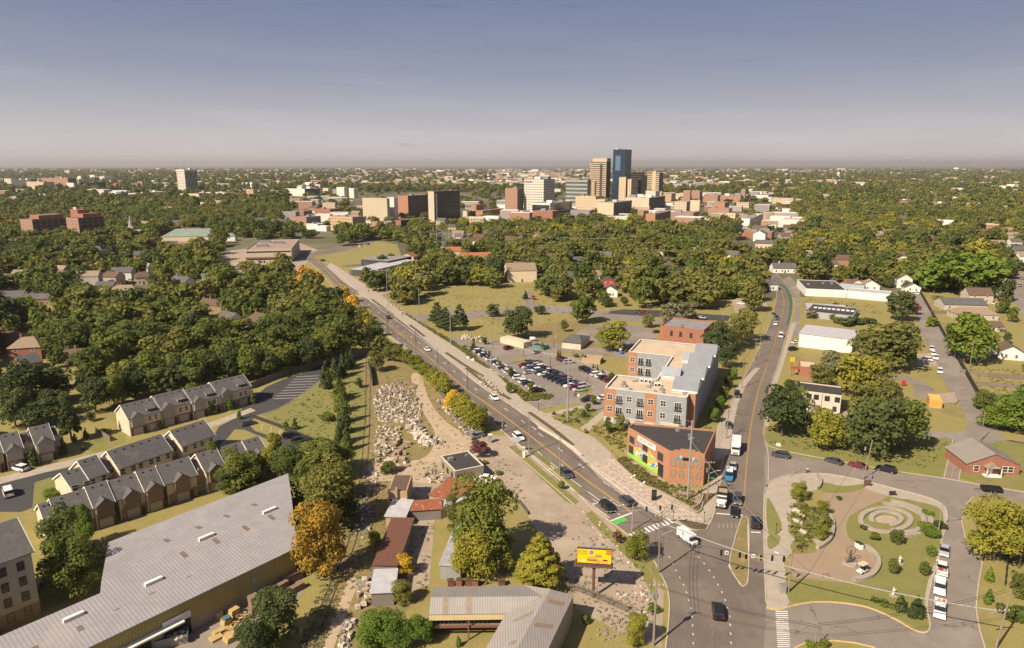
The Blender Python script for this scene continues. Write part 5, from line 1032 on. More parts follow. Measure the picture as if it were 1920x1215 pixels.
for a_ in (('cream_hotel','long cream hotel with stepped roof below the tan tower',1078,1116,1124,399,368,g_cr),('cream_hotel','cream wing right of the stepped hotel',1116,1133,1140,401,374,g_cr),
    ('cream_office','broad cream office with shaded side wall',1120,1150,1184,404,380,crm,None,mat('shaded_grey_side',(.16,.15,.155))),('beige_office','beige office with long shaded side behind the cream ones',1172,1216,1246,397,371,crm,None,g_dk),  # dark sides of these two are shade put into the wall colour
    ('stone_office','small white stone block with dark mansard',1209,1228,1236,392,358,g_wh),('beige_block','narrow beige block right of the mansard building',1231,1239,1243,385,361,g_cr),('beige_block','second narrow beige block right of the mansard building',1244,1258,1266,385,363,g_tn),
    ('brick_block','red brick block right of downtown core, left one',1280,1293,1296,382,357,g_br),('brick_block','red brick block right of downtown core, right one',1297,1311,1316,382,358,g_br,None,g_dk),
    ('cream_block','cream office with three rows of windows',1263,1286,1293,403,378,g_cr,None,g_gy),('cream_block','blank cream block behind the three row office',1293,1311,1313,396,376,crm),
    ('apartment_range','grey and brick apartment range with white roof edge',1258,1299,1309,416,399,g_br,None,g_dk),('apartment_range','apartment range with shaded side and pale roof',1210,1228,1257,416,401,br_or,None,g_dk),
    ('orange_block','orange brick block at the tree edge',1195,1206,1216,410,396,g_br),('brick_depot','long orange brick depot',1327,1366,1372,407,391,g_br),('brick_depot','taller brick block on top of the long depot',1336,1358,1366,400,380,br_or,None,g_dk),
    ('brown_range','long brown brick range beyond the far road',1386,1446,1451,450,436,mat('brown_range_wall',(.3,.15,.09),(.26,.13,.08)),None,brs),('white_store','white flat store by the far car park',1389,1405,1430,423,410,wsid,None,metal),
    ('white_tent','long white marquee in the far car park',1316,1340,1345,420,411,wsid),('old_factory','brown factory with many roofs right of downtown',1318,1345,1350,380,366,g_br),('old_factory','second brown factory right of downtown',1350,1388,1396,379,367,g_br),('old_church','brick church with tall gable right of downtown',1388,1396,1398,378,355,g_br),
    ('parking_deck','low white parking deck behind the brick blocks',1395,1440,1452,372,366,whc),('arena','broad pale arena roof behind downtown',1238,1290,1310,352,346,mat('grey_white',(.42,.42,.42))),('arena_annex','second pale broad roof behind downtown',1270,1300,1330,356,350,whc),
    ('hotel_block','orange brown hotel far behind downtown',1279,1303,1308,349,339,mat('pink_brown',(.42,.25,.18))),
    ('lattice_block','beige lattice walled parking block left of downtown',681,727,731,415,372,g_lt),('stair_block','white stair tower block beside the lattice walls',728,740,747,413,370,whc),
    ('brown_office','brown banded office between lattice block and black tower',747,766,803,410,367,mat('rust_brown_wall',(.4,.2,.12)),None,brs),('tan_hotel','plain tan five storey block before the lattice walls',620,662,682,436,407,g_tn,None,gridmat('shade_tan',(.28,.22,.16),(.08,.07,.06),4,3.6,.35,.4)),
    ('white_brick_row','white front of the modern low row beside the tan block',682,696,699,434,413,g_wh),('white_brick_row','brick part of the modern low row',697,714,720,436,416,br_or,None,blackg),('white_brick_row','dark glass part of the modern low row',718,735,742,435,415,g_gy,None,blackg),('white_brick_row','red brick end of the modern low row, far right',741,752,778,432,413,br_rd,None,blackg),
    ('dark_brick_row','dark brick piece before the black tower',776,786,803,428,410,br_rd,None,g_dk),('orange_store','small orange brick block right of the black tower',884,893,907,400,384,br_or),('beige_store','beige square block right of the black tower',868,880,892,410,396,crm,None,brs),('orange_row','orange brick row before the brick tower',892,905,945,405,395,br_or),
    ('white_hospital','white tall hospital block behind the trees',632,646,655,372,351,whc,None,gridmat('hosp',(.5,.48,.45),(.1,.1,.1),3,4,.4,.4)),('white_hospital','white hospital wing right of the tall one',655,664,672,372,353,whc),('cream_school','cream block left of the hospital',606,616,624,368,353,crm),('pale_offices','pale low office with dark attic left of the hospital',537,572,600,368,354,whc,None,g_dk),
    ('white_row','low white buildings at the downtown edge, left',575,596,610,431,420,whc),('white_row','low white buildings at the downtown edge, right',590,612,620,434,424,wsid),('grey_offices','grey three storey offices at the downtown edge',549,575,602,424,407,g_br,None,g_gy),('brown_houses','brown terrace at the wood edge',540,570,585,408,396,br_bn),('pink_row','pink brick row left of the tan block',590,620,640,408,392,br_rd),
    ('cream_campus_hall','cream campus hall below the tall tower',352,386,398,379,364,crm),('cream_campus_hall','long pale campus hall right of the tall tower',388,425,440,376,361,whc,None,g_tn),('orange_campus_hall','orange cream campus block with dark window strips',439,452,460,372,357,g_tn),('orange_campus_hall','second orange cream campus block',462,476,482,371,355,g_tn),('tan_campus_hall','third tan campus block in a row',484,500,508,370,357,g_cr),('tan_campus_hall','last low tan campus block in a row',508,524,535,370,358,g_tn),
    ('white_grid_dorm','white gridded block at the far left',10,23,26,352,335,g_wh),('dark_stadium','long dark stadium stand at far left',25,60,82,356,337,mat('slate_blue',(.07,.075,.09))),('cream_dorm','cream block in front of the dark stadium',52,84,104,360,341,g_cr),('brown_stadium','long brown hall with black roof far left',80,130,146,357,334,g_br,darkroof,brs),('white_portal','white framed black fronted block far left',127,140,144,360,343,whc),
    ('pink_towers','pair of pinkish towers beyond the far left hall',122,132,139,332,319,mat('pink_concrete',(.5,.36,.28))),('white_halls','white block cluster beyond the campus, left',147,153,158,345,330,whc),('white_halls','tall white block of the campus cluster',170,179,184,344,328,whc),('white_halls','white block cluster beyond the campus, right',187,197,212,344,331,whc),('glass_campus_hall','long dark glass campus hall',152,184,200,357,342,blackg),('brick_campus_tower','squat brick tower on the campus',211,219,223,358,345,br_rd),('brick_campus_tower','brick tower with white corners on the campus',259,268,272,355,340,g_br),
    ('white_roof_hall','long white roofed hall, upper of two',155,196,212,370,356,gridmat('wr',(.6,.57,.52),(.1,.1,.1),4,5,.5,.4),wsid),('white_roof_hall','long white roofed hall, lower of two',188,225,268,374,365,br_rd,wsid),('cream_hall','cream hall with white roof right of the white roofs',266,286,312,374,360,crm,wsid),('low_brick_hall','low brown hall at the far left edge',-10,12,18,374,358,br_bn),('low_brick_hall','low grey brown halls left of the forest',5,30,62,384,371,g_gy),
    ('far_office','far small office with bright blue centre on the right',1558,1568,1582,353,341,crm,None,g_dk),('red_school','long red brick school with white cupola, left wing',1737,1786,1790,396,382,g_br,shing),('red_school','long red brick school, right wing with dark roof',1799,1848,1853,396,386,br_or,darkroof),('red_school','small brick wing left of the long school',1686,1708,1711,394,378,br_or,shing),
    ('white_school','white boxy school at the right edge',1864,1925,1935,362,350,whc,wsid),('cupola_hall','pale hall with small white cupola at the right',1862,1905,1912,378,370,mat('pale_hall',(.45,.42,.4)),shing),('white_box','small bright white house left of the cupola hall',1786,1797,1800,382,370,wsid),('low_white_store','low white flat roof in the upper right wood',1812,1829,1832,403,399,wsid,wsid)):
    far(a_[0],a_[1],*a_[2:8],*(a_[8:10] if len(a_)>8 else ()),cat=B)
t,w_,d_,h_=far('black_tower','black glass office tower with tan blank end wall',804,815,863,418,359,mat('tan_end_wall',(.52,.43,.33),(.46,.38,.29)),side=blackg)
MB().box(w_*1.02,w_+1.,3,6,2,h_*.93).obj('window_strip',whc,t)
for i in range(9): z=h_*(i+.3)/9; MB().box(w_+.16,w_+.22,8,d_-1,z,z+.4).obj('floor_line',mat('brown_line',(.05,.04,.035)),t)
t,w_,d_,h_=far('campus_tower','white ribbed high-rise with mast standing over the campus on the left',335,350,373,364,318,g_wh,side=blackg)
MB().box(-1,w_+1,-1,d_+1,h_-5,h_).obj('crown',whc,t)
for i in range(9): y=d_*(i+.3)/9; MB().box(w_+.16,w_+.4,y,y+1.2,0,h_-5).obj('fin',whc,t)
MB().tube((w_*.6,d_*.3,h_),(w_*.6,d_*.3,h_+16),.5,.2).obj('mast',metal,t); MB().box(w_*.7,w_*.9,d_*.5,d_*.7,h_,h_+4).obj('plant_room',whc,t)
# brick hotel block in two parts, shade painted on the right sides, with roof pavilion
t,w_,d_,h_=far('brick_apartments','left block of the tall brick apartment house with water tanks',43,66,131,453,412,g_br,side=gridmat('shaded_brick_side',(.1,.055,.045),(.18,.15,.13),6,4,.4,.45)); MB().box(w_*.3,w_,d_*.2,d_*.9,h_,h_+4).obj('attic',br_rd,t)
for f in range(6):
    for k in range(3): win(t,'f',0,0,w_*(k+.5)/3,h_*(f+.25)/6.3,1.6,2.,2,2)
t,w_,d_,h_=far('brick_apartments','right block of the tall brick apartment house with roof pavilion',129,152,200,452,409,g_br,side=MATS['shaded_brick_side']); MB().box(0,w_*.6,d_*.2,d_*.6,h_,h_+8).obj('attic',br_rd,t); MB().box(w_*.6+.1,w_,d_*.2,d_*.9,h_,h_+4).obj('attic',br_rd,t)
for k in range(4): MB().tube((w_*.1+k*1.4,d_*.3,h_+8),(w_*.1+k*1.4,d_*.3,h_+10.5),.5).obj('chimney',wsid,t)
for f in range(6):
    for k in range(3): win(t,'f',0,0,w_*(k+.5)/3,h_*(f+.25)/6.3,1.6,2.,2,2)
# green roofed school, church, cupolas
grn=mat('green_copper_roof',(.2,.245,.21),(.17,.21,.18),scale=.2)
house('long school with pale green hipped roof left of the tan office',358,452,58,22,5,8,cream,grn,rh=7,hip=12,name='school',cat='school',far=True)
house('small pavilion with green roof and white cupola before the office',432,452,10,10,5,8,wsid,grn,rh=3,hip=4,name='pavilion',cat='pavilion',far=True)
c=G(253,452); t=thing('church','pale church with slender grey spire left of the green roof','church',(c.x-3,c.y,0),rad(10)); gable(t,-16,14,4,18,6,11,cream,mat('sage_roof',(.3,.31,.25)),hip=0); MB().box(-2.5,2.5,-1,4,0,15).obj('tower',cream,t); m=MB(); m.tube((0,1.5,15),(0,1.5,27),2.6,.1,n=8); m.obj('spire',mat('spire_slate',(.33,.33,.28)),t)
clear(c.x,c.y,14); p=c-c.normalized()*14; clear(p.x,p.y,12)
for (px,py,s,lb) in ((1742,386,5,'white cupola on the long red brick school'),(1891,373,4,'white cupola on the pale hall at the right')):
    c=G(px,py+8); t=thing('cupola_tower',lb,'tower',(c.x,c.y,0)); hh=hgt(px,py+8,py-2); MB().box(-s,s,-s,s,0,hh*.6).obj('base',wsid,t); m=MB(); m.tube((0,0,hh*.6),(0,0,hh),s*.7,s*.5,n=8); m.tube((0,0,hh),(0,0,hh*1.35),s*.5,.1,n=8); m.obj('lantern',wsid,t)
for (px,yb,yt,lb) in ((1792,324,314,'white water tower on many legs near the right horizon'),(1571,337,322,'slim pale water tower left of the big white one'),(1670,331,322,'tiny white water tower in the right distance')):
    c=G(px,yb); H=hgt(px,yb,yt); r_=H*.5 if px==1792 else H*.16; t=thing('water_tower',lb,'water tower',(c.x,c.y,0)); m=MB(); n=10
    prof=[(0,H*.55),(r_*.7,H*.6),(r_,H*.72),(r_*.95,H*.86),(r_*.55,H*.97),(0,H)]
    for i in range(len(prof)-1):
        for k in range(n):
            a0,a1=2*math.pi*k/n,2*math.pi*(k+1)/n; p0,p1=prof[i],prof[i+1]
            m.face([(p0[0]*math.cos(a0),p0[0]*math.sin(a0),p0[1]),(p0[0]*math.cos(a1),p0[0]*math.sin(a1),p0[1]),(p1[0]*math.cos(a1),p1[0]*math.sin(a1),p1[1]),(p1[0]*math.cos(a0),p1[0]*math.sin(a0),p1[1])])
    m.obj('tank',wsid,t,True)
    for k in range(6): a0=2*math.pi*k/6; MB().tube((r_*.8*math.cos(a0),r_*.8*math.sin(a0),0),(r_*.75*math.cos(a0),r_*.75*math.sin(a0),H*.66),H*.03).obj('leg',wsid,t)
# roofs strewn over the far suburbs: the ones that show largest one by one, the rest as one mass
farm=[wsid,g_cr,whc,g_br,greyroof,gsd,mat('far_tan',(.45,.35,.26))]
FB=[]
def fz(n,x0,x1,y0,y1,sw=(8,30),pw=None,cols=None):
    for i in range(n):
        px=R.uniform(x0,x1); py=y0+(y1-y0)*R.random(); s=R.uniform(*sw); FB.append((py,px,s,R.uniform(.3,.8)*s,R.uniform(4,7) if s<18 else R.uniform(7,15),R.choice(cols or farm),R.uniform(-40,10)))
fz(80,1210,1490,372,430,(12,34)); fz(50,880,1240,386,420,(14,38)); fz(40,540,680,374,428,(12,32)); fz(56,555,960,336,356,(20,44),cols=[wsid,crm,whc]); fz(34,0,540,335,374,(20,60))
fz(18,1380,1500,425,468,(9,16)); fz(24,1500,1930,360,470,(9,18)); fz(20,900,1480,340,372,(18,50)); fz(16,0,600,380,470,(9,16))
fz(40,1000,1500,330,372,(20,50)); fz(50,0,640,330,376,(18,52),cols=[wsid,g_cr,whc,g_br,farm[6],greyroof]); fz(30,1480,1930,345,400,(12,34)); fz(26,640,1000,420,470,(9,14)); fz(24,1450,1930,430,520,(9,13)); fz(20,0,440,440,540,(10,15)); fz(34,1480,1930,328,372,(18,46)); fz(36,200,620,340,378,(16,50)); fz(24,0,560,376,440,(10,20)); fz(22,1480,1930,385,450,(10,20)); fz(22,900,1400,440,520,(9,13)); fz(22,60,560,450,600,(9,14))
FB.sort(key=lambda f:-f[0])
stuff=MB(); FM=farm
def bld(mb,w_,d_,h_,mi,gab,M=None):
    pts=[(-w_/2,-d_/2),(w_/2,-d_/2),(w_/2,d_/2),(-w_/2,d_/2)]
for i,(py,px,s,dd,hh,mm_,dg) in enumerate(FB):
    if inpoly(px,py,[(400,428),(560,428),(760,445),(760,560),(400,560)]): continue
    if any(math.hypot(G(px,py).x-e[0],G(px,py).y-e[1])<e[2]+s*.3 for e in EXC): continue
    c=G(px,py); o=thing('distant_house' if s<18 else 'distant_building',None,'house' if s<18 else 'building',(c.x,c.y,0),rad(dg)); o['auto']=('small '+{'white_siding':'white','cream_grid_facade':'cream','cream_stone':'cream','white_concrete':'pale','brick_grid_facade':'brick','grey_membrane':'grey','grey_beige_siding':'beige','far_tan':'tan'}[mm_.name]+(' house' if s<18 else ' flat roofed building'))
    if s<18: gable(o,-s/2,s/2,-dd/2,dd/2,hh,hh+3,mm_,[shing,shing2,shing3][i%3])
    else:
        MB().box(-s/2,s/2,-dd/2,dd/2,0,hh).obj('wall',mm_,o); MB().box(-s/2+.5,s/2-.5,-dd/2+.5,dd/2-.5,hh,hh+.3).obj('roof',[wsid,greyroof,whc][i%3],o)
    clear(c.x,c.y,s*.6)
    for k in (8,16,24,32,42)[:5 if py>345 else 3]: p=c-c.normalized()*k; clear(p.x,p.y,s*.4+2)
for i in range(3000):
    py=352-33*R.random()**1.25; px=R.uniform(-60,1980)
    if R.random()>.34+.66*math.exp(-((px-1000)/420)**2): continue
    c=G(px,py); s=R.uniform(14,46)*(1+c.y/6000); dd=s*R.uniform(.25,.7); hh=R.uniform(7,13)*(1+c.y/7000); M=Matrix.Translation(c)@Matrix.Rotation(R.uniform(-.8,.4),4,'Z'); stuff.box(-s/2,s/2,-dd/2,dd/2,0,hh,R.choice((0,1,2,3,4,5,5,6,6)),M)
tag(stuff.obj('distant_rooftops',farm),'mass of tiny pale roofs strewn through the distant suburbs','buildings',kind='stuff')
# ================================================================ trees
def leafmat(name,c,c2,c3):
    m=bpy.data.materials.new(name); m.use_nodes=True; t=m.node_tree; b=t.nodes['Principled BSDF']; b.inputs['Roughness'].default_value=.75; b.inputs['Specular IOR Level'].default_value=.15
    tc=t.nodes.new('ShaderNodeTexCoord'); n=t.nodes.new('ShaderNodeTexNoise'); n.inputs['Scale'].default_value=1.6; n.inputs['Detail'].default_value=6; n.inputs['Roughness'].default_value=.7
    t.links.new(tc.outputs['Object'],n.inputs[0])
    oi=t.nodes.new('ShaderNodeObjectInfo'); ad=t.nodes.new('ShaderNodeMath'); ad.operation='MULTIPLY_ADD'; ad.inputs[1].default_value=.42; t.links.new(oi.outputs['Random'],ad.inputs[0]); t.links.new(n.outputs[0],ad.inputs[2])
    r=t.nodes.new('ShaderNodeValToRGB'); e=r.color_ramp.elements; e[0].position=.42; e[0].color=(*c2,1); e[1].position=.92; e[1].color=(*c3,1); k=e.new(.66); k.color=(*c,1)
    t.links.new(ad.outputs[0],r.inputs[0]); t.links.new(r.outputs[0],b.inputs['Base Color'])
    tr=t.nodes.new('ShaderNodeBsdfTranslucent'); t.links.new(r.outputs[0],tr.inputs[0]); mx=t.nodes.new('ShaderNodeMixShader'); mx.inputs[0].default_value=.36
    t.links.new(b.outputs[0],mx.inputs[1]); t.links.new(tr.outputs[0],mx.inputs[2]); t.links.new(mx.outputs[0],t.nodes['Material Output'].inputs[0]); return m
LM={'green':leafmat('green_leaves',(0.122,0.15,0.034),(0.079,0.109,0.0282),(0.179,0.196,0.0377)),
    'dark':leafmat('dark_green_leaves',(0.079,0.106,0.0377),(0.0574,0.0814,0.0282),(0.113,0.136,0.0415)),
    'bright':leafmat('bright_green_leaves',(0.136,0.205,0.0301),(0.101,0.159,0.0282),(0.202,0.249,0.034)),
    'olive':leafmat('olive_leaves',(0.172,0.173,0.0453),(0.122,0.133,0.0377),(0.23,0.218,0.0529)),
    'yellow':leafmat('yellow_green_leaves',(0.243,0.242,0.0377),(0.172,0.181,0.034),(0.331,0.295,0.0415)),
    'gold':leafmat('golden_leaves',(0.607,0.389,0.0359),(0.415,0.295,0.0359),(0.734,0.466,0.0449)),
    'orange':leafmat('orange_leaves',(0.478,0.264,0.0395),(0.303,0.217,0.0359),(0.575,0.295,0.0449)),
    'rust':leafmat('rusty_leaves',(0.384,0.14,0.0539),(0.255,0.125,0.0539),(0.478,0.171,0.0539)),
    'maroon':leafmat('maroon_leaves',(0.144,0.0544,0.0539),(0.0958,0.0466,0.0449),(0.208,0.0932,0.0719)),
    'pale':leafmat('pale_olive_leaves',(0.215,0.21,0.113),(0.158,0.159,0.0848),(0.273,0.249,0.132))}
CN={'green':'green','dark':'dark green','bright':'bright green','olive':'olive green','yellow':'yellow green','gold':'golden yellow','orange':'orange yellow','rust':'rust red','maroon':'maroon','pale':'pale olive'}
bark=mat('bark',(.13,.1,.075),(.09,.07,.055),scale=3)
def crown(seed,shape,n,leaf):
    g=np.random.default_rng(seed)
    # lobes: centre and radius inside a crown of half width 1 and height 2 (z 0..2)
    lob=[]
    if shape=='round':
        K=26
        for i in range(K):
            th=g.uniform(0,2*math.pi); z=g.uniform(.18,1.72); rr=math.sqrt(max(.05,1-((z-.9)/1.02)**2)); q=rr*math.sqrt(g.uniform(.15,1))*.72
            lob.append((q*math.cos(th),q*math.sin(th),z,g.uniform(.26,.44)))
        lob.append((0,0,1.,.62))
    elif shape=='wide':
        for i in range(30):
            th=g.uniform(0,2*math.pi); z=g.uniform(.35,1.7); rr=math.sqrt(max(.05,1-((z-.8)/1.0)**2)); q=rr*math.sqrt(g.uniform(.2,1))*.78
            lob.append((q*math.cos(th),q*math.sin(th),z,g.uniform(.2,.36)))
    elif shape=='tall':
        for i in range(22):
            z=g.uniform(.15,1.85); rr=.8*math.sin(math.pi*min(.97,(z/2)**.8)); th=g.uniform(0,2*math.pi); q=rr*math.sqrt(g.uniform(.1,1))*.7
            lob.append((q*math.cos(th),q*math.sin(th),z,g.uniform(.22,.36)))
    elif shape=='cone':
        for i in range(30):
            z=1.9*(i+.5)/30; rr=.95*(1-z/2)**.75*min(1,(z+.25)/.45); th=g.uniform(0,2*math.pi); q=rr*.42
            lob.append((q*math.cos(th),q*math.sin(th),z,max(.1,rr*.62)))
    elif shape=='pine':
        for i in range(34):
            z=.25+1.65*(i+.5)/34; rr=(1-(z/2.1)**1.6)*.95; th=i*2.4+g.uniform(-.4,.4); q=rr*.62
            lob.append((q*math.cos(th),q*math.sin(th),z,max(.12,rr*.36)))
    elif shape=='bush':
        for i in range(9):
            th=g.uniform(0,2*math.pi); q=g.uniform(0,.6); lob.append((q*math.cos(th),q*math.sin(th),g.uniform(.35,1.05),g.uniform(.35,.55)))
    lob=np.array(lob); wts=lob[:,3]**2; wts/=wts.sum()
    idx=g.choice(len(lob),n,p=wts); L_=lob[idx]
    d=g.normal(size=(n,3)); d/=np.linalg.norm(d,axis=1)[:,None]
    flip=(d[:,2]<-.35)&(g.random(n)<.75); d[flip,2]*=-1
    rad_=L_[:,3]*g.uniform(.62,1.1,n)**.6; sq=np.array([1,1,.8 if shape!='pine' else .38])
    P=L_[:,:3]+d*rad_[:,None]*sq
    nr=d+g.normal(size=(n,3))*.55+np.array([0,0,.35]); nr/=np.linalg.norm(nr,axis=1)[:,None]
    a=np.cross(nr,g.normal(size=(n,3))); a/=np.linalg.norm(a,axis=1)[:,None]; b=np.cross(nr,a)
    s=(leaf*g.uniform(.6,1.4,n))[:,None]; s2=s*g.uniform(.5,1,n)[:,None]
    V=np.empty((n,4,3)); V[:,0]=P-a*s-b*s2*.3; V[:,1]=P-b*s2; V[:,2]=P+a*s+b*s2*.3; V[:,3]=P+b*s2
    V[:,:,2]=np.maximum(V[:,:,2],.02)
    me=bpy.data.meshes.new('crown'); me.vertices.add(4*n); me.vertices.foreach_set('co',V.astype(np.float32).ravel()); me.loops.add(4*n); me.loops.foreach_set('vertex_index',np.arange(4*n,dtype=np.int32)); me.polygons.add(n); me.polygons.foreach_set('loop_start',np.arange(0,4*n,4,dtype=np.int32)); me.polygons.foreach_set('loop_total',np.full(n,4,dtype=np.int32)); me.update(calc_edges=True)
    return me
CRN={}
def crownmesh(shape,var,lod,col):
    k=(shape,var,lod)
    if k not in CRN:
        n,lf={0:(7000,.042),1:(3000,.064),2:(800,.13),3:(260,.23)}[lod]
        if shape in('bush','cone'): n=int(n*.4); lf*=1.45
        CRN[k]=crown(hash(shape)%97+var*13+lod if False else {'round':1,'wide':2,'tall':3,'cone':4,'pine':5,'bush':6}[shape]*100+var*13+lod,shape,n,lf)
    k2=k+(col,)
    if k2 not in CRN: m=CRN[k].copy(); m.materials.append(LM[col]); CRN[k2]=m
    return CRN[k2]
TRK={}
def trunkmesh(v):
    if v not in TRK:
        r=random.Random(v); m=MB(); m.tube((0,0,0),(0,0,.55),.05,.035,7); m.tube((0,0,.55),(r.uniform(-.05,.05),0,.85),.035,.015,5)
        for i in range(5):
            a=2*math.pi*i/5+r.uniform(-.3,.3); z=.28+.06*i; m.tube((0,0,z),(.3*math.cos(a),.3*math.sin(a),z+.25),.022,.008,5)
        TRK[v]=m.mesh('trunk',bark)
    return TRK[v]
TREES=[]   # (dist, x, y, width, height, shape, col, name)
KN={'round':'broadleaf_tree','wide':'broadleaf_tree','tall':'broadleaf_tree','cone':'columnar_tree','pine':'pine_tree','bush':'shrub'}
def T(px,py,wpx,hpx,shape,col):
    k=mpp(px,py); c=G(px,py); wd=wpx*k; 
    el=math.atan2(CAMZ,c.y); hh=(hpx*k-wd*.35*math.sin(el))/math.cos(el) if shape!='bush' else max(.8,(hpx*k-wd*.4*math.sin(el))/math.cos(el)); hh=max(hh,wd*.55)
    TREES.append((c.length,c.x,c.y,wd,hh,shape,col))
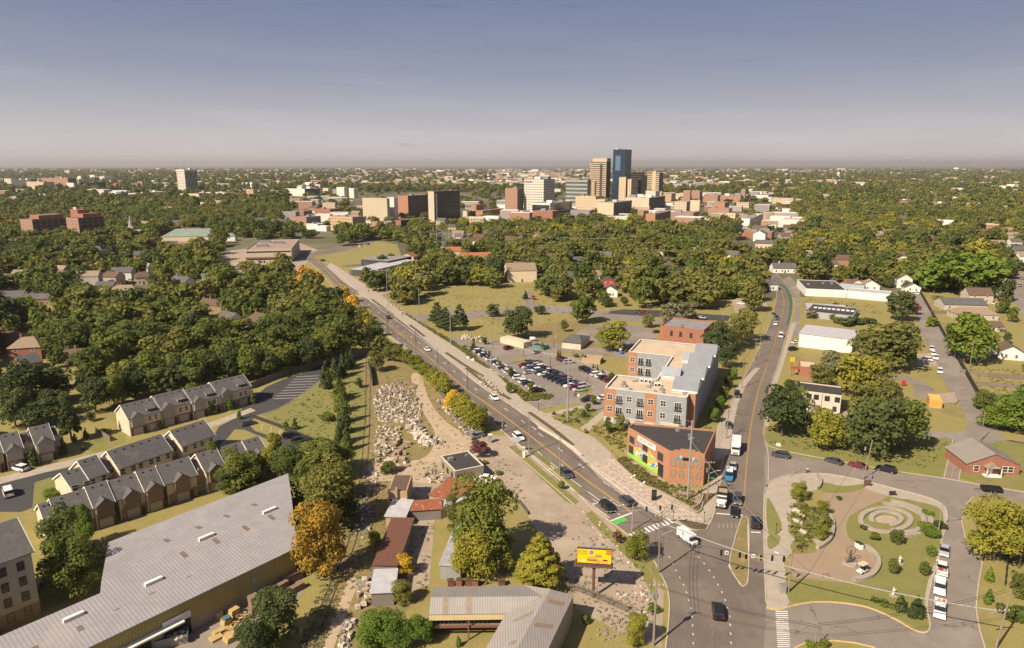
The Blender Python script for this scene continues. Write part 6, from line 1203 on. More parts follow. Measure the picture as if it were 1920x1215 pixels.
for l in '''545 905 84 84 round green;640 935 74 84 round olive;652 990 56 76 round dark;585 945 90 90 round green;475 918 60 60 round green;430 928 60 60 round dark;380 905 30 30 bush green;560 1080 30 24 bush green;1905 1110 30 40 round olive;605 1082 118 150 round orange;615 990 118 150 round olive;598 905 112 95 wide green;640 880 60 60 round green;515 895 60 88 tall yellow;450 918 85 88 round green;402 900 52 78 tall green;470 900 55 60 round green;126 1048 96 110 round green;138 1118 112 128 round green;168 1062 56 118 tall bright;
522 1202 112 112 round dark;486 1238 90 90 round dark;705 1210 92 76 round bright;748 1214 76 70 round bright;790 1210 60 60 round bright;905 1058 140 172 round green;888 1086 92 108 round yellow;925 1070 90 100 wide yellow;852 1010 52 90 tall olive;1012 1100 112 116 pine yellow;990 1100 70 70 pine yellow;1193 1050 52 62 round yellow;900 857 40 38 wide maroon;
705 697 38 44 round olive;730 676 30 32 round olive;746 678 32 34 round olive;764 682 32 32 round olive;778 692 32 32 round yellow;790 704 34 34 round yellow;801 714 34 36 round yellow;812 724 36 38 round yellow;824 733 38 40 round yellow;835 742 38 40 round yellow;852 772 44 44 round gold;862 781 48 48 round yellow;874 792 52 52 round yellow;885 801 54 54 round yellow;897 810 56 54 round yellow;612 728 34 56 cone dark;628 712 28 46 cone dark;642 705 28 46 cone dark;652 694 24 40 cone dark;660 686 20 36 cone dark;659 690 12 26 cone dark;673 727 18 20 round dark;636 752 34 50 cone green;642 772 36 52 cone green;646 792 36 54 cone green;646 812 38 56 cone dark;642 832 36 56 cone dark;650 845 30 50 cone green;640 745 28 40 cone olive;617 790 28 28 bush green;610 788 24 20 bush green;537 806 16 20 cone green;553 805 15 24 cone green;
261 812 20 30 cone green;297 803 22 32 cone bright;333 789 18 24 cone bright;400 777 18 28 cone bright;432 769 18 30 cone bright;449 786 12 22 cone bright;475 757 12 28 cone green;64 875 19 38 cone green;121 852 17 34 cone green;141 830 12 20 cone green;162 822 13 22 cone green;205 897 24 32 cone green;92 935 44 28 bush bright;112 925 24 20 bush bright;
1466 818 92 104 round dark;1490 800 60 80 round green;1550 842 74 80 round yellow;1535 815 50 60 round yellow;1632 857 110 126 round dark;1690 842 92 108 round green;1660 820 80 110 round olive;1620 800 80 90 round olive;1606 742 100 92 round yellow;1632 742 80 80 round olive;1655 692 120 102 round olive;1680 690 80 90 round green;1568 708 72 56 round pale;1535 722 56 42 round olive;1480 742 34 34 round green;1815 680 98 100 round bright;1790 672 60 70 round bright;1685 602 52 62 round dark;1712 590 24 24 round maroon;1588 610 40 24 bush dark;1612 608 34 22 bush dark;1632 606 26 18 bush dark;1570 606 24 18 bush green;1895 808 90 80 round bright;1860 802 60 50 round bright;1920 800 80 84 round bright;1845 768 44 40 round green;1862 1052 112 132 round yellow;1910 1065 96 124 round yellow;1950 1050 90 124 round olive;
1752 548 76 78 round bright;1800 556 84 90 round bright;1846 552 80 88 round bright;1775 535 80 80 round green;1825 530 80 84 yellow_;1885 566 34 44 round dark;1880 588 28 30 round green;1898 604 22 30 round green;1748 612 30 28 bush bright;1760 572 28 30 bush olive;
972 634 66 64 round dark;925 594 28 26 round dark;1012 590 24 20 round dark;1092 606 56 56 round green;1148 658 66 62 round yellow;820 614 44 52 pine dark;836 620 40 48 pine dark;862 620 42 54 pine dark;1215 614 28 28 round olive;1255 604 46 42 round pale;1285 606 48 44 round pale;1345 668 62 70 round dark;1362 690 40 50 round dark;1392 642 60 68 round olive;1375 655 50 60 round olive;1058 622 18 24 round olive;985 561 14 18 cone dark;1000 562 12 14 bush rust;1138 576 24 26 round dark;1170 574 18 20 round green;925 540 40 40 round green;
690 540 34 42 round olive;704 546 40 40 round dark;722 540 34 36 round dark;770 551 20 18 round rust;794 538 24 28 round orange;752 556 20 18 bush dark;766 558 20 16 bush dark;780 556 20 16 bush green;823 536 12 18 round dark;745 520 24 24 round green;758 522 26 26 round dark;776 520 28 30 round green;812 512 30 36 round green;836 516 32 38 round green;876 534 46 40 round green;900 536 46 44 round yellow;716 500 26 24 round green;735 494 20 20 round green;
1338 792 26 30 round bright;1350 768 24 28 round bright;1356 748 22 26 round green;1366 728 22 26 round green;1374 712 20 24 round bright;1326 808 16 16 bush bright;1140 812 22 32 tall green;1162 808 24 34 round olive;1112 759 15 20 round green;1102 772 13 18 round green;1095 783 11 16 round green;957 706 12 20 round green;936 690 8 16 round green;918 676 10 20 round green;908 646 11 16 round green;888 656 12 22 tall green;955 738 14 22 round green;995 738 14 22 round green;1017 657 8 16 tall olive;1046 672 6 20 cone dark;1050 673 6 20 cone dark;1081 670 12 12 bush dark;1094 672 12 12 bush dark;1145 712 12 16 round green;1150 710 12 14 bush olive;1148 722 10 12 bush green;1130 700 6 10 cone green;1120 694 6 10 cone green;1112 690 6 9 cone green;1082 791 11 10 bush dark;1098 812 9 14 bush olive;1038 778 8 10 bush green;
1497 938 38 40 round yellow;1541 966 28 32 round yellow;1547 988 24 30 round olive;1540 1012 30 36 round yellow;1680 1020 28 32 round green;1639 1014 20 20 round green;1618 992 16 14 bush dark;1745 1004 40 30 bush bright;1735 992 30 26 bush bright;1762 990 26 24 bush dark;1740 966 24 14 bush bright;1745 1042 20 22 round bright;1733 1078 22 26 round green;1674 1077 20 32 round green;1687 1146 26 36 cone dark;1717 1158 36 46 cone dark;1655 1134 24 12 bush green;1672 1140 20 12 bush green;1640 1128 20 10 bush green;1854 1090 20 30 cone bright;1853 1132 22 32 cone bright;1892 1160 46 40 bush green;1915 1170 40 50 bush green;1498 1028 12 12 bush maroon;1528 960 14 14 bush dark;1573 936 16 10 bush green;1505 950 16 12 bush olive;1524 975 14 10 bush olive;
760 1078 40 44 round gold;755 1132 48 48 round olive;703 1024 28 32 round yellow;727 888 34 28 round green;1225 1147 26 22 bush bright;1192 1212 54 64 round yellow;860 1212 14 22 cone bright;1098 1170 18 26 bush green;1520 1216 20 24 bush bright;1540 1220 40 30 bush green;935 890 16 14 bush green;910 870 14 12 bush olive;1158 1018 20 26 wide maroon;1052 918 16 20 round yellow;155 845 10 12 bush green;1432 545 22 20 round green;1520 597 24 18 round pale;1560 600 14 14 round olive;1700 545 16 20 round green;1845 640 16 16 bush green;1888 645 16 24 round dark;1930 700 30 40 round green;1930 1130 60 60 round green;1450 590 10 8 bush maroon;1567 573 14 10 bush maroon;1586 576 8 8 bush maroon;
135 828 46 92 pine dark;78 800 70 60 round dark;30 800 70 80 round dark;105 778 60 56 round dark;180 772 60 70 round dark;215 762 60 70 round green;255 748 60 66 round dark;300 742 60 60 round green;345 730 60 70 round dark;390 722 60 70 round green;430 716 56 70 round dark;470 712 56 70 round green;500 708 56 60 round dark;540 700 56 60 round green;575 692 56 66 round dark;610 682 56 70 round olive;645 668 60 86 round green;680 662 56 70 round olive;705 655 40 50 round green;200 815 24 20 bush green;170 790 20 20 round green;0 860 50 60 round dark;1155 725 14 12 bush green'''.replace('\n','').split(';'):
    p=l.split()
    if len(p)==5: p=p[:4]+['round','yellow']
    T(float(p[0]),float(p[1]),float(p[2]),float(p[3]),p[4],p[5])
# gold trees along the upper avenue
for px,py,w_,h_,c_ in ((648,568,26,34,'gold'),(662,580,24,30,'gold'),(678,600,24,28,'olive'),(690,612,26,30,'yellow'),(684,628,26,30,'gold'),(702,632,26,36,'green'),(712,655,30,34,'green'),(632,575,34,40,'dark'),(620,600,40,50,'green'),(655,600,30,36,'green'),(640,625,40,50,'green'),(665,640,36,46,'olive')): T(px,py,w_,h_,'round',c_)
near=[(t[1],t[2],t[3]) for t in TREES]
NEAR=[(555,478),(640,462),(700,448),(770,462),(765,500),(745,545),(760,575),(830,535),(880,540),(960,532),(985,548),(1060,572),(1130,580),(1230,576),(1300,588),(1400,582),(1430,590),(1425,500),(1460,515),(1500,530),(1700,545),(1720,545),(1760,560),(1860,566),(1920,560),(2100,560),(2300,1500),(-400,1500),(-400,830),(0,812),(205,768),(470,722),(640,672),(735,668),(690,650),(640,600),(600,560),(540,520),(520,500)]
OPEN=[[(400,490),(430,455),(470,445),(560,452),(600,475),(610,540),(560,500),(430,560)],[(540,432),(700,438),(820,432),(870,436),(950,430),(1250,432),(1480,425),(1490,372),(1000,360),(540,362)],
      [(1380,425),(1470,425),(1465,470),(1430,500),(1380,470)],[(1890,470),(1945,460),(1990,640),(1905,640)],[(805,430),(880,440),(900,470),(820,470)],[(540,437),(640,435),(640,470),(560,470)]]
def wcol(r_,px,py,d):
    left=px<650
    x_=px*d/1300.
    a=min(.999,max(0,r_.random()*.62+.38*(.5+.5*math.sin(x_/61.+2.1*math.sin(d/83.))*math.cos(d/57.-x_/190.))))
    if left: tb=(('dark',.18),('green',.6),('olive',.93),('yellow',.98),('orange',.985),('pale',1))
    else: tb=(('dark',.13),('green',.4),('olive',.76),('yellow',.88),('pale',.94),('bright',.99),('orange',.995),('maroon',1))
    for c_,p_ in tb:
        if a<p_: return c_
cells={}
for e in EXC:
    for gx in range(int((e[0]-e[2])//40),int((e[0]+e[2])//40)+1):
        for gy in range(int((e[1]-e[2])//40),int((e[1]+e[2])//40)+1): cells.setdefault((gx,gy),[]).append(e)
r_=random.Random(11); cand=[]
d=215.
while d<12000:
    sp=max(10.6,d/95.); 
    half=d*.86; n=int(2*half/sp)
    for i in range(n):
        x=-half+2*half*(i+r_.random())/n; y=d+r_.uniform(-.5,.5)*sp
        px,py=PX((x,y,0))
        if px<-120 or px>2040: continue
        if inpoly(px,py,NEAR): continue
        keep=.97
        if d<4000:
            for k_,o in enumerate(OPEN):
                if inpoly(px,py,o): keep=.06 if k_!=1 else .13; break
        if 316<py<354: keep=min(keep,.55-.3*math.exp(-((px-1000)/480)**2))
        elif 354<=py<378 and (px<620 or 1000<px<1500): keep=min(keep,.5)
        if py<400: keep*=.78
        if r_.random()>keep: continue
        bad=False
        for e in cells.get((int(x//40),int(y//40)),()):
            if (x-e[0])**2+(y-e[1])**2<e[2]**2: bad=True; break
        if bad: continue
        # streets and back yards open straight gaps in the wood
        if 300<d<3500:
            ca,sa=math.cos(.87),math.sin(.87); q1=(x*ca+y*sa+17*math.sin((y*ca-x*sa)/160))%118; q2=(-x*sa+y*ca)%210
            if (q1<11 or q2<10) and r_.random()<.8: continue
            if math.sin(x/47.+1.7*math.sin(y/71.))*math.sin(y/53.+x/130.)>.78 and r_.random()<.7: continue
        s=r_.uniform(.62,1.28)*(1+min(.7,max(0,d-900)/4000)); 
        cand.append((math.hypot(x,y),x,y,14.*s*r_.uniform(.8,1.25),14.*s*r_.uniform(.85,1.15) if keep>.2 else 9*s,r_.choice(('round','round','wide','tall')),wcol(r_,px,py,d)))
    d+=sp*.82
cand=[c for c in cand if not any(abs(c[1]-n[0])<n[2]*.45 and abs(c[2]-n[1])<n[2]*.45 for n in near) ]
cand.sort(key=lambda c:-c[3]*c[4]/c[0]**2)
room=max(0,300-sum(1 for t in TREES if t[5]!='bush'))
ind=cand[:room]; rest=cand[room:]
r_=random.Random(5)
for (dist,x,y,wd,hh,shape,col) in TREES+ind:
    lod=0 if dist<190 and wd>4.5 else 1 if dist<340 and wd>3 else 2
    if wd<3: lod=2
    v=r_.randrange(4); base=.02 if shape in('bush','cone') else .12
    o=link(KN[shape],None,None,(x,y,0),r_.uniform(0,6.28)); o['category']='shrub' if shape=='bush' else 'tree'; o['dist']=dist
    sz='large' if wd>11 else 'small' if wd<5 else 'medium sized'
    kd={'cone':'conical tree','pine':'pine','bush':'bush'}.get(shape,'round tree' if shape=='round' else 'spreading tree' if shape=='wide' else 'upright tree')
    if shape=='bush': sz='low'
    o['auto']=f'{sz} {CN[col]} {kd}'
    c_=link('crown',crownmesh(shape,v,lod,col),o,(0,0,hh*base)); c_.scale=(wd/2,wd/2,hh*(1-base)/2)
    if shape!='bush': t_=link('trunk',trunkmesh(v),o); t_.scale=(hh*.42,hh*.42,hh*.62)
# weeds, tufts and low planting that nobody could count
def weeds(name,label,polys,n,s0,s1,col):
    g=np.random.default_rng(n); V=[];  rr=random.Random(n)
    for poly,k in polys:
        xs=[p[0] for p in poly]; ys=[p[1] for p in poly]; i=0
        while i<k:
            px=rr.uniform(min(xs),max(xs)); py=rr.uniform(min(ys),max(ys))
            if not inpoly(px,py,poly): continue
            i+=1; c=G(px,py); s=rr.uniform(s0,s1)
            for j in range(7):
                p=np.array([c.x+rr.gauss(0,s*.35),c.y+rr.gauss(0,s*.35),rr.uniform(.05,s*.6)]); a=g.normal(size=3); a/=np.linalg.norm(a); b=np.cross(a,g.normal(size=3)); b/=np.linalg.norm(b); q=s*.3
                V+=[p-a*q,p-b*q,p+a*q,p+b*q]
    m=bpy.data.meshes.new(name); m.from_pydata([tuple(v) for v in V],[],[tuple(range(4*i,4*i+4)) for i in range(len(V)//4)]); m.materials.append(LM[col]); tag(link(name,m),label,'weeds',kind='stuff')
WY=[(672,690),(760,672),(800,720),(880,790),(905,825),(860,880),(810,1000),(800,1110),(640,1215),(610,1120),(650,960),(690,860)]
weeds('weeds','dry weeds growing across the stone yard and railway strip',[(WY,950),([(1095,960),(1215,1070),(1240,1150),(1170,1190),(1080,1140),(1050,1060)],200),([(600,1100),(640,1090),(610,1215),(560,1215)],200),([(905,830),(990,900),(985,960),(930,900)],60)],11,.2,.6,'pale')
weeds('ground_cover','green ground cover and young shrubs of the street planting beds',[([(862,655),(872,648),(890,668),(930,700),(985,735),(1040,742),(1032,750),(985,753),(930,700),(880,672)],420),([(725,560),(765,590),(850,640),(920,690),(912,690),(845,645),(760,590)],260),([(1155,862),(1170,855),(1245,905),(1325,925),(1290,946),(1237,918),(1199,903)],160),([(1025,779),(1080,765),(1118,785),(1085,802),(1060,797)],60),([(1100,803),(1140,795),(1175,800),(1170,850),(1145,835)],120),([(1485,940),(1530,955),(1545,1000),(1500,1035),(1482,990)],160)],12,.4,1.1,'olive')
weeds('rough_grass','taller rough grass tufts along field edges',[([(1812,690),(1915,695),(1915,765),(1850,765)],220),([(1500,556),(1640,572),(1655,590),(1512,572)],150),([(1440,830),(1550,850),(1740,880),(1780,830),(1600,800)],260),([(740,545),(870,525),(950,530),(985,560),(1120,575),(1210,585),(1000,610),(840,615)],500),([(500,790),(620,720),(680,700),(660,880),(580,850)],300)],13,.3,.7,'green')
# the remaining wood as one mass
hid=bpy.data.collections.new('woodland_sources')
def woodland(name,label,pts,lod,cols):
    srcs=[]
    for ci,c_ in enumerate(cols):
        for v in range(2):
            sh=('round','wide')[v]; o=bpy.data.objects.new('crown_source',crownmesh(sh,v,lod,c_)); 
            col=hid if lod==2 else hid2; col.objects.link(o); o.name='s%02d'%(ci*2+v)
    me=bpy.data.meshes.new(name); me.vertices.add(len(pts)); me.vertices.foreach_set('co',np.array([(p[1],p[2],p[4]*.1) for p in pts],dtype=np.float32).ravel())
    for nm,ty,vals in (('idx','INT',[cols.index(p[6])*2+r_.randrange(2) for p in pts]),('rot','FLOAT',[r_.uniform(0,6.28) for p in pts])):
        a=me.attributes.new(nm,ty,'POINT'); a.data.foreach_set('value',np.array(vals,dtype=np.int32 if ty=='INT' else np.float32))
    a=me.attributes.new('scl','FLOAT_VECTOR','POINT'); a.data.foreach_set('vector',np.array([(p[3]/2,p[3]/2,p[4]*.45) for p in pts],dtype=np.float32).ravel())
    o=link(name,me); tag(o,label,'trees',kind='stuff')
    ng=bpy.data.node_groups.new(name,'GeometryNodeTree'); ng.interface.new_socket('Geometry',in_out='INPUT',socket_type='NodeSocketGeometry'); ng.interface.new_socket('Geometry',in_out='OUTPUT',socket_type='NodeSocketGeometry')
    N=ng.nodes; i_=N.new('NodeGroupInput'); o_=N.new('NodeGroupOutput'); ip=N.new('GeometryNodeInstanceOnPoints'); ci=N.new('GeometryNodeCollectionInfo'); ci.inputs['Collection'].default_value=hid if lod==2 else hid2; ci.inputs['Separate Children'].default_value=True; ci.inputs['Reset Children'].default_value=True
    def at(nm,ty): a=N.new('GeometryNodeInputNamedAttribute'); a.data_type=ty; a.inputs[0].default_value=nm; return a.outputs[0]
    cx=N.new('ShaderNodeCombineXYZ'); ng.links.new(at('rot','FLOAT'),cx.inputs[2])
    m2p=N.new('GeometryNodeMeshToPoints'); ng.links.new(i_.outputs[0],m2p.inputs[0]); ng.links.new(m2p.outputs[0],ip.inputs['Points']); ng.links.new(ci.outputs[0],ip.inputs['Instance']); ip.inputs['Pick Instance'].default_value=True
    ng.links.new(at('idx','INT'),ip.inputs['Instance Index']); ng.links.new(cx.outputs[0],ip.inputs['Rotation']); ng.links.new(at('scl','FLOAT_VECTOR'),ip.inputs['Scale']); ng.links.new(ip.outputs[0],o_.inputs[0])
    md=o.modifiers.new('scatter','NODES'); md.node_group=ng; return o
hid2=bpy.data.collections.new('far_woodland_sources')
cols=['dark','green','olive','yellow','bright','pale','orange','maroon']
woodland('woodland','mass of mixed green and yellowing trees filling the middle distance',[p for p in rest if p[0]<1300],2,cols)
woodland('far_woodland','hazy far wooded plain reaching to the horizon',[p for p in rest if p[0]>=1300],3,cols)
print('TREES',len(TREES),'ind',len(ind),'rest',len(rest))
c=G(388,562); t=thing('bare_tree','leafless pale dead tree standing before the pinkish roofed house','tree',(c.x,c.y,0)); m=MB(); rb=random.Random(4)
def br_(p,d,l,r,k):
    q=p+d*l; m.tube(p,q,r,r*.65,5)
    if k>0:
        for _ in range(3): br_(q,(d+Vector((rb.uniform(-.7,.7),rb.uniform(-.7,.7),rb.uniform(0,.4)))).normalized(),l*.72,r*.6,k-1)
br_(Vector((0,0,0)),Vector((0,0,1)),4.5,.4,4); m.obj('trunk',mat('dead_wood',(.35,.28,.22)),t)
# ================================================================ vehicles
def paint(n,c,r=.3): return mat(n,c,tuple(x*.95 for x in c),rough=r,spec=.6,scale=.3)
PT={'white':paint('white_car_paint',(.72,.7,.67)),'black':paint('black_car_paint',(.015,.015,.017)),'dark grey':paint('dark_grey_car_paint',(.06,.062,.068)),'silver':paint('silver_car_paint',(.38,.38,.4)),'red':paint('red_car_paint',(.16,.02,.025)),'blue':paint('blue_car_paint',(.04,.09,.2)),'grey':paint('grey_car_paint',(.2,.2,.21)),'tan':paint('tan_car_paint',(.33,.27,.2)),'bright blue':paint('bright_blue_paint',(.04,.22,.45)),'navy':paint('navy_car_paint',(.02,.03,.06))}
tyre=mat('tyre_rubber',(.02,.02,.02)); rim=mat('wheel_rim',(.35,.35,.36),rough=.4,metal=.5); cglass=mat('car_glass',(.012,.014,.018),rough=.06,spec=1); lampw=mat('headlight_glass',(.6,.6,.62),rough=.2); lampr=mat('tail_light_glass',(.3,.02,.02),rough=.3)
SH={'sedan':(4.7,1.82,[(-2.35,.45,.7),(-2.25,.45,.95),(-1.3,.3,1.0),(-.0,.3,1.0),(1.0,.3,.98),(2.15,.35,.8),(2.35,.45,.6)],(-1.75,-1.0,.35,1.15,1.45),.25),
    'suv':(4.8,1.95,[(-2.4,.5,.8),(-2.35,.5,1.1),(-1.3,.35,1.15),(1.0,.35,1.15),(2.2,.4,1.0),(2.4,.5,.7)],(-2.25,-1.9,.45,1.2,1.75),.2),
    'van':(5.2,2.0,[(-2.6,.5,.8),(-2.58,.5,1.2),(1.4,.35,1.2),(2.3,.4,1.1),(2.6,.5,.7)],(-2.55,-2.4,1.2,2.1,2.05),.15)}
CARM={}
def carmeshes(ty,col):
    k=(ty,col)
    if k in CARM: return CARM[k]
    L,Wd,prof,(a,b,c,d_,H),ins=SH['suv' if ty=='pickup' else ty]
    P=[]
    m=MB(); hw=Wd/2
    if ty=='pickup':
        prof=[(-2.7,.5,.9),(-2.65,.5,1.1),(-.8,.35,1.1),(1.2,.35,1.15),(2.5,.4,1.02),(2.75,.5,.7)]; a,b,c,d_,H=(-.85,-.7,.75,1.35,1.8)
    n=len(prof)
    for s in (-1,1): 
        pts=[(x,s*hw,z0) for x,z0,z1 in prof]+[(x,s*hw*.97,z1) for x,z0,z1 in reversed(prof)]
        for i in range(n-1):
            q=[(prof[i][0],s*hw,prof[i][1]),(prof[i+1][0],s*hw,prof[i+1][1]),(prof[i+1][0],s*hw*.95,prof[i+1][2]),(prof[i][0],s*hw*.95,prof[i][2])]
            m.face(q if s<0 else q[::-1])
    for i in range(n-1):
        p,q=prof[i],prof[i+1]; m.face([(p[0],-hw*.95,p[2]),(q[0],-hw*.95,q[2]),(q[0],hw*.95,q[2]),(p[0],hw*.95,p[2])]); m.face([(p[0],hw,p[1]),(q[0],hw,q[1]),(q[0],-hw,q[1]),(p[0],-hw,p[1])])
    for i in (0,-1):
        p=prof[i]; q=[(p[0],hw,p[1]),(p[0],-hw,p[1]),(p[0],-hw*.95,p[2]),(p[0],hw*.95,p[2])]; m.face(q if i==0 else q[::-1])
    # roof panel
    zt=H; y=hw-ins; rt=[(b,-y,zt),(c,-y,zt),(c,y,zt),(b,y,zt)]
    m.face(rt); m.box(b,c,-y,y,zt-.06,zt-.001)
    if ty=='pickup':
        m.box(-2.6,-.9,-hw*.95,-hw*.84,1.1,1.4); m.box(-2.6,-.9,hw*.84,hw*.95,1.1,1.4); m.box(-2.72,-2.6,-hw*.9,hw*.9,1.0,1.4)
    body=m.mesh('body',PT[col])
    g=MB(); zb=prof[2][2]-.01; yb=hw*.93; top=zt-.065
    B4=[(a,-yb,zb),(d_,-yb,zb),(d_,yb,zb),(a,yb,zb)]; T4=[(b,-y,top),(c,-y,top),(c,y,top),(b,y,top)]
    for i in range(4): j=(i+1)%4; g.face([B4[i],B4[j],T4[j],T4[i]])
    gl=g.mesh('window_glass',cglass)
    w_=MB(); R_=.34 if ty=='sedan' else .38
    w_.tube((0,-.11,0),(0,.11,0),R_,n=14,mi=0); w_.tube((0,-.125,0),(0,.125,0),R_*.6,n=10,mi=1); wh=w_.mesh('wheel',[tyre,rim])
    xf=prof[-1][0]; hl=MB().box(xf-.12,xf+.015,-.3,.3,.68,.84).mesh('headlight',lampw) if False else MB().box(-.1,.02,-.22,.22,-.08,.08).mesh('headlight',lampw); tl=MB().box(-.02,.1,-.2,.2,-.1,.1).mesh('tail_light',lampr)
    bedm=MB().box(-2.55,-.92,-hw*.8,hw*.8,.9,1.0).mesh('load_bed',blk) if ty=='pickup' else None
    CARM[k]=(body,gl,wh,hl,tl,L if ty!='pickup' else 5.5,hw,R_,prof,bedm); return CARM[k]
def car(ty,col,label,px,py,fx,fy,group=None,auto=None,cat=None,big=True):
    """stands at (px,py), its nose towards (fx,fy)"""
    c=G(px,py); f=G(fx,fy); a=math.atan2(f.y-c.y,f.x-c.x)
    return carw(ty,col,label,c,a,group,auto,cat,big)
def carw(ty,col,label,c,a,group=None,auto=None,cat=None,big=True):
    body,gl,wh,hl,tl,L,hw,R_,prof,bedm=carmeshes(ty,col)
    nm={'sedan':'sedan_car','suv':'suv_car','pickup':'pickup_truck','van':'van'}[ty]
    t=thing(nm,label,cat or {'pickup':'pickup truck','van':'van'}.get(ty,'car'),(c.x,c.y,.02),a,group)
    if auto: t['auto']=auto
    link('body',body,t); link('window_glass',gl,t)
    if big:
        x0,x1=prof[0][0]+.85,prof[-1][0]-.85
        for x in (x0,x1):
            for s in (-1,1): link('wheel',wh,t,(x,s*(hw-.09),R_))
        for s in (-1,1): link('headlight',hl,t,(prof[-1][0],s*(hw-.35),prof[-1][2]-.08)); link('tail_light',tl,t,(prof[0][0],s*(hw-.3),prof[1][2]-.15))
        if bedm: link('load_bed',bedm,t)
    return t
P_='parked at '
for a_ in (('sedan','white','white sedan driving down the avenue beside the yellow trees',801,657,815,669),('suv','dark grey','dark car on the far avenue above the turn lane hatching',728,597,716,587),('sedan','white','white hatchback driving on the avenue past the golden trees',927,748,940,758),
    ('suv','white','white sport utility vehicle on the avenue before the tall poles',972,823,985,834),('suv','dark grey','dark green suv leaving the avenue turn arrows behind the wooden pole',1061,892,1074,903),('suv','black','black suv waiting nearest the green cycle box',1139,955,1152,966),('suv','dark grey','dark grey suv beside the double yellow line near the junction',1175,943,1163,933),
    ('suv','black','black suv driving up the cross road beside the young trees',1382,743,1381,760),('sedan','dark grey','dark car at the kerb behind the white box truck',1366,800,1365,815),('suv','dark grey','dark jeep with roof hatch behind the black sedan',1383,941,1382,956),('sedan','black','black sedan first in line at the cross road stop line',1377,964,1376,980),
    ('suv','black','black suv driving away up the right lane beside the median',1416,985,1415,970),('van','white','white van far up the cross road',1464,632,1463,645),('sedan','white','white car following the dark one far up the cross road',1454,609,1452,620),('suv','navy','small dark car farthest up the cross road',1456,598,1455,608),('suv','black','large black suv alone in the middle of the junction',1346,1152,1343,1130),
    ('suv','dark grey','dark grey suv at the mouth of the side street',1463,857,1450,855),('sedan','dark grey','dark grey sedan second in line on the side street',1563,868,1550,864),('sedan','red','dark red sedan on the side street',1608,876,1592,872),('suv','black','black suv with chrome trim behind the red sedan',1661,884,1645,880),
    ('sedan','silver','silver sedan parked topmost beside the park lawn',1770,1037,1769,1050),('sedan','silver','silver pickup like car in the queue behind the blue white van',1374,878,1373,890),
    ('suv','black','black suv leftmost of three below the hedge in the estate',545,820,555,818),('suv','black','black suv in the middle of three below the hedge',562,829,572,827),('suv','black','black suv rightmost of three below the hedge',581,833,592,831),('sedan','dark grey','dark car parked on the estate turning loop',466,797,478,794),('suv','white','white suv parked before the left edge town houses',38,882,24,879),
    ('suv','grey','grey suv parked on the gravel beside the maroon tree',893,821,882,824),('sedan','dark grey','grey car parked left beside the red brick hall',1231,624,1240,622),
    ('sedan','white','white car nearest the white warehouse corner',1492,644,1502,642),('suv','black','black suv below the white warehouse corner',1487,657,1499,655),('suv','white','white suv on the pale drive under the trees',1735,677,1722,676),('suv','white','white van parked highest in the alley row',1747,657,1749,667),('sedan','white','white car second in the alley row',1750,665,1752,675),('pickup','white','white pickup third in the alley row',1754,673,1756,685),('suv','white','white suv alone lower down the alley',1762,699,1764,711),
    ('suv','white','white van at the top end of the alley',1719,552,1721,560),('sedan','white','white car beside the porch cottage',1714,541,1705,541),('sedan','white','white car beside the bungalow hedge',1867,572,1878,575),('suv','white','white suv in the back drive right of the big tree',1862,594,1874,596),('suv','dark grey','dark car on the right hand street kerb',1876,622,1888,624),('sedan','black','black car parked at the top of the right street',1912,537,1916,525),('sedan','dark grey','second dark car at the top of the right street',1917,524,1920,514),
    ('sedan','maroon' if 0 else 'red','dark red car at the left edge under the trees',3,711,15,709),('sedan','white','white car under the trees beside the red one',43,706,55,703),
    ('sedan','dark grey','parked car left end of the far park car park',1196,586,1208,588),('sedan','red','red car in the dark surfaced park car park',1208,587,1220,589),('sedan','white','white car under the pale tree in the park car park',1285,594,1297,596),('suv','dark grey','dark car right of the pale trees in the park car park',1296,596,1308,598),('sedan','silver','silver car right end of the park car park',1316,597,1328,599),
    ('suv','dark grey','dark car beside the maroon rail of the far road lot',1404,571,1415,573),('sedan','white','white car left in the far road lot',1390,571,1400,572),('suv','black','black car right in the far road lot',1416,573,1427,575),
    ('suv','dark grey','dark car at the upper junction of the avenue',606,490,617,489),('van','silver','silver van parked on the upper curving road',674,462,682,458),('sedan','white','white car on the upper curving road',676,463,684,460),('suv','dark grey','last dark car on the upper curving road',690,459,697,456),('suv','red','dark red pickup like suv crossing the car park entrance',953,655,968,651),('sedan','silver','silver car by the island near the car park entrance',1006,662,1018,658)):
    d_=math.hypot(a_[3]-960,0); car(a_[0],a_[1],a_[2],*a_[3:7],big=a_[4]>520)
for (px,py,l,ld) in ((1765,1071,'white pickup with red load parked second beside the park lawn',1),(1761,1106,'white pickup with black bed parked between two others',0),(1761,1149,'white pickup with brown load parked nearest the corner',1)):
    fy=py+20 if py!=1071 else py-20
    t=car('pickup','white',l,px,py,px-1,fy)
    if ld:
        m=MB(); rr=random.Random(px+py)
        for i in range(9): x=rr.uniform(-2.3,-1.1); y=rr.uniform(-.6,.6); m.box(x-.25,x+.25,y-.2,y+.2,1.0,1.0+rr.uniform(.2,.5),i%2)
        o=tag(m.obj('truck_load',[mat('red_scrap',(.35,.06,.04)),mat('pale_scrap',(.45,.36,.3))]),'red and brown scrap lying in the bed of the '+('second' if py==1071 else 'nearest')+' white pickup','load'); o.location=t.location; o.rotation_euler=t.rotation_euler
car('pickup','white','white pickup parked behind the black roofed stone office',911,903,897,901); car('van','white','white van backed up beside the estate lawn',16,928,8,906)
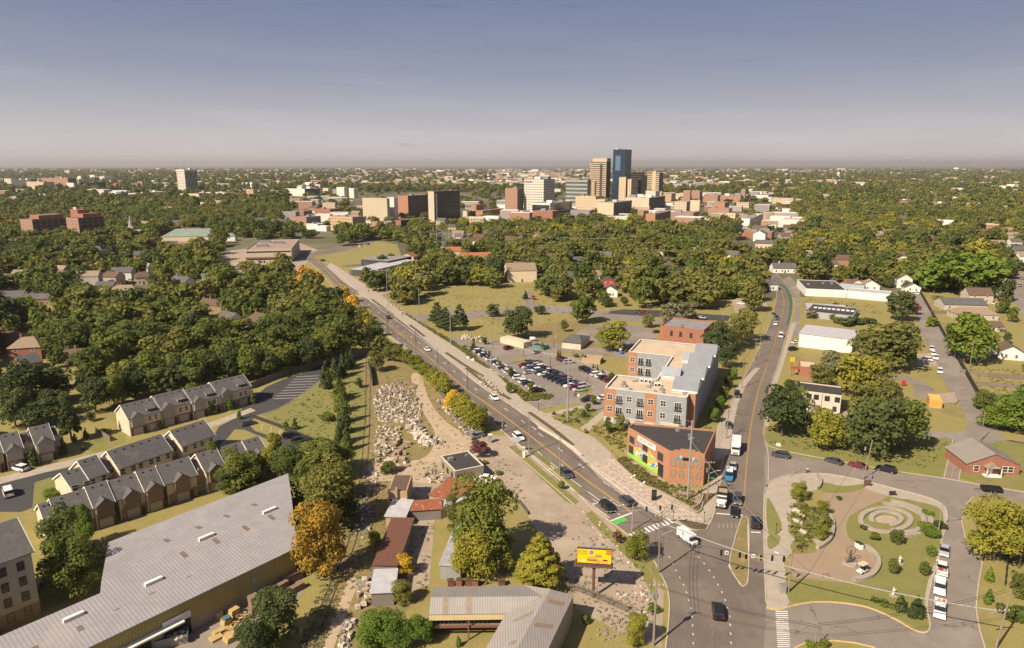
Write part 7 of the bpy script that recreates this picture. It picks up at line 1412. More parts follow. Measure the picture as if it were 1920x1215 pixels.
# main car park rows, along three lines
rows=[[(893,656),(899,661),(905,664),(911,669),(930,681),(944,687),(951,697),(963,700),(970,706),(976,711),(984,713),(990,719),(1001,728),(1006,732)],[(984,690),(994,684),(1012,696),(1025,702),(1037,710),(1046,713),(1054,717),(1062,721),(1070,727),(1086,733)],[(996,682),(1000,688),(1022,686),(1034,691),(1042,697),(1056,704),(1066,711),(1076,716),(1084,720),(1094,724)],
      [(1054,676),(1072,683),(1081,687),(1089,690),(1097,694),(1105,698),(1112,703),(1120,706),(1127,709),(1136,712),(1145,716)]]
colr=['white','navy','black','dark grey','silver','white','red','grey','black','tan','dark grey','blue']
rc=random.Random(21); seq=[['silver','black','white','navy','white','navy','silver','white','black','black','white','white','black','silver','white'],['red','silver','navy','white','dark grey','white','black','black','black','navy','black','white'],['grey','dark grey','silver','white','black','white','black','navy','grey','red','silver'],['red','black','silver','silver','white','tan','black','black','navy','white','white','black']]
A=G(905,662);B2=G(1006,735); dr=(B2-A).normalized(); ang0=math.atan2(dr.y,dr.x)+math.pi/2
for i,(e0,e1) in enumerate((((889,655),(1009,735)),((982,688),(1089,735)),((994,681),(1097,727)),((1053,675),(1148,718)))):
    pts=resample([G(*e0).xy,G(*e1).xy],2.75)
    for j,c in enumerate(pts):
        if rc.random()<.1: continue
        ty=rc.choice(('suv','sedan','suv')); cl=seq[i][j%len(seq[i])]; c=Vector((c.x,c.y,0))
        t=carw(ty,cl,None,c,ang0+(math.pi if i in(1,) else 0)+rc.uniform(-.05,.05),'cars in the big car park',f'{cl} {"suv" if ty=="suv" else "saloon car"} in {["the hedge side row","the middle front row","the middle back row","the building side row"][i]} of the car park',big=True)
for px,py,cl in ((992,700,'silver'),(1006,680,'tan'),(1100,752,'navy'),(1106,748,'red'),(1131,748,'white')): carw('sedan',cl,None,G(px,py),ang0+.2,'cars in the big car park',f'{cl} car standing apart in the car park lane')
rf=random.Random(8)
for i in range(26):
    px=rf.uniform(1262,1480); py=rf.uniform(414,428); cl=rf.choice(['white','silver','dark grey','white']); carw('suv',cl,None,G(px,py),rf.uniform(-.5,.5),'cars in the far downtown car park',f'small {cl} car in the far downtown car park',big=False)
for i in range(16):
    px=rf.uniform(548,575); py=434+rf.uniform(0,5); cl=rf.choice(['white','silver','black','dark grey']); carw('suv',cl,None,G(px,py),1.,'cars beside the tan office',f'tiny {cl} car in the lot behind the tan office',big=False)
# box truck, dump truck, shuttle, blue van, trailer, golf cart
def wheels(t,xs,hw,r):
    for x in xs:
        for s in (-1,1): m=MB(); m.tube((x,s*hw-.14,r),(x,s*hw+.14,r),r,n=14); m.tube((x,s*hw-.16,r),(x,s*hw+.16,r),r*.5,n=8,mi=1); m.obj('wheel',[tyre,rim],t)
def heading(px,py,fx,fy): c=G(px,py); f=G(fx,fy); return c,math.atan2(f.y-c.y,f.x-c.x)
c,a=heading(1379,848,1377,870); t=thing('box_truck','tall white box truck queuing beside the dark brick side wall','truck',(c.x,c.y,0),a)
MB().box(-4.2,1.6,-1.22,1.22,.9,3.6).obj('cargo_box',PT['white'],t); m=MB(); m.box(1.7,3.2,-1.05,1.05,.6,2.0); m.prism([(1.7,-1.05),(2.6,-.95),(2.6,.95),(1.7,1.05)],2.55,2.65,bottom=True); m.obj('cab',PT['white'],t); MB().prism([(1.72,-1.),(3.,-1.),(3.,1.),(1.72,1.)],2.0,2.54).obj('windscreen',cglass,t); MB().box(-4,3.1,-.9,.9,.5,.59).obj('chassis',blk,t); wheels(t,(-2.8,2.4),1.05,.45); MB().box(3.2,3.26,-.7,.7,.75,1.3).obj('grille',metal,t)
c,a=heading(1353,945,1351,962); t=thing('dump_truck','white nosed dump truck with tan load bed at the stop line','truck',(c.x,c.y,0),a)
m=MB(); m.box(-4.6,-.2,-1.2,1.2,1.,1.15); m.box(-4.6,-.2,-1.25,-1.1,1.15,2.3); m.box(-4.6,-.2,1.1,1.25,1.15,2.3); m.box(-4.7,-4.6,-1.25,1.25,1.,2.3); m.box(-.2,-.05,-1.25,1.25,1.,2.9); m.box(-.05,.9,-1.2,1.2,2.7,2.85); m.obj('tipper_bed',PT['black'],t)
MB().box(-4.4,-.4,-1.05,1.05,1.16,2.0).obj('gravel_load',mat('tan_gravel',(.4,.3,.18),(.3,.22,.14),scale=3),t)
m=MB(); m.box(.1,1.5,-1.1,1.1,.9,1.9); m.box(.1,1.4,-1.05,1.05,2.55,2.66); m.prism([(1.5,-.95),(3.2,-.75),(3.2,.75),(1.5,.95)],.8,1.75,bottom=True); m.obj('cab',PT['white'],t); MB().prism([(.12,-1.02),(1.42,-1.02),(1.42,1.02),(.12,1.02)],1.9,2.54).obj('windscreen',cglass,t); MB().box(3.2,3.27,-.55,.55,.9,1.6).obj('grille',metal,t)
for s in (-1,1): MB().box(3.0,3.24,s*.85-.15,s*.85+.15,1.,1.25).obj('headlight',lampw,t)
MB().box(-4.5,3.1,-.5,.5,.6,.79).obj('chassis',blk,t); wheels(t,(-3.6,-2.4,2.3),1.02,.5)
c,a=heading(1367,896,1366,912); t=thing('utility_van','bright blue nosed van with cluttered white roof rack in the queue','van',(c.x,c.y,0),a)
m=MB(); m.box(-2.7,2.1,-.98,.98,.45,1.2); m.prism([(2.1,-.95),(2.75,-.8),(2.75,.8),(2.1,.95)],.45,1.1,bottom=True); m.box(-2.6,.8,-.85,.85,2.0,2.1); m.obj('body',PT['bright blue'],t); MB().prism([(-2.6,-.92),(1.4,-.92),(1.4,.92),(-2.6,.92)],1.2,1.99).obj('window_glass',cglass,t); m=MB(); [m.box(-2.4+i*.7,-2.+i*.7,-.8,.8,2.1,2.2+.12*(i%2)) for i in range(5)]; m.obj('roof_rack',PT['white'],t); wheels(t,(-1.7,1.7),.9,.36)
c,a=heading(1289,1014,1302,1024); t=thing('shuttle_bus','white shuttle bus with blue picture wrap turning into the junction','bus',(c.x,c.y,0),a)
wrap=mat('picture_wrap',(.7,.69,.67),(.68,.67,.66),scale=.5); over(wrap,.9,(.05,.12,.35),.55,.58,coord='Object',detail=3); over(wrap,1.3,(.25,.4,.1),.64,.67,coord='Object',detail=2,w=3); over(wrap,1.1,(.3,.33,.38),.6,.64,coord='Object',detail=2,w=6)
m=MB(); m.box(-3.4,2.2,-1.1,1.1,.5,2.7); m.prism([(2.2,-1.),(3.3,-.85),(3.3,.85),(2.2,1.)],.5,1.35,bottom=True); m.obj('body',wrap,t); MB().prism([(2.21,-.98),(2.7,-.9),(2.7,.9),(2.21,.98)],1.36,2.3).obj('windscreen',cglass,t); MB().box(-3.2,2.,-.95,.95,2.7,2.78).obj('roof_panel',PT['white'],t); wheels(t,(-2.3,2.3),.98,.42); t.scale=(.78,.82,.78)
for s in (-1,1): MB().box(3.2,3.32,s*.7-.15,s*.7+.15,.8,1.).obj('headlight',lampw,t)
c,a=heading(1857,922,1845,921); t=thing('trailer','black open utility trailer parked beside the yellow green tree','trailer',(c.x,c.y,0),a); m=MB(); m.box(-2.2,2.,-1,1,.6,.7); m.box(-2.2,2,-1.05,-.95,.7,1.3); m.box(-2.2,2,.95,1.05,.7,1.3); m.box(-2.3,-2.2,-1,1,.6,1.3); m.obj('body',blk,t); MB().tube((2,0,.6),(3.6,0,.5),.06).obj('tow_bar',blk,t); wheels(t,(-.5,.4),1.1,.36)
c,a=heading(1616,1073,1606,1078); t=thing('golf_cart','small golf cart with cream canopy beside the curved seat wall','golf cart',(c.x,c.y,0),a); MB().box(-1.1,1.1,-.6,.6,.3,.55).obj('body',PT['white'],t); MB().box(-1.,.9,-.62,.62,1.85,1.95).obj('canopy',crm,t); m=MB(); [m.tube((x,y,.5),(x,y,1.85),.03) for x in (-.9,.8) for y in (-.55,.55)]; m.obj('canopy_post',blk,t); MB().box(-.5,-.1,-.5,.5,.55,.95).obj('seat',blk,t); wheels(t,(-.75,.75),.55,.23)
# ================================================================ people
def person(label,px,py,deg,shirt,trous,hair,sit=False,seat=.45):
    """one skinned body with clothes as children"""
    c=G(px,py); t=thing('person',label,'person',(c.x,c.y,.03),rad(deg))
    hip=(0,0,.92) if not sit else (0,0,seat+.12)
    z=hip[2]
    J={'hip':hip,'chest':(0,.02,z+.38),'neck':(0,.02,z+.52),'head':(0,0,z+.66),'top':(0,0,z+.8)}
    for s,n in ((-1,'l'),(1,'r')):
        J['sh'+n]=(s*.19,.02,z+.47); J['el'+n]=(s*.25,-.03,z+.18); J['ha'+n]=(s*.24,-.2 if sit else -.1,z-.06 if not sit else z+.06)
        if sit: J['hp'+n]=(s*.1,0,z); J['kn'+n]=(s*.13,-.45,z); J['an'+n]=(s*.13,-.48,.08); J['to'+n]=(s*.13,-.66,.05)
        else: J['hp'+n]=(s*.1,0,z-.04); J['kn'+n]=(s*.11,-.03+s*.06,.5); J['an'+n]=(s*.11,.02+s*.1,.08); J['to'+n]=(s*.12,-.17+s*.1,.05)
    rd={'hip':.15,'chest':.16,'neck':.06,'head':.1,'top':.08}
    def rr(k): return rd.get(k) or {'sh':.07,'el':.045,'ha':.035,'hp':.1,'kn':.065,'an':.045,'to':.04}[k[:2]]
    E=[('hip','chest'),('chest','neck'),('neck','head'),('head','top')]+[e for n in 'lr' for e in (('chest','sh'+n),('sh'+n,'el'+n),('el'+n,'ha'+n),('hip','hp'+n),('hp'+n,'kn'+n),('kn'+n,'an'+n),('an'+n,'to'+n))]
    def skin(name,edges,m,f=1.,par=t):
        ks=[]; [ks.append(k) for e in edges for k in e if k not in ks]
        me=bpy.data.meshes.new(name); me.from_pydata([J[k] for k in ks],[(ks.index(a),ks.index(b)) for a,b in edges],[]); me.materials.append(m); o=link(name,me,par)
        md=o.modifiers.new('skin','SKIN'); 
        for i,k in enumerate(ks): me.skin_vertices[0].data[i].radius=(rr(k)*f,rr(k)*f); me.skin_vertices[0].data[i].use_root=(k in('hip','chest') and i==ks.index(ks[0]))
        o.modifiers.new('sub','SUBSURF').levels=1; o.modifiers['sub'].render_levels=1
        return o
    skin('body',E,mat('skin',(.45,.27,.18),rough=.6))
    skin('shirt',[e for e in E if all(k in('hip','chest') or k[:2] in('sh','el') for k in e)],mat('shirt_'+shirt,{'white':(.6,.58,.55),'dark':(.04,.04,.05),'yellow':(.6,.55,.1)}[shirt]),1.13)
    skin('trousers',[e for e in E if all(k=='hip' or k[:2] in('hp','kn','an') for k in e)],mat('trousers_'+trous,{'dark':(.03,.03,.04),'blue':(.06,.08,.14)}[trous]),1.13)
    m=MB(); m.tube((0,.02,J['head'][2]+.02),(0,.02,J['top'][2]+.09),.115,.07,8); m.obj('hair',mat('hair_'+hair,(.04,.03,.02)),t)
    return t
person('person in pale shirt and dark trousers walking at the park kerb',1513,887,140,'white','dark','dark')
person('person in yellow top sitting on the stone bench, left one',1500,971,10,'yellow','dark','dark',True); person('person in white top sitting on the stone bench, right one',1506,974,10,'white','dark','dark',True)
person('person in dark clothes walking near the car park island, left one',1077,744,120,'dark','dark','dark'); person('person in dark clothes walking near the car park island, right one',1080,743,120,'dark','blue','dark')
person('person on the promenade before the long sign board',691,548,0,'dark','dark','dark'); person('person walking on the promenade beside the side road',754,592,0,'dark','blue','dark')
# ================================================================ poles, lamps, signals, wires
wood=mat('weathered_pole',(.27,.22,.17),(.2,.165,.13),scale=2); steel=mat('galvanised_steel',(.4,.4,.4),(.34,.34,.34),rough=.4,metal=.4); dsteel=mat('dark_steel',(.05,.045,.04),rough=.5)
TOPS={}
def pole(name,label,px,py,ty,m,r=.16,lean=0,arms=(),lamp=None,trans=0,key=None,cat='pole'):
    c=G(px,py); h=hgt(px,py,ty); t=thing(name,label,cat,(c.x,c.y,0))
    MB().tube((0,0,0),(lean,0,h),r,r*.6,8).obj('pole',m,t)
    for z in arms:
        q=MB(); q.box(-1.2,1.2,-.06,.06,h-z,h-z+.14); q.obj('crossarm',wood if m is wood else steel,t)
        q=MB(); [q.tube((x,0,h-z+.14),(x,0,h-z+.38),.05,n=6) for x in (-1.1,-.4,.4,1.1)]; q.obj('insulator',wsid,t)
    if lamp:
        dx,dy,hz=lamp; q=MB(); q.tube((0,0,hz),(dx,dy,hz+.8),.05,n=6); q.obj('lamp_arm',steel,t); q=MB(); e=Vector((dx,dy,0)).normalized(); q.tube((dx,dy,hz+.8),(dx+e.x*.8,dy+e.y*.8,hz+.82),.14,n=8); q.obj('lamp_head',steel,t)
    for i in range(trans): MB().tube((-.5+i*.55,-.3,h-2.6),(-.5+i*.55,-.3,h-1.7),.24,n=10).obj('transformer',metal,t)
    if key: TOPS[key]=(c.x,c.y,h)
    return t
S='steel_pole'; Wn='utility_pole'
pole(S,'tallest grey steel mast on the grass before the apartment block',1064,790,675,steel,.28,key='m1'); pole(S,'tall grey steel mast in front of the mural building',1289,937,788,steel,.3,arms=(),key='m0'); pole(S,'tall steel mast at the left corner of the car park',921,692,605,steel,.24,key='m2'); pole(S,'tall steel mast beside the dark pines',845,644,568,steel,.24,key='m3'); pole(S,'tall steel mast on the lawn corner',787,606,539,steel,.22,key='m4'); pole(S,'tall steel mast before the brown brick store',727,577,500,steel,.22,key='m5'); pole(S,'tall steel mast before the dark tree by the promenade',687,540,490,steel,.22,key='m6'); pole(S,'tall steel mast beside the white fronted store',660,520,462,steel,.22,key='m7'); pole(S,'tall steel mast behind the pale roofed stores',746,495,455,steel,.22)
pole(Wn,'wooden pole between avenue and sidewalk, left of the green box',1049,893,820,wood,.17,key='u1'); pole(Wn,'grey pole on the avenue verge nearest the white sign',992,851,777,wood,.17,key='u2',lamp=None); pole(Wn,'pole on the avenue verge beside the last golden tree',942,812,742,wood,.15,key='u3'); pole(Wn,'thin avenue pole beside the golden trees',877,731,693,dsteel,.1,key='u4'); pole(Wn,'thin dark avenue pole above the white car',821,687,652,dsteel,.1); pole(Wn,'thin dark avenue pole at the side road crossing',780,653,620,dsteel,.1); pole(Wn,'thin avenue pole left of the turn lane hatching',727,620,585,dsteel,.1)
pole(Wn,'wooden pole with lamp at the corner of the mural building',1326,936,865,wood,.19,arms=(.4,),lamp=(1.9,0,6.6),trans=1,key='u5'); pole(Wn,'wooden pole with crossarm at the junction edge behind the yellow tree',1234,1075,966,wood,.2,arms=(.3,),lamp=(2.2,.3,8.2),key='u6'); pole(Wn,'wooden pole with crossarm and transformers at the bottom of the junction',1225,1211,1093,wood,.22,arms=(.6,),trans=2,key='u7'); pole(Wn,'grey pole carrying the signal wires at the park corner',1478,1111,1033,wood,.2,lamp=(-1.8,1.5,6.4),key='u8'); pole(Wn,'grey leaning pole at the lower right corner',1866,1218,1105,wood,.2,lean=.9,arms=(4.,),lamp=(-1.4,-.4,6.5),key='u9'); pole(Wn,'thin pole at the bottom edge by the park street',1527,1218,1168,wood,.13,key='u10'); pole(Wn,'wooden pole on the side street beside the black suv',1618,899,825,wood,.18,lean=1.2,trans=1,key='u11')
pole('street_lamp','tall lamp with curved arm beside the park lawn',1759,998,940,steel,.11,lamp=(2.6,.3,6.),cat='street lamp'); pole('street_lamp','street lamp at the lower kerb of the avenue signals',1303,1100,1070,steel,.06,cat='street lamp') if 0 else None
pole(Wn,'wooden pole beside the dark tree on the cross road',1414,686,635,wood,.17,arms=(.4,),lamp=(1.6,0,6.5),key='v1'); pole(Wn,'wooden pole right of the big round trees on the cross road',1424,668,628,wood,.16,arms=(.4,),key='v2'); pole(Wn,'wooden pole above the young trees on the cross road',1391,728,672,wood,.17,arms=(.4,),key='v3'); pole(Wn,'wooden pole with lamp beside the white box truck',1362,822,768,wood,.18,arms=(.5,),lamp=(1.8,0,6.3),key='v4'); pole(Wn,'wooden pole where the cross road bends',1457,571,530,wood,.16,arms=(.4,),key='v5'); pole(Wn,'slim pole at the far end of the cross road',1436,545,508,wood,.15,key='v6')
pole(Wn,'wooden pole in the alley beside the long wall',1746,584,545,wood,.2,key='w1'); pole(Wn,'thin wooden pole standing in the alley crossing',1742,660,625,wood,.1); pole(Wn,'pole before the big bright green tree',1818,690,640,wood,.18,key='w2'); pole('street_lamp','alley lamp pole below the yellow container',1788,760,725,steel,.13,lamp=(2,0,5.2),cat='street lamp',key='w3'); pole(Wn,'wooden pole at the foot of the alley',1838,828,770,wood,.16,key='w4'); pole(Wn,'pole left of the warehouse before the town houses',413,920,868,wood,.14)
for i,(px,py,ty) in enumerate(((897,586,561),(937,574,548),(1085,598,575),(1213,590,570),(1132,600,578),(1355,600,582),(1010,610,590))): o=pole('street_lamp',None,px,py,ty,steel,.08,lamp=(1.6,0,max(3,hgt(px,py,ty)-1.)),cat='street lamp'); o['auto']='slim steel street lamp on the park road'
for i,(px,py,ty) in enumerate(((982,669,640),(1032,688,664),(1101,720,700),(1075,668,652),(1038,653,630),(1010,770,750))): o=pole('car_park_lamp',None,px,py,ty,dsteel,.1,lamp=(.8,0,max(3,hgt(px,py,ty)-1.)),cat='lamp'); o['auto']='dark lamp post in the big car park'
for i,(px,py,ty) in enumerate(((673,590,560),(703,598,570),(760,640,622),(842,700,680),(1147,860,846),(1179,862,845),(1260,926,910),(1262,978,960),(1320,980,962),(1294,960,947),(1455,1001,984))): o=pole('bollard_lamp',None,px,py,ty,dsteel,.06,cat='lamp'); MB().box(-.12,.12,-.12,.12,hgt(px,py,ty)-.05,hgt(px,py,ty)+.25).obj('lamp_head',dsteel,o); o['auto']='short dark lamp post along the promenade'
# banner posts and flag poles of the park
for px,py,ty in ((1481,894,864),(1486,893,860),(1497,900,868)): o=pole('flag_pole',None,px,py,ty,steel,.05,cat='pole'); o['auto']='thin bare flag pole at the park corner'
# signal mast with arm
c=G(1185,995); t=thing('signal_mast','grey mast with long signal arm over the avenue stop line','traffic signal',(c.x,c.y,0)); h=hgt(1185,995,946)
MB().tube((0,0,0),(0,0,h),.16,.1,8).obj('pole',steel,t); e=Vector((G(1253,952,h-1).x-c.x,G(1253,952,h-1).y-c.y,0)).normalized(); q=MB(); q.tube((0,0,h-1.5),(e.x*9,e.y*9,h-.9),.09,.05,6); q.tube((0,0,h-1.5),(-e.x*6,-e.y*6,h-1.5),.07,.04,6); q.tube((0,0,h-.2),(.5*2,1.6,h+.3),.05,n=6); q.obj('signal_arm',steel,t)
sh=mat('signal_black',(.015,.015,.015)); syel=mat('signal_yellow_rim',(.6,.38,.02))
def signal(par,loc,rz=0,yel_=False):
    m=MB(); m.box(-.17,.17,-.12,.12,-.55,.55); [m.tube((0,-.12,z),(0,-.2,z),.12,n=8) for z in (-.36,0,.36)]
    o=m.obj('signal_head',sh,par); o.location=loc; o.rotation_euler=(0,0,rz)
    if yel_: b=MB(); b.box(-.36,.36,-.02,.02,.56,.72); b.box(-.36,.36,-.02,.02,-.72,-.56); b.box(-.36,-.2,-.02,.02,-.56,.56); b.box(.2,.36,-.02,.02,-.56,.56); o2=b.obj('back_plate',syel,par); o2.location=loc; o2.rotation_euler=(0,0,rz)
for d_ in (3.,6.,8.6): signal(t,(e.x*d_,e.y*d_,h-1.3+.05*d_),.5)
# signals hung on a span wire
def wire(name,label,p,q,sag,r=.035,n=14,m=None):
    mb=MB(); pr=None; p=Vector(p);q=Vector(q)
    for i in range(n+1):
        s=i/n; a=p.lerp(q,s); a.z-=4*sag*s*(1-s)
        if pr is not None: mb.tube(pr,a,r,n=4)
        pr=a
    o=mb.obj(name,m or wirem); 
    if label: tag(o,label,'cable')
    else: o['auto']='black power cable'; o['category']='cable'
    return o
wirem=mat('cable_black',(.03,.03,.03)); wirep=mat('cable_pale',(.36,.35,.33),rough=.5)
P6,P8,P7,P9=[Vector(TOPS[k]) for k in ('u6','u8','u7','u9')]
a=P6-Vector((0,0,4.6)); b=P8-Vector((0,0,1.))
wire('span_wire','thin span wire carrying the signals across the junction',a,b,.7,.025)
def onwire(s): v=a.lerp(b,s); v.z-=4*.7*s*(1-s); return v
for s,y_,l in ((.48,0,'first'),(.62,0,'second'),(.665,1,'yellow rimmed left'),(.775,1,'yellow rimmed right'),(.86,0,'fifth'),(.945,0,'last')):
    v=onwire(s); t=thing('traffic_signal','hanging '+('black traffic signal, '+l+' from the left on the span wire' if not y_ else 'traffic signal, '+l+' one over the median'),'traffic signal',(v.x,v.y,v.z-.75)); signal(t,(0,0,0),.2,bool(y_)); MB().box(-.02,.02,-.02,.02,.56 if not y_ else .73,.76).obj('hanger',sh,t)
for s,l in ((.52,'square grey sign hanging left on the span wire'),(.72,'white sign hanging between the two yellow rimmed signals')):
    v=onwire(s); t=thing('hanging_sign',l,'sign',(v.x,v.y,v.z-.6)); MB().box(-.35,.35,-.02,.02,-.4,.4).obj('panel',wsid,t); MB().box(-.18,.18,-.03,-.021,-.22,.1).obj('printed_arrow',sh,t); MB().box(-.02,.02,-.02,.02,.41,.6).obj('hanger',sh,t)
KN_={'m0':'mural building mast','m1':'tallest mast','m2':'car park mast','m3':'pine tree mast','m4':'lawn mast','m5':'brick store mast','m6':'promenade mast','m7':'white store mast','u1':'green box pole','u2':'white sign pole','u3':'golden tree pole','u5':'mural building pole','u6':'junction crossarm pole','u7':'bottom transformer pole','u8':'park corner pole','u9':'lower right pole','u10':'bottom edge pole','u11':'side street pole','v1':'dark tree pole','v3':'young trees pole','v4':'box truck pole','v5':'road bend pole'}
def lerpw(k1,k2,dz=0,n=1,sag=1.,pale_=False,off=.5,l=None):
    A=Vector(TOPS[k1]);B=Vector(TOPS[k2]); d=(B-A).normalized(); nn=Vector((-d.y,d.x,0))
    for i in range(n): o_=nn*off*(i-(n-1)/2); tag(wire('power_cable','cable',A+o_-Vector((0,0,dz)),B+o_-Vector((0,0,dz)),sag,m=wirep if pale_ else None,r=.03),f'{"left " if n>1 and i==0 else "right " if n>1 and i==n-1 else "middle " if n==3 else "single "}cable between the {KN_[k1]} and the {KN_[k2]}','cable')
for k in (('m0','m1',.5,1,1.5),('m1','m2',.5,1,1.5),('m2','m3',.5,1,1.),('m3','m4',.5,1,1),('m4','m5',.5,1,1),('m5','m6',.5,1,1),('m6','m7',.5,1,1)): lerpw(*k,pale_=True)
lerpw('u6','u7',.1,3,.8,off=.7); lerpw('u6','u5',.2,3,1.2,off=.7); lerpw('u5','v4',.2,3,1,off=.6); lerpw('v4','v3',.2,3,1,off=.6); lerpw('v3','v1',.2,2,.8,off=.6); lerpw('v1','v5',.2,2,.8,off=.6); lerpw('u6','u1',1.,2,1.2,off=.5); lerpw('u1','u2',1.,2,1); lerpw('u2','u3',1.,2,.6)
wire('power_cable','thick pale cable bundle running from the junction pole to the lower right pole',P6-Vector((0,0,1.5)),P9-Vector((0,0,4)),2.2,.1,m=wirep); lerpw('u8','u11',.5,1,1.); lerpw('u7','u10',.5,2,.8); lerpw('u10','u9',.3,2,.8)
wire('power_cable','cable from the tall mast to the park corner pole',Vector(TOPS['m0'])-Vector((0,0,5)),P8,1.5,.03,m=wirep)
A=G(1020,480);wire('power_cable','pale cable spanning the central wood',(A.x,A.y,17),(A.x+60,A.y-6,16),.6,.12,m=wirep)
# substation frames beyond the stores
c=G(845,462); t=thing('substation','grey steel lattice substation frames beyond the trees','substation',(c.x-20,c.y,0)); 
for i in range(7): q=MB(); x=i*6; q.box(x,x+.4,0,.4,0,15+3*(i%2)); q.box(x,x+5,.0,.4,12,12.5); q.box(x,x+.4,6,6.4,0,13); q.obj('lattice_frame',steel,t)
MB().box(2,9,8,13,0,4).obj('transformer_house',metal,t); clear(c.x,c.y,26)
# ================================================================ billboard
c=G(1112,1119); hb=hgt(1112,1119,1060); k=mpp(1112,1119)*.94
t=thing('billboard','yellow burger billboard on a brown steel post','billboard',(c.x,c.y,0),rad(-7)); postm=mat('brown_post',(.14,.075,.06))
MB().tube((0,0,0),(0,0,hb),.3,.27,12).obj('post',postm,t)
bw,bh=6.1,2.75; m=MB(); m.box(-bw/2-.6,bw/2+.4,-.8,.9,hb,hb+.12); [m.box(x,x+.12,-.8,.9,hb-.25,hb-.01) for x in (-2.4,-.9,.8,2.4)]; m.obj('catwalk',postm,t)
m=MB(); [m.box(x,x+.05,-.8,-.75,hb+.13,hb+.5) for x in np.linspace(-3.2,3.2,8)]; m.box(-3.4,3.3,-.8,-.76,hb+.5,hb+.54); m.obj('rail',dsteel,t)
byel=mat('billboard_yellow',(.85,.55,.01),(.82,.5,.01),rough=.6,scale=.3); MB().box(-bw/2-.08,bw/2+.08,.0,.28,hb+.33,hb+.5+bh+.08).obj('frame',dsteel,t)
pn=MB().box(-bw/2,bw/2,-.06,-.01,hb+.45,hb+.45+bh).obj('panel',byel,t); Z0=hb+.45
MB().box(-bw/2,bw/2,.8,.9,Z0,Z0+bh).obj('rear_panel',mat('rear_panel_grey',(.25,.27,.27)),t); m=MB(); [m.box(x,x+.06,.29,.79,Z0+bh-.1,Z0+bh) for x in np.linspace(-2.9,2.9,6)]; m.obj('bracing',metal,t)
bun=mat('bun_brown',(.55,.26,.06),(.62,.33,.1),scale=3); let=mat('lettuce',(.2,.3,.05),(.3,.38,.1),scale=6); pat=mat('patty',(.09,.04,.02)); chz=mat('cheese',(.85,.42,.04))
def disc(cx,cz,rx,rz_,a0,a1,m_,y,n=16,name='printed_shape'):
    pts=[(cx+rx*math.cos(rad(a0+(a1-a0)*i/n)),y,Z0+cz+rz_*math.sin(rad(a0+(a1-a0)*i/n))) for i in range(n+1)]; MB().face(pts[::1] if False else pts[::-1][::-1]).obj(name,m_,pn)
def burger(cx,cz,s,y,nm):
    disc(cx,cz+.55*s,1.*s,.55*s,0,180,bun,y); 
    def rr_(z0,z1,w_,m_): MB().face([(cx-w_*s,y-.004,Z0+cz+z0*s),(cx+w_*s,y-.004,Z0+cz+z0*s),(cx+w_*s,y-.004,Z0+cz+z1*s),(cx-w_*s,y-.004,Z0+cz+z1*s)]).obj('printed_shape',m_,pn)
    rr_(.36,.56,1.05,let); rr_(.2,.36,1.,pat); rr_(.14,.22,.9,chz); rr_(-.08,.16,.92,bun)
burger(.75,1.25,.62,-.07,'b'); burger(-.4,.35,.92,-.08,'a')
disc(.75,.42,.42,.42,0,360,bun,-.078); disc(1.5,.4,.4,.36,0,360,chz,-.079); disc(2.1,.3,.4,.26,0,360,chz,-.078); disc(2.0,.75,.5,.16,0,360,pat,-.082); disc(-1.9,.45,.35,.3,0,360,mat('cream_paint',(.75,.65,.45)),-.078)
text('Buy One,',.42,mat('brown_letters',(.2,.1,.01)),pn,(-2.1,-.075,Z0+2.2)); text('Get One',.42,MATS['brown_letters'],pn,(-2.1,-.075,Z0+1.8))
disc(-.55,2.2,.48,.48,0,360,wsid,-.07); disc(-.55,2.2,.4,.4,0,360,redt,-.075); text('$1',.5,wsid,pn,(-.55,-.08,Z0+2.05))
MB().box(2.15,2.98,-.075,-.062,Z0+1.9,Z0+2.68).obj('printed_square',mat('logo_red',(.55,.04,.01)),pn); text('m',.95,mat('logo_gold',(.95,.55,.02)),pn,(2.565,-.085,Z0+2.05),ext=.004)
# ================================================================ park things
wallst=mat('grey_limestone_wall',(.36,.31,.25),(.27,.235,.19),scale=1.2)
def wallpath(name,label,pts,wd,h,m=wallst,cat='wall',world=False):
    P=W(smooth(pts,5)); c=P[0]; mb=MB(); ribbon_mb(mb,[p-c for p in P],wd,0,h); o=mb.obj(name,m); o.location=(c.x,c.y,0); return tag(o,label,cat)
def arc(cx,cy,rx,ry,a0,a1,n=16): return [(cx+rx*math.cos(rad(a0+(a1-a0)*i/n)),cy+ry*math.sin(rad(a0+(a1-a0)*i/n))) for i in range(n+1)]
wallpath('seat_wall','innermost ring of the stone seating circles',arc(1661,974,28,13,-200,70),1.1,.4,cat='seat wall'); wallpath('seat_wall','second ring of the stone seating circles',arc(1660,976,47,22,-205,75),1.1,.45,cat='seat wall'); wallpath('seat_wall','third long ring ending at lower right of the seating circles',[(1618,985),(1640,996),(1675,1000),(1710,998),(1730,988),(1731,975),(1722,963),(1700,952),(1680,948),(1655,945)],1.1,.45,cat='seat wall'); wallpath('seat_wall','outermost arc of the stone seating circles',[(1670,940),(1700,947),(1730,960),(1745,975),(1742,985)],1.1,.45,cat='seat wall'); wallpath('seat_wall','short straight stone wall below the seating circles',[(1664,1003),(1690,1006),(1724,1002)],1.,.5,cat='seat wall')
lay('circle_floor',arc(1661,974,20,8,0,340),mat('pale_sand',(.4,.32,.23)),10)
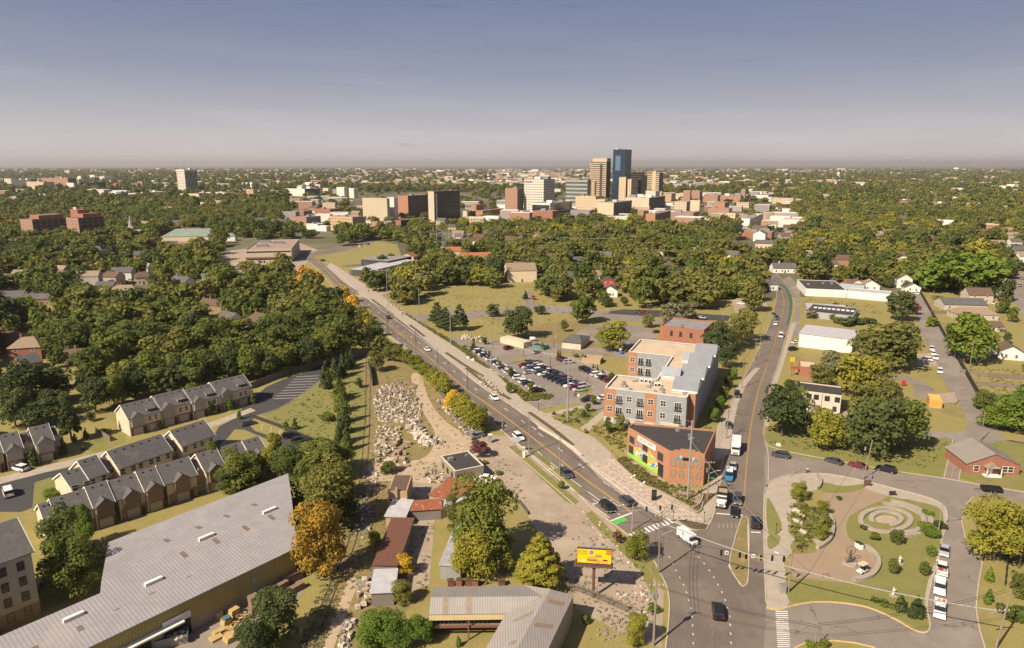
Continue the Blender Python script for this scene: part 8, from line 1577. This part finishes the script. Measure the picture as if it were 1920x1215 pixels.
wallpath('curved_wall','curved stone wall beside the golf cart',[(1622,1026),(1640,1040),(1647,1060),(1637,1078),(1620,1086),(1601,1089)],.9,.7); wallpath('curved_wall','curved stone wall behind the autumn trees of the plaza',[(1556,968),(1562,985),(1560,1005),(1550,1020),(1532,1030)],.7,.8); wallpath('curved_wall','curved low wall at the plaza top corner',[(1533,892),(1539,903),(1536,915),(1530,918)],.6,.8)
for a_ in (((1484,955),(1500,962)),((1487,975),(1505,983)),((1500,995),(1512,1002))): wallpath('stone_bench',None,list(a_),.7,.45,mat('pale_bench',(.5,.44,.36)),'bench')['auto']='long pale stone bench in the park'
# wheel sculpture
c=G(1593,1057); t=thing('wheel_sculpture','tall rusty sculpture of wheels on a round stone base','sculpture',(c.x,c.y,.04),s=.75); q=MB(); q.tube((0,0,0),(0,0,.3),1.8,1.7,20); q.obj('base',wallst,t)
def ring(mb,cx,cz,r,n=18,th=.07,sp=6):
    for i in range(n):
        a0,a1=2*math.pi*i/n,2*math.pi*(i+1)/n; mb.tube((cx+r*math.cos(a0),0,cz+r*math.sin(a0)),(cx+r*math.cos(a1),0,cz+r*math.sin(a1)),th,n=5)
    for i in range(sp): a0=2*math.pi*i/sp; mb.tube((cx,0,cz),(cx+r*math.cos(a0),0,cz+r*math.sin(a0)),th*.5,n=4)
q=MB(); ring(q,0,3.9,1.25); q.obj('big_wheel',dsteel,t); q=MB(); ring(q,-.6,1.2,.7); ring(q,.7,1.3,.6); q.obj('small_wheel',dsteel,t); q=MB(); q.tube((-.6,0,.3),(0,0,3.9),.09); q.tube((.7,0,.3),(0,0,3.9),.09); q.tube((0,0,.3),(0,0,2.6),.12); q.obj('stand',dsteel,t)
for px,py,l in ((1607,1026,'left'),(1613,1029,'right')): c=G(px,py); t=thing('litter_bin',f'{l} one of two white bins at the end of the curved wall','bin',(c.x,c.y,.04)); MB().box(-.4,.4,-.4,.4,0,1.1).obj('body',wsid,t); MB().box(-.43,.43,-.43,.43,1.1,1.25).obj('lid',dsteel,t)
for px,py,l in ((1686,1058,'white statue beside the small green park tree'),(1674,1118,'white tall statue on the lower park lawn')):
    c=G(px,py); t=thing('statue',l,'statue',(c.x,c.y,.04),s=.75); MB().box(-.7,.7,-.6,.6,0,.3).obj('plinth',conc,t); m=MB(); m.tube((0,0,.3),(.05,0,1.3),.35,.28,9); m.tube((.05,0,1.3),(0,0,2.0),.3,.2,9); m.tube((0,0,2.0),(.05,0,2.5),.14,.12,8); m.tube((.15,0,1.5),(.5,-.2,2.1),.1,.07,6); m.obj('figure',wsid,t,True)
c=G(1548,1084); t=thing('bike_rack','small black looped rack on the plaza edge','rack',(c.x,c.y,.04)); m=MB(); m.tube((-.6,0,0),(-.6,0,.9),.04); m.tube((-.6,0,.9),(.5,0,.9),.04); m.tube((.5,0,.9),(.5,0,0),.04); m.obj('frame',dsteel,t)
c=G(1674,929); t=thing('bench_swing','dark framed bench near the park top kerb','bench',(c.x,c.y,.04)); m=MB(); m.box(-.8,.8,-.3,.3,.42,.5); m.box(-.8,.8,.28,.34,.5,1.); [m.box(x,x+.08,-.3,.3,0,.42) for x in (-.8,.72)]; m.obj('frame',dsteel,t)
c=G(1626,912); t=thing('easel_sign','wooden framed board at the plaza entrance','sign',(c.x,c.y,.04)); m=MB(); m.box(-.9,.9,-.05,.05,.6,1.7); m.box(-.9,-.8,-.1,.1,0,.6); m.box(.8,.9,-.1,.1,0,.6); m.obj('board',MATS['brown_post'],t)
c=G(1630,898); t=thing('utility_box','pale meter box beside the wooden side street pole','box',(c.x,c.y,.04)); MB().box(-.4,.4,-.3,.3,0,1.4).obj('cabinet',metal,t); MB().box(-.35,.35,-.32,-.301,.2,1.2).obj('door',steel,t)
c=G(1467,1112); t=thing('signal_cabinet','grey signal cabinet beside the park corner pole','cabinet',(c.x,c.y,.03)); MB().box(-.5,.5,-.4,.4,0,1.7).obj('body',steel,t); MB().box(-.55,.55,-.45,.45,1.7,1.8).obj('lid',metal,t)
c=G(1226,940); 
c=G(1226,938); t=thing('kiosk_board','black information column on the brick promenade','sign',(c.x,c.y,.04)); MB().box(-.55,.55,-.25,.25,0,2.6).obj('column',blk,t); MB().box(-.4,.4,-.27,-.251,1.2,2.3).obj('screen',dsteel,t)
for px,py,l in ((1187,895,'white angular bench leftmost in the mural garden'),(1205,908,'white block seat right of it in the mural garden')): c=G(px,py); t=thing('garden_seat',l,'bench',(c.x,c.y,.05),.6,s=.65); m=MB(); m.box(-1.2,1.2,-.3,.3,.25,.42); m.box(-1.2,-.9,-.3,.3,.0,.25); m.prism([(.7,-.3),(1.2,-.3),(1.2,.3),(.7,.3)],0,.9); m.obj('seat',wsid,t)
for px,py,w_,l in ((1008,1.0,0,''),): pass
c=G(982,858); t=thing('white_sign','white rectangular pillar sign on the grass verge','sign',(c.x,c.y,0)); MB().box(-.35,.35,-.15,.15,0,3.2).obj('panel',wsid,t); MB().box(-.25,.25,-.16,-.151,2.,2.8).obj('printed_panel',steel,t)
c=G(967,850); t=thing('oval_sign','grey oval sign board on a post beside the white pillar sign','sign',(c.x,c.y,0)); MB().tube((0,0,0),(0,0,3.6),.1,n=8).obj('post',wood,t); m=MB(); m.tube((0,-.1,4.1),(0,.1,4.1),1.5,n=20); o=m.obj('board',mat('sign_grey',(.42,.43,.45)),t); o.scale=(1,1,.5); o.location=(0,0,2.05)
c=G(752,564); t=thing('park_sign','long dark board sign standing on the lawn','sign',(c.x,c.y,0),.1); MB().box(-4,4,-.1,.1,.6,2.2).obj('board',dsteel,t); m=MB(); m.box(-3.9,-3.6,-.1,.1,0,.6); m.box(3.6,3.9,-.1,.1,0,.6); m.obj('post',dsteel,t)
text('NEWTOWN',.8,mat('dull_letters',(.2,.18,.15)),t,(0,-.12,1.1)) if 0 else None
c=G(1484,694); t=thing('shop_sign','yellow square shop sign on a post beside the red shop','sign',(c.x,c.y,0)); hh=hgt(1484,694,671); MB().tube((0,0,0),(0,0,hh-1.6),.1,n=6).obj('post',dsteel,t); MB().box(-.9,.9,-.1,.1,hh-1.6,hh+.3).obj('panel',mat('sign_yellow',(.75,.45,.03)),t)
c=G(1694,724); t=thing('red_sign','small bright red board beside the curved drive','sign',(c.x,c.y,0)); MB().box(-.8,.8,-.1,.1,.5,2.2).obj('board',mat('sign_red',(.5,.05,.03)),t); MB().box(-.7,-.6,-.05,.05,0,.5).obj('post',dsteel,t)
for px,py,l in ((1484,838,'green street name sign at the side street corner'),(1811,848,'green street name sign before the brick house'),(1334,915,'green street name sign beside the mural building pole')):
    c=G(px,py); t=thing('street_sign',l,'sign',(c.x,c.y,.05)); MB().tube((0,0,0),(0,0,2.8),.04,n=6).obj('post',steel,t); MB().box(-.6,.6,-.02,.02,2.5,2.85).obj('plate',mat('sign_green',(.03,.25,.12)),t)
for i,(px,py) in enumerate(((878,671),(887,675),(1084,742),(1460,835))):
    c=G(px,py); m=MB(); m.tube((0,0,0),(.1,0,.6),.9,.5,7); o=m.obj('boulder',whc); o.location=(c.x,c.y,.02); o['category']='boulder'; o['auto']='pale boulder beside the path'
# promenade low walls of pale blocks
wallpath('retaining_wall','pale stepped stone wall along the promenade planting, lower part',[(1010,802),(1045,822),(1075,842),(1090,856)],.6,.6,mat('cream_block',(.55,.48,.38),(.46,.4,.32),scale=1)); wallpath('retaining_wall','white curved wall at the tip of the mural garden',[(1190,900),(1235,928),(1262,946),(1290,953),(1310,947),(1318,930)],.3,.4,conc); wallpath('retaining_wall','white curved low wall around the junction bed',[(1280,955),(1300,963),(1314,957),(1318,942)],.25,.35,conc); wallpath('retaining_wall','pale low patterned wall between promenade and avenue',[(1108,875),(1150,908),(1192,938),(1240,962)],.5,.3,mat('pale_kerb_wall',(.5,.44,.38),(.38,.32,.27),scale=1.5))
# ================================================================ railway, fences, stones, timber
rw=W(smooth([(690,672),(690,720),(688,800),(682,880),(672,960),(655,1030),(628,1090),(608,1140),(590,1185),(565,1260)],6)); c=rw[0]; t=thing('railway_track','single disused railway line running through the dry grass','railway',(c.x,c.y,0))
for o_ in (.74,-.74): m=MB(); ribbon_mb(m,[p-c for p in rw],.1,.0,.14,o_); m.obj('rail',mat('rusty_rail',(.1,.065,.045)),t)
rs=resample(rw,1.); m=MB()
for i in range(len(rs)-1):
    d_=(rs[i+1]-rs[i]).normalized(); n_=Vector((-d_.y,d_.x)); p=rs[i]-c; (m.prism([p+n_*1.1-d_*.09,p+n_*1.1+d_*.09,p-n_*1.1+d_*.09,p-n_*1.1-d_*.09],0,.05) if (i*7)%11<6 else None)
m.obj('sleepers',mat('old_sleeper',(.2,.15,.11),(.13,.1,.075),scale=2),t)['kind']='stuff'
def fence(name,label,pts,h,m,gap=0.,th=.08,post=3.,cat='fence',rail=False):
    P=[Vector(p) for p in W(pts)]; c=P[0]; t=thing(name,label,cat,(c.x,c.y,0)); mb=MB()
    if rail:
        rs=resample(P,.32)
        for i in range(len(rs)-1):
            d_=(rs[i+1]-rs[i]).normalized(); p=rs[i]-c; hh=h*R.uniform(.9,1.05); mb.box(p.x-.06,p.x+.06,p.y-.02,p.y+.02,0,hh)
        ribbon_mb(mb,[q-c for q in P],.05,h*.7,h*.8)
    else: ribbon_mb(mb,[q-c for q in P],th,.0,h)
    mb.obj('panel',m,t); pb=MB()
    rp_=resample(P,post)
    for q in rp_[:90]: q=q-c; MB().box(q.x-.09,q.x+.09,q.y-.09,q.y+.09,0,h+.12).obj('post',m,t)
    return t
bfen=mat('black_fence',(.03,.03,.03),(.05,.045,.04)); wfen=mat('weathered_fence',(.2,.165,.13),(.14,.115,.09),scale=1.5); chn=mat('chain_link',(.13,.125,.11))
fence('long_wall','long dark wall along the back alley',[(1725,550),(1768,627),(1800,683),(1832,740),(1862,798)],2.2,bfen,th=.25,post=9)
fence('picket_fence','worn picket fence behind the angled metal shed',[(1035,1103),(1085,1110),(1140,1132),(1178,1150)],1.7,wfen,rail=True); fence('board_fence','grey board fence behind the right edge field, upper',[(1800,700),(1850,708),(1960,715)],1.8,wfen); fence('board_fence','grey board fence behind the right edge field, lower',[(1830,722),(1960,735)],1.5,wfen); fence('board_fence','board fence before the bungalows',[(1745,588),(1800,590)],1.8,wfen); fence('board_fence','board fence beside the white house at the right edge',[(1858,672),(1960,678)],1.8,wfen)
fence('wood_fence','tall board fence between wood and estate car park',[(470,730),(540,702),(600,686),(640,676),(690,664)],2.4,wfen); fence('retaining_fence','short dark fence wall casting a shadow by the railway',[(691,683),(696,705),(699,724)],2.2,bfen,th=.3); fence('hedge_fence','dark thin fence along the estate lawn',[(470,782),(520,800),(580,825),(600,832)],1.2,bfen); fence('chain_fence','chain fence of the stone yard beside the golden trees',[(762,668),(790,700),(830,745),(870,785),(905,820)],1.9,chn,th=.03,post=4); fence('wire_fence','wire fence on stone base by the gravel verge',[(970,940),(990,966)],.9,chn,th=.03); fence('board_fence','board fence left of the farthest town house row',[(180,812),(207,828)],1.8,wfen); fence('black_fence','low black fence right of the park street',[(1893,1010),(1888,1060),(1884,1100)],1.2,bfen)
for px,py,h_ in ((767,668,2.),(776,687,2.),(830,740,1.8),(919,830,2.4),(846,778,2.)): c=G(px,py); t=thing('stone_pillar',None,'pillar',(c.x,c.y,0)); t['auto']='square stone gate pillar of the yard fence'; MB().box(-.5,.5,-.5,.5,0,h_).obj('shaft',stone,t); MB().box(-.6,.6,-.6,.6,h_,h_+.2).obj('cap',whc,t)
rock=[mat('white_stone',(.6,.52,.43),(.36,.3,.24),scale=1.4,lo=.3,hi=.6),mat('grey_stone',(.27,.24,.21),(.2,.175,.15),scale=1),mat('tan_stone',(.34,.26,.17),(.26,.2,.13),scale=1)]
rs_=random.Random(9)
def rubble(name,label,poly,n,s0,s1,mi=(0,0,0,1,1,2),zz=.3):
    xs=[p[0] for p in poly]; ys=[p[1] for p in poly]; mb=MB(); k=0
    while k<n:
        px=rs_.uniform(min(xs),max(xs)); py=rs_.uniform(min(ys),max(ys))
        if not inpoly(px,py,poly): continue
        k+=1; c=G(px,py); a=rs_.uniform(s0,s1); b=a*rs_.uniform(.4,.9); h=a*rs_.uniform(.3,.8)
        M=Matrix.Translation((c.x,c.y,rs_.uniform(0,zz)))@Matrix.Rotation(rs_.choice((0,.3,1.2,rs_.uniform(0,3))),4,'Z')@Matrix.Rotation(rs_.uniform(-.25,.25),4,'X')
        t_=rs_.uniform(.75,1); nn=len(mb.v); pts=[(-a/2,-b/2,0),(a/2,-b/2,0),(a/2,b/2,0),(-a/2,b/2,0),(-a/2*t_,-b/2*t_,h),(a/2*rs_.uniform(.7,1),-b/2*t_,h),(a/2*t_,b/2*rs_.uniform(.7,1),h*rs_.uniform(.7,1)),(-a/2*t_,b/2*t_,h)]
        mb.v+=[tuple(M@Vector(p)) for p in pts]; q=rs_.choice(mi)
        for f in ((4,5,6,7),(0,1,5,4),(1,2,6,5),(2,3,7,6),(3,0,4,7)): mb.f.append(tuple(nn+i for i in f)); mb.mi.append(q)
    return tag(mb.obj(name,rock),label,'stones',kind='stuff')
rubble('stone_rubble','dense white and grey stone blocks stacked in the upper yard',[(702,740),(720,722),(775,728),(790,760),(790,792),(765,795),(712,792),(702,770)],680,.3,.95,(0,0,0,1,1,2),.3); rubble('stone_rubble','yellowish dry stacked stones at the top of the yard',[(705,735),(740,715),(780,722),(780,735),(720,742)],200,.4,1.,(2,2,1)); rubble('stone_rubble','white slabs scattered in the middle of the yard',[(760,788),(775,785),(800,812),(828,830),(795,838),(765,810)],80,.6,1.9,(0,0,1)); rubble('stone_rubble','stones piled in the lower left stack of the yard',[(704,802),(755,800),(750,835),(706,870),(702,840)],260,.3,.9,(0,0,1,2),.5); rubble('stone_rubble','tan pallets and slabs along the yard middle',[(715,830),(765,820),(765,880),(722,882)],36,.9,2.2,(2,2,0)); rubble('stone_rubble','line of stones along the fence on the right of the yard',[(815,750),(850,752),(900,800),(905,822),(880,820),(850,790)],420,.4,1.1,(0,1,1,2),.3); rubble('stone_rubble','loose stones under the orange tree beside the gravel drive',[(662,1010),(690,880),(710,880),(705,960),(690,1010)],150,.3,.9,(0,1,1,2),.1); rubble('stone_rubble','small white stones scattered over the concrete lot edge',[(1090,955),(1120,970),(1200,1065),(1215,1110),(1190,1100),(1130,1020)],70,.12,.5,(0,0,2),.03); rubble('stone_rubble','stacked grey paving stones at the bottom beside the bushes',[(645,1165),(665,1165),(655,1215),(635,1215)],70,.4,.85,(1,0)); rubble('stone_rubble','stones and scrap beside the white roofed shed',[(672,1090),(700,1080),(700,1125),(670,1150)],60,.4,1.2,(0,1,2)); rubble('stone_rubble','rocks beside the low stone office',[(790,890),(815,880),(850,905),(800,905)],70,.3,1.,(0,1,2)); rubble('stone_rubble','pale rocks set along the planting beds',[(895,700),(925,722),(945,738),(935,742),(900,718)],60,.3,.9,(0,0,2)); rubble('stone_rubble','white rock bank along the upper promenade lawn',[(715,560),(725,558),(765,588),(758,592)],90,.4,.9,(0,0,2)); rubble('stone_rubble','rocks of the works area right of the pines',[(870,628),(905,632),(930,640),(900,645),(865,636)],90,.5,1.1,(0,2,0)); rubble('stone_rubble','dry debris before the dark shed wall at the bottom',[(1125,1150),(1185,1170),(1160,1215),(1100,1200)],60,.15,.6,(1,2,2),.05); rubble('stone_rubble','weedy scraps right of the picket fence',[(1145,1105),(1220,1115),(1225,1180),(1185,1160)],70,.2,.7,(0,2,1),.05)
# timber: pallets, crates and loose lumber by the warehouse
plk=mat('fresh_timber',(.5,.36,.16),(.38,.26,.11),scale=2); oldp=mat('old_timber',(.25,.165,.11),(.18,.12,.08),scale=2); rt=random.Random(6)
def stack(px,py,w_,d_,h,rz,m,label):
    c=G(px,py); t=thing('timber_stack',label,'timber',(c.x,c.y,0),rz); k=0; z=0
    while z<h: q=MB(); q.box(-w_/2+rt.uniform(-.08,.08),w_/2,-d_/2,d_/2+rt.uniform(-.1,.1),z,z+.22); q.obj('layer',m,t); z+=.26
    return t
for i,(px,py,w_,d_,h,m_,l) in enumerate(((385,1165,1.3,1.3,1.8,plk,'stack of yellow pallets nearest the loading door'),(410,1158,1.2,1.2,1.2,plk,'second pallet stack right of the first'),(425,1172,1.5,1.3,1.3,plk,'pallet stack with blue grey sheet on top'),(440,1155,1.6,1.2,1.4,plk,'pallet stack before the yellow wall'),(442,1138,1.4,1.,1.,plk,'long pallet stack close to the wall'),(412,1185,2.4,1.3,.5,plk,'low pile of planks, upper'),(405,1198,2.,1.6,.5,plk,'low pile of planks, left lower'),(432,1200,1.8,1.8,.8,plk,'yellow plank bale at the bottom'),(478,1150,1.4,1.6,3.6,oldp,'tall brown timber column beside the trees'),(505,1122,3.6,1.1,1.6,oldp,'brown timber bale along the wall, lower'),(525,1108,3.4,1.1,1.5,oldp,'brown timber bale along the wall, middle'),(548,1090,4.,1.2,1.6,oldp,'brown timber bale along the wall, upper'),(555,1108,3.2,1.2,1.2,oldp,'brown timber bale beside the clipped hedge'))):
    t=stack(px,py,w_,d_,h,rzw+rt.uniform(-.1,.1)+(1.4 if i==8 else 0),m_,l+' by the warehouse'); 
    if i==2: MB().box(-.7,.7,-.6,.6,1.5,1.56).obj('cover_sheet',mat('blue_sheet',(.1,.16,.2)),t)
mb=MB()
for i in range(130):
    c=G(rt.uniform(425,475),rt.uniform(1150,1195)); M=Matrix.Translation((c.x,c.y,rt.uniform(0,.5)))@Matrix.Rotation(rt.uniform(0,3.1),4,'Z'); mb.box(-.8,.8,-.07,.07,0,.06,0,M)
tag(mb.obj('loose_planks',plk),'tangled heap of loose yellow planks between the stacks','timber',kind='stuff')
c=G(322,1205); t=thing('scrap_container','open container full of cardboard beside the warehouse awning','container',(c.x,c.y,0),rzw-.5); m=MB(); m.box(-2.6,2.6,-1.2,-1.1,0,1.7); m.box(-2.6,2.6,1.1,1.2,0,1.7); m.box(-2.6,-2.5,-1.1,1.1,0,1.7); m.box(2.5,2.6,-1.1,1.1,0,1.7); m.obj('shell',metal,t); mb=MB()
for i in range(60): M=Matrix.Translation((rt.uniform(-2.3,2.3),rt.uniform(-.9,.9),rt.uniform(1.1,1.6)))@Matrix.Rotation(rt.uniform(0,3),4,'Z')@Matrix.Rotation(rt.uniform(-.5,.5),4,'X'); mb.box(-.35,.35,-.25,.25,0,.06,0,M)
tag(mb.obj('cardboard_heap',mat('cardboard',(.5,.4,.26),(.4,.31,.2),scale=2)),'heap of cardboard inside the open container','cardboard',kind='stuff').location=(c.x,c.y,0)
lay('loading_yard',[(345,1165),(400,1140),(560,1080),(570,1110),(470,1230),(340,1260),(330,1210)],mat('yard_concrete',(.27,.225,.18),(.22,.185,.15),scale=.3,coord='World'),5)
for i,(px,py) in enumerate(((845,1098),(862,1097),(878,1097),(892,1098),(940,1098))): c=G(px,py); t=thing('rusty_bin',None,'bin',(c.x,c.y,0),rt.uniform(-.3,.3)); t['auto']='rusty open steel bin behind the angled shed'; m=MB(); m.prism([(-.6,-.5),(.6,-.5),(.5,.5),(-.5,.5)],0,1.2); m.obj('body',rustm,t); MB().box(-.65,.65,-.55,.55,1.2,1.28).obj('rim',MATS['rusty_rail'],t)
MB_=MB()
# ================================================================ air
hz=MB().box(-61000,61000,-400,46000,-1,230); hm=bpy.data.materials.new('haze'); hm.use_nodes=True; n_=hm.node_tree; n_.nodes.clear(); pv=n_.nodes.new('ShaderNodeVolumePrincipled'); pv.inputs['Color'].default_value=(.74,.7,.69,1); pv.inputs['Density'].default_value=HAZE; pv.inputs['Anisotropy'].default_value=.2; ou=n_.nodes.new('ShaderNodeOutputMaterial'); n_.links.new(pv.outputs[0],ou.inputs['Volume'])
hm.cycles.homogeneous_volume=True if hasattr(hm.cycles,'homogeneous_volume') else None
tag(hz.obj('haze',hm),'thin pale haze over the whole city','haze',kind='stuff')
# ================================================================ labels: each must single out one thing
LMK=[(604,1000,'orange tree by the railway'),(140,1070,'warehouse corner trees'),(515,1150,'timber yard'),(900,980,'burger billboard lot'),(1112,1060,'yellow billboard'),(790,700,'golden avenue trees'),(745,770,'stone yard'),(640,760,'conifer hedge'),(330,760,'farthest town house row'),(260,840,'middle town house row'),(230,930,'nearest town house row'),(60,850,'left edge town houses'),(1210,690,'apartment block'),(1255,860,'mural building'),(1040,700,'big car park'),(1535,740,'pale two storey house'),(1550,640,'white warehouse'),(1590,540,'long black roof warehouse'),(1880,860,'small brick house'),(1665,970,'stone seating circles'),(1593,1040,'wheel sculpture'),(1760,1100,'parked white pickups'),(1810,590,'grey bungalow'),(1765,690,'back alley'),(980,515,'tan gymnasium'),(1280,615,'red brick hall'),(1150,530,'red gabled house'),(500,460,'tan office block'),(120,430,'tall brick apartment house'),(385,435,'green roofed school'),(250,430,'church spire'),(355,335,'ribbed white high-rise'),(75,345,'dark stadium'),(700,395,'lattice walled block'),(835,385,'black glass tower'),(1165,320,'blue glass tower'),(1010,365,'white bank block'),(1340,395,'orange brick depot'),(1410,440,'long brown brick range'),(1570,345,'blue centred far office'),(1770,385,'red school'),(1792,318,'white water tower'),(1775,440,'tall white and red house'),(1640,460,'right hand wood'),(845,455,'substation'),(735,510,'brown brick store'),(30,640,'twin brick houses'),(220,545,'tan hip roofed house'),(150,670,'low brown house'),(420,600,'steep grey roofed house'),(390,545,'bare tree'),(560,620,'middle of the left wood'),(1375,465,'white chimneyed house'),(1895,790,'right edge trees'),(850,595,'dark pines'),(1075,640,'park pavilion'),(1480,1000,'stone benches'),(620,345,'white hospital'),(1430,620,'cross road'),(180,590,'upper left wood'),(1230,470,'central wood'),(1500,500,'grey house at the road bend'),(1000,345,'far suburbs'),(1400,345,'far plain'),(1900,355,'white boxy school'),(520,345,'campus halls')]
lets={}
tops=[o for o in sc.objects if o.parent is None and o.type in('MESH','EMPTY') and 'kind' not in o]
for o in tops:
    if 'auto' in o:
        px,py=PX(o.location); best=min(LMK,key=lambda l:math.hypot((px-l[0]),(py-l[1])*1.7)); dx,dy=px-best[0],py-best[1]
        b=o['auto'].replace('medium sized ','')
        if not ('car park' in b or 'promenade' in b or 'park road' in b or 'yard fence' in b or 'angled shed' in b or 'office' in b or 'lot' in b or 'park corner' in b or 'in the park' in b):
            rel='left of' if dx<-abs(dy)*1.3 else 'right of' if dx>abs(dy)*1.3 else 'behind' if dy<0 else 'in front of'
            b=f'{b} {rel} the {best[2]}'
        o['label']=b; del o['auto']
    if o.get('label'): lets.setdefault(o['label'],[]).append(o)
ORD=['leftmost','second from left','third from left','fourth from left','fifth from left','sixth from left','seventh from left','eighth from left','ninth from left','tenth from left','eleventh from left','twelfth from left','13th from left','14th from left','15th from left','16th from left','17th from left','18th from left','19th from left','20th from left','21st from left','22nd from left','23rd from left','24th from left','25th from left','26th from left']
for l,os_ in lets.items():
    if len(os_)>1:
        os_.sort(key=lambda o:PX(o.location)[0])
        for i,o in enumerate(os_): o['label']=(('left one' if i==0 else 'right one') if len(os_)==2 else ORD[i] if i<len(os_)-1 else 'rightmost')+': '+l if False else l+', '+(('the left one' if i==0 else 'the right one') if len(os_)==2 else ORD[min(i,25)] if i<len(os_)-1 else 'rightmost')
for o in tops:
    if 'group' not in o:
        g={'tree':'trees of the neighbourhood','shrub':'shrubs and bushes','house':'houses among the trees','building':'buildings of the town','street lamp':'street lamps','pole':'poles along the streets','cable':'overhead cables','car':'cars on the streets','pickup truck':'pickup trucks','seat wall':'stone seating rings','person':'people outdoors','timber':'timber stacks by the warehouse','fence':'fences','lamp':'small lamp posts','traffic signal':'traffic signals','town houses':'rows of town houses','shed':'sheds of the yard'}.get(o.get('category'))
        if g: o['group']=g
    if 'dist' in o: del o['dist']

for o in tops:
    l=o.get('label')
    if l and len(l.replace(',',' ').split())>16: o['label']=l.replace('round tree','tree').replace('spreading tree','tree').replace('upright tree','tree').replace('in front of the','before the').replace('olive green','olive').replace('flat roofed ','')
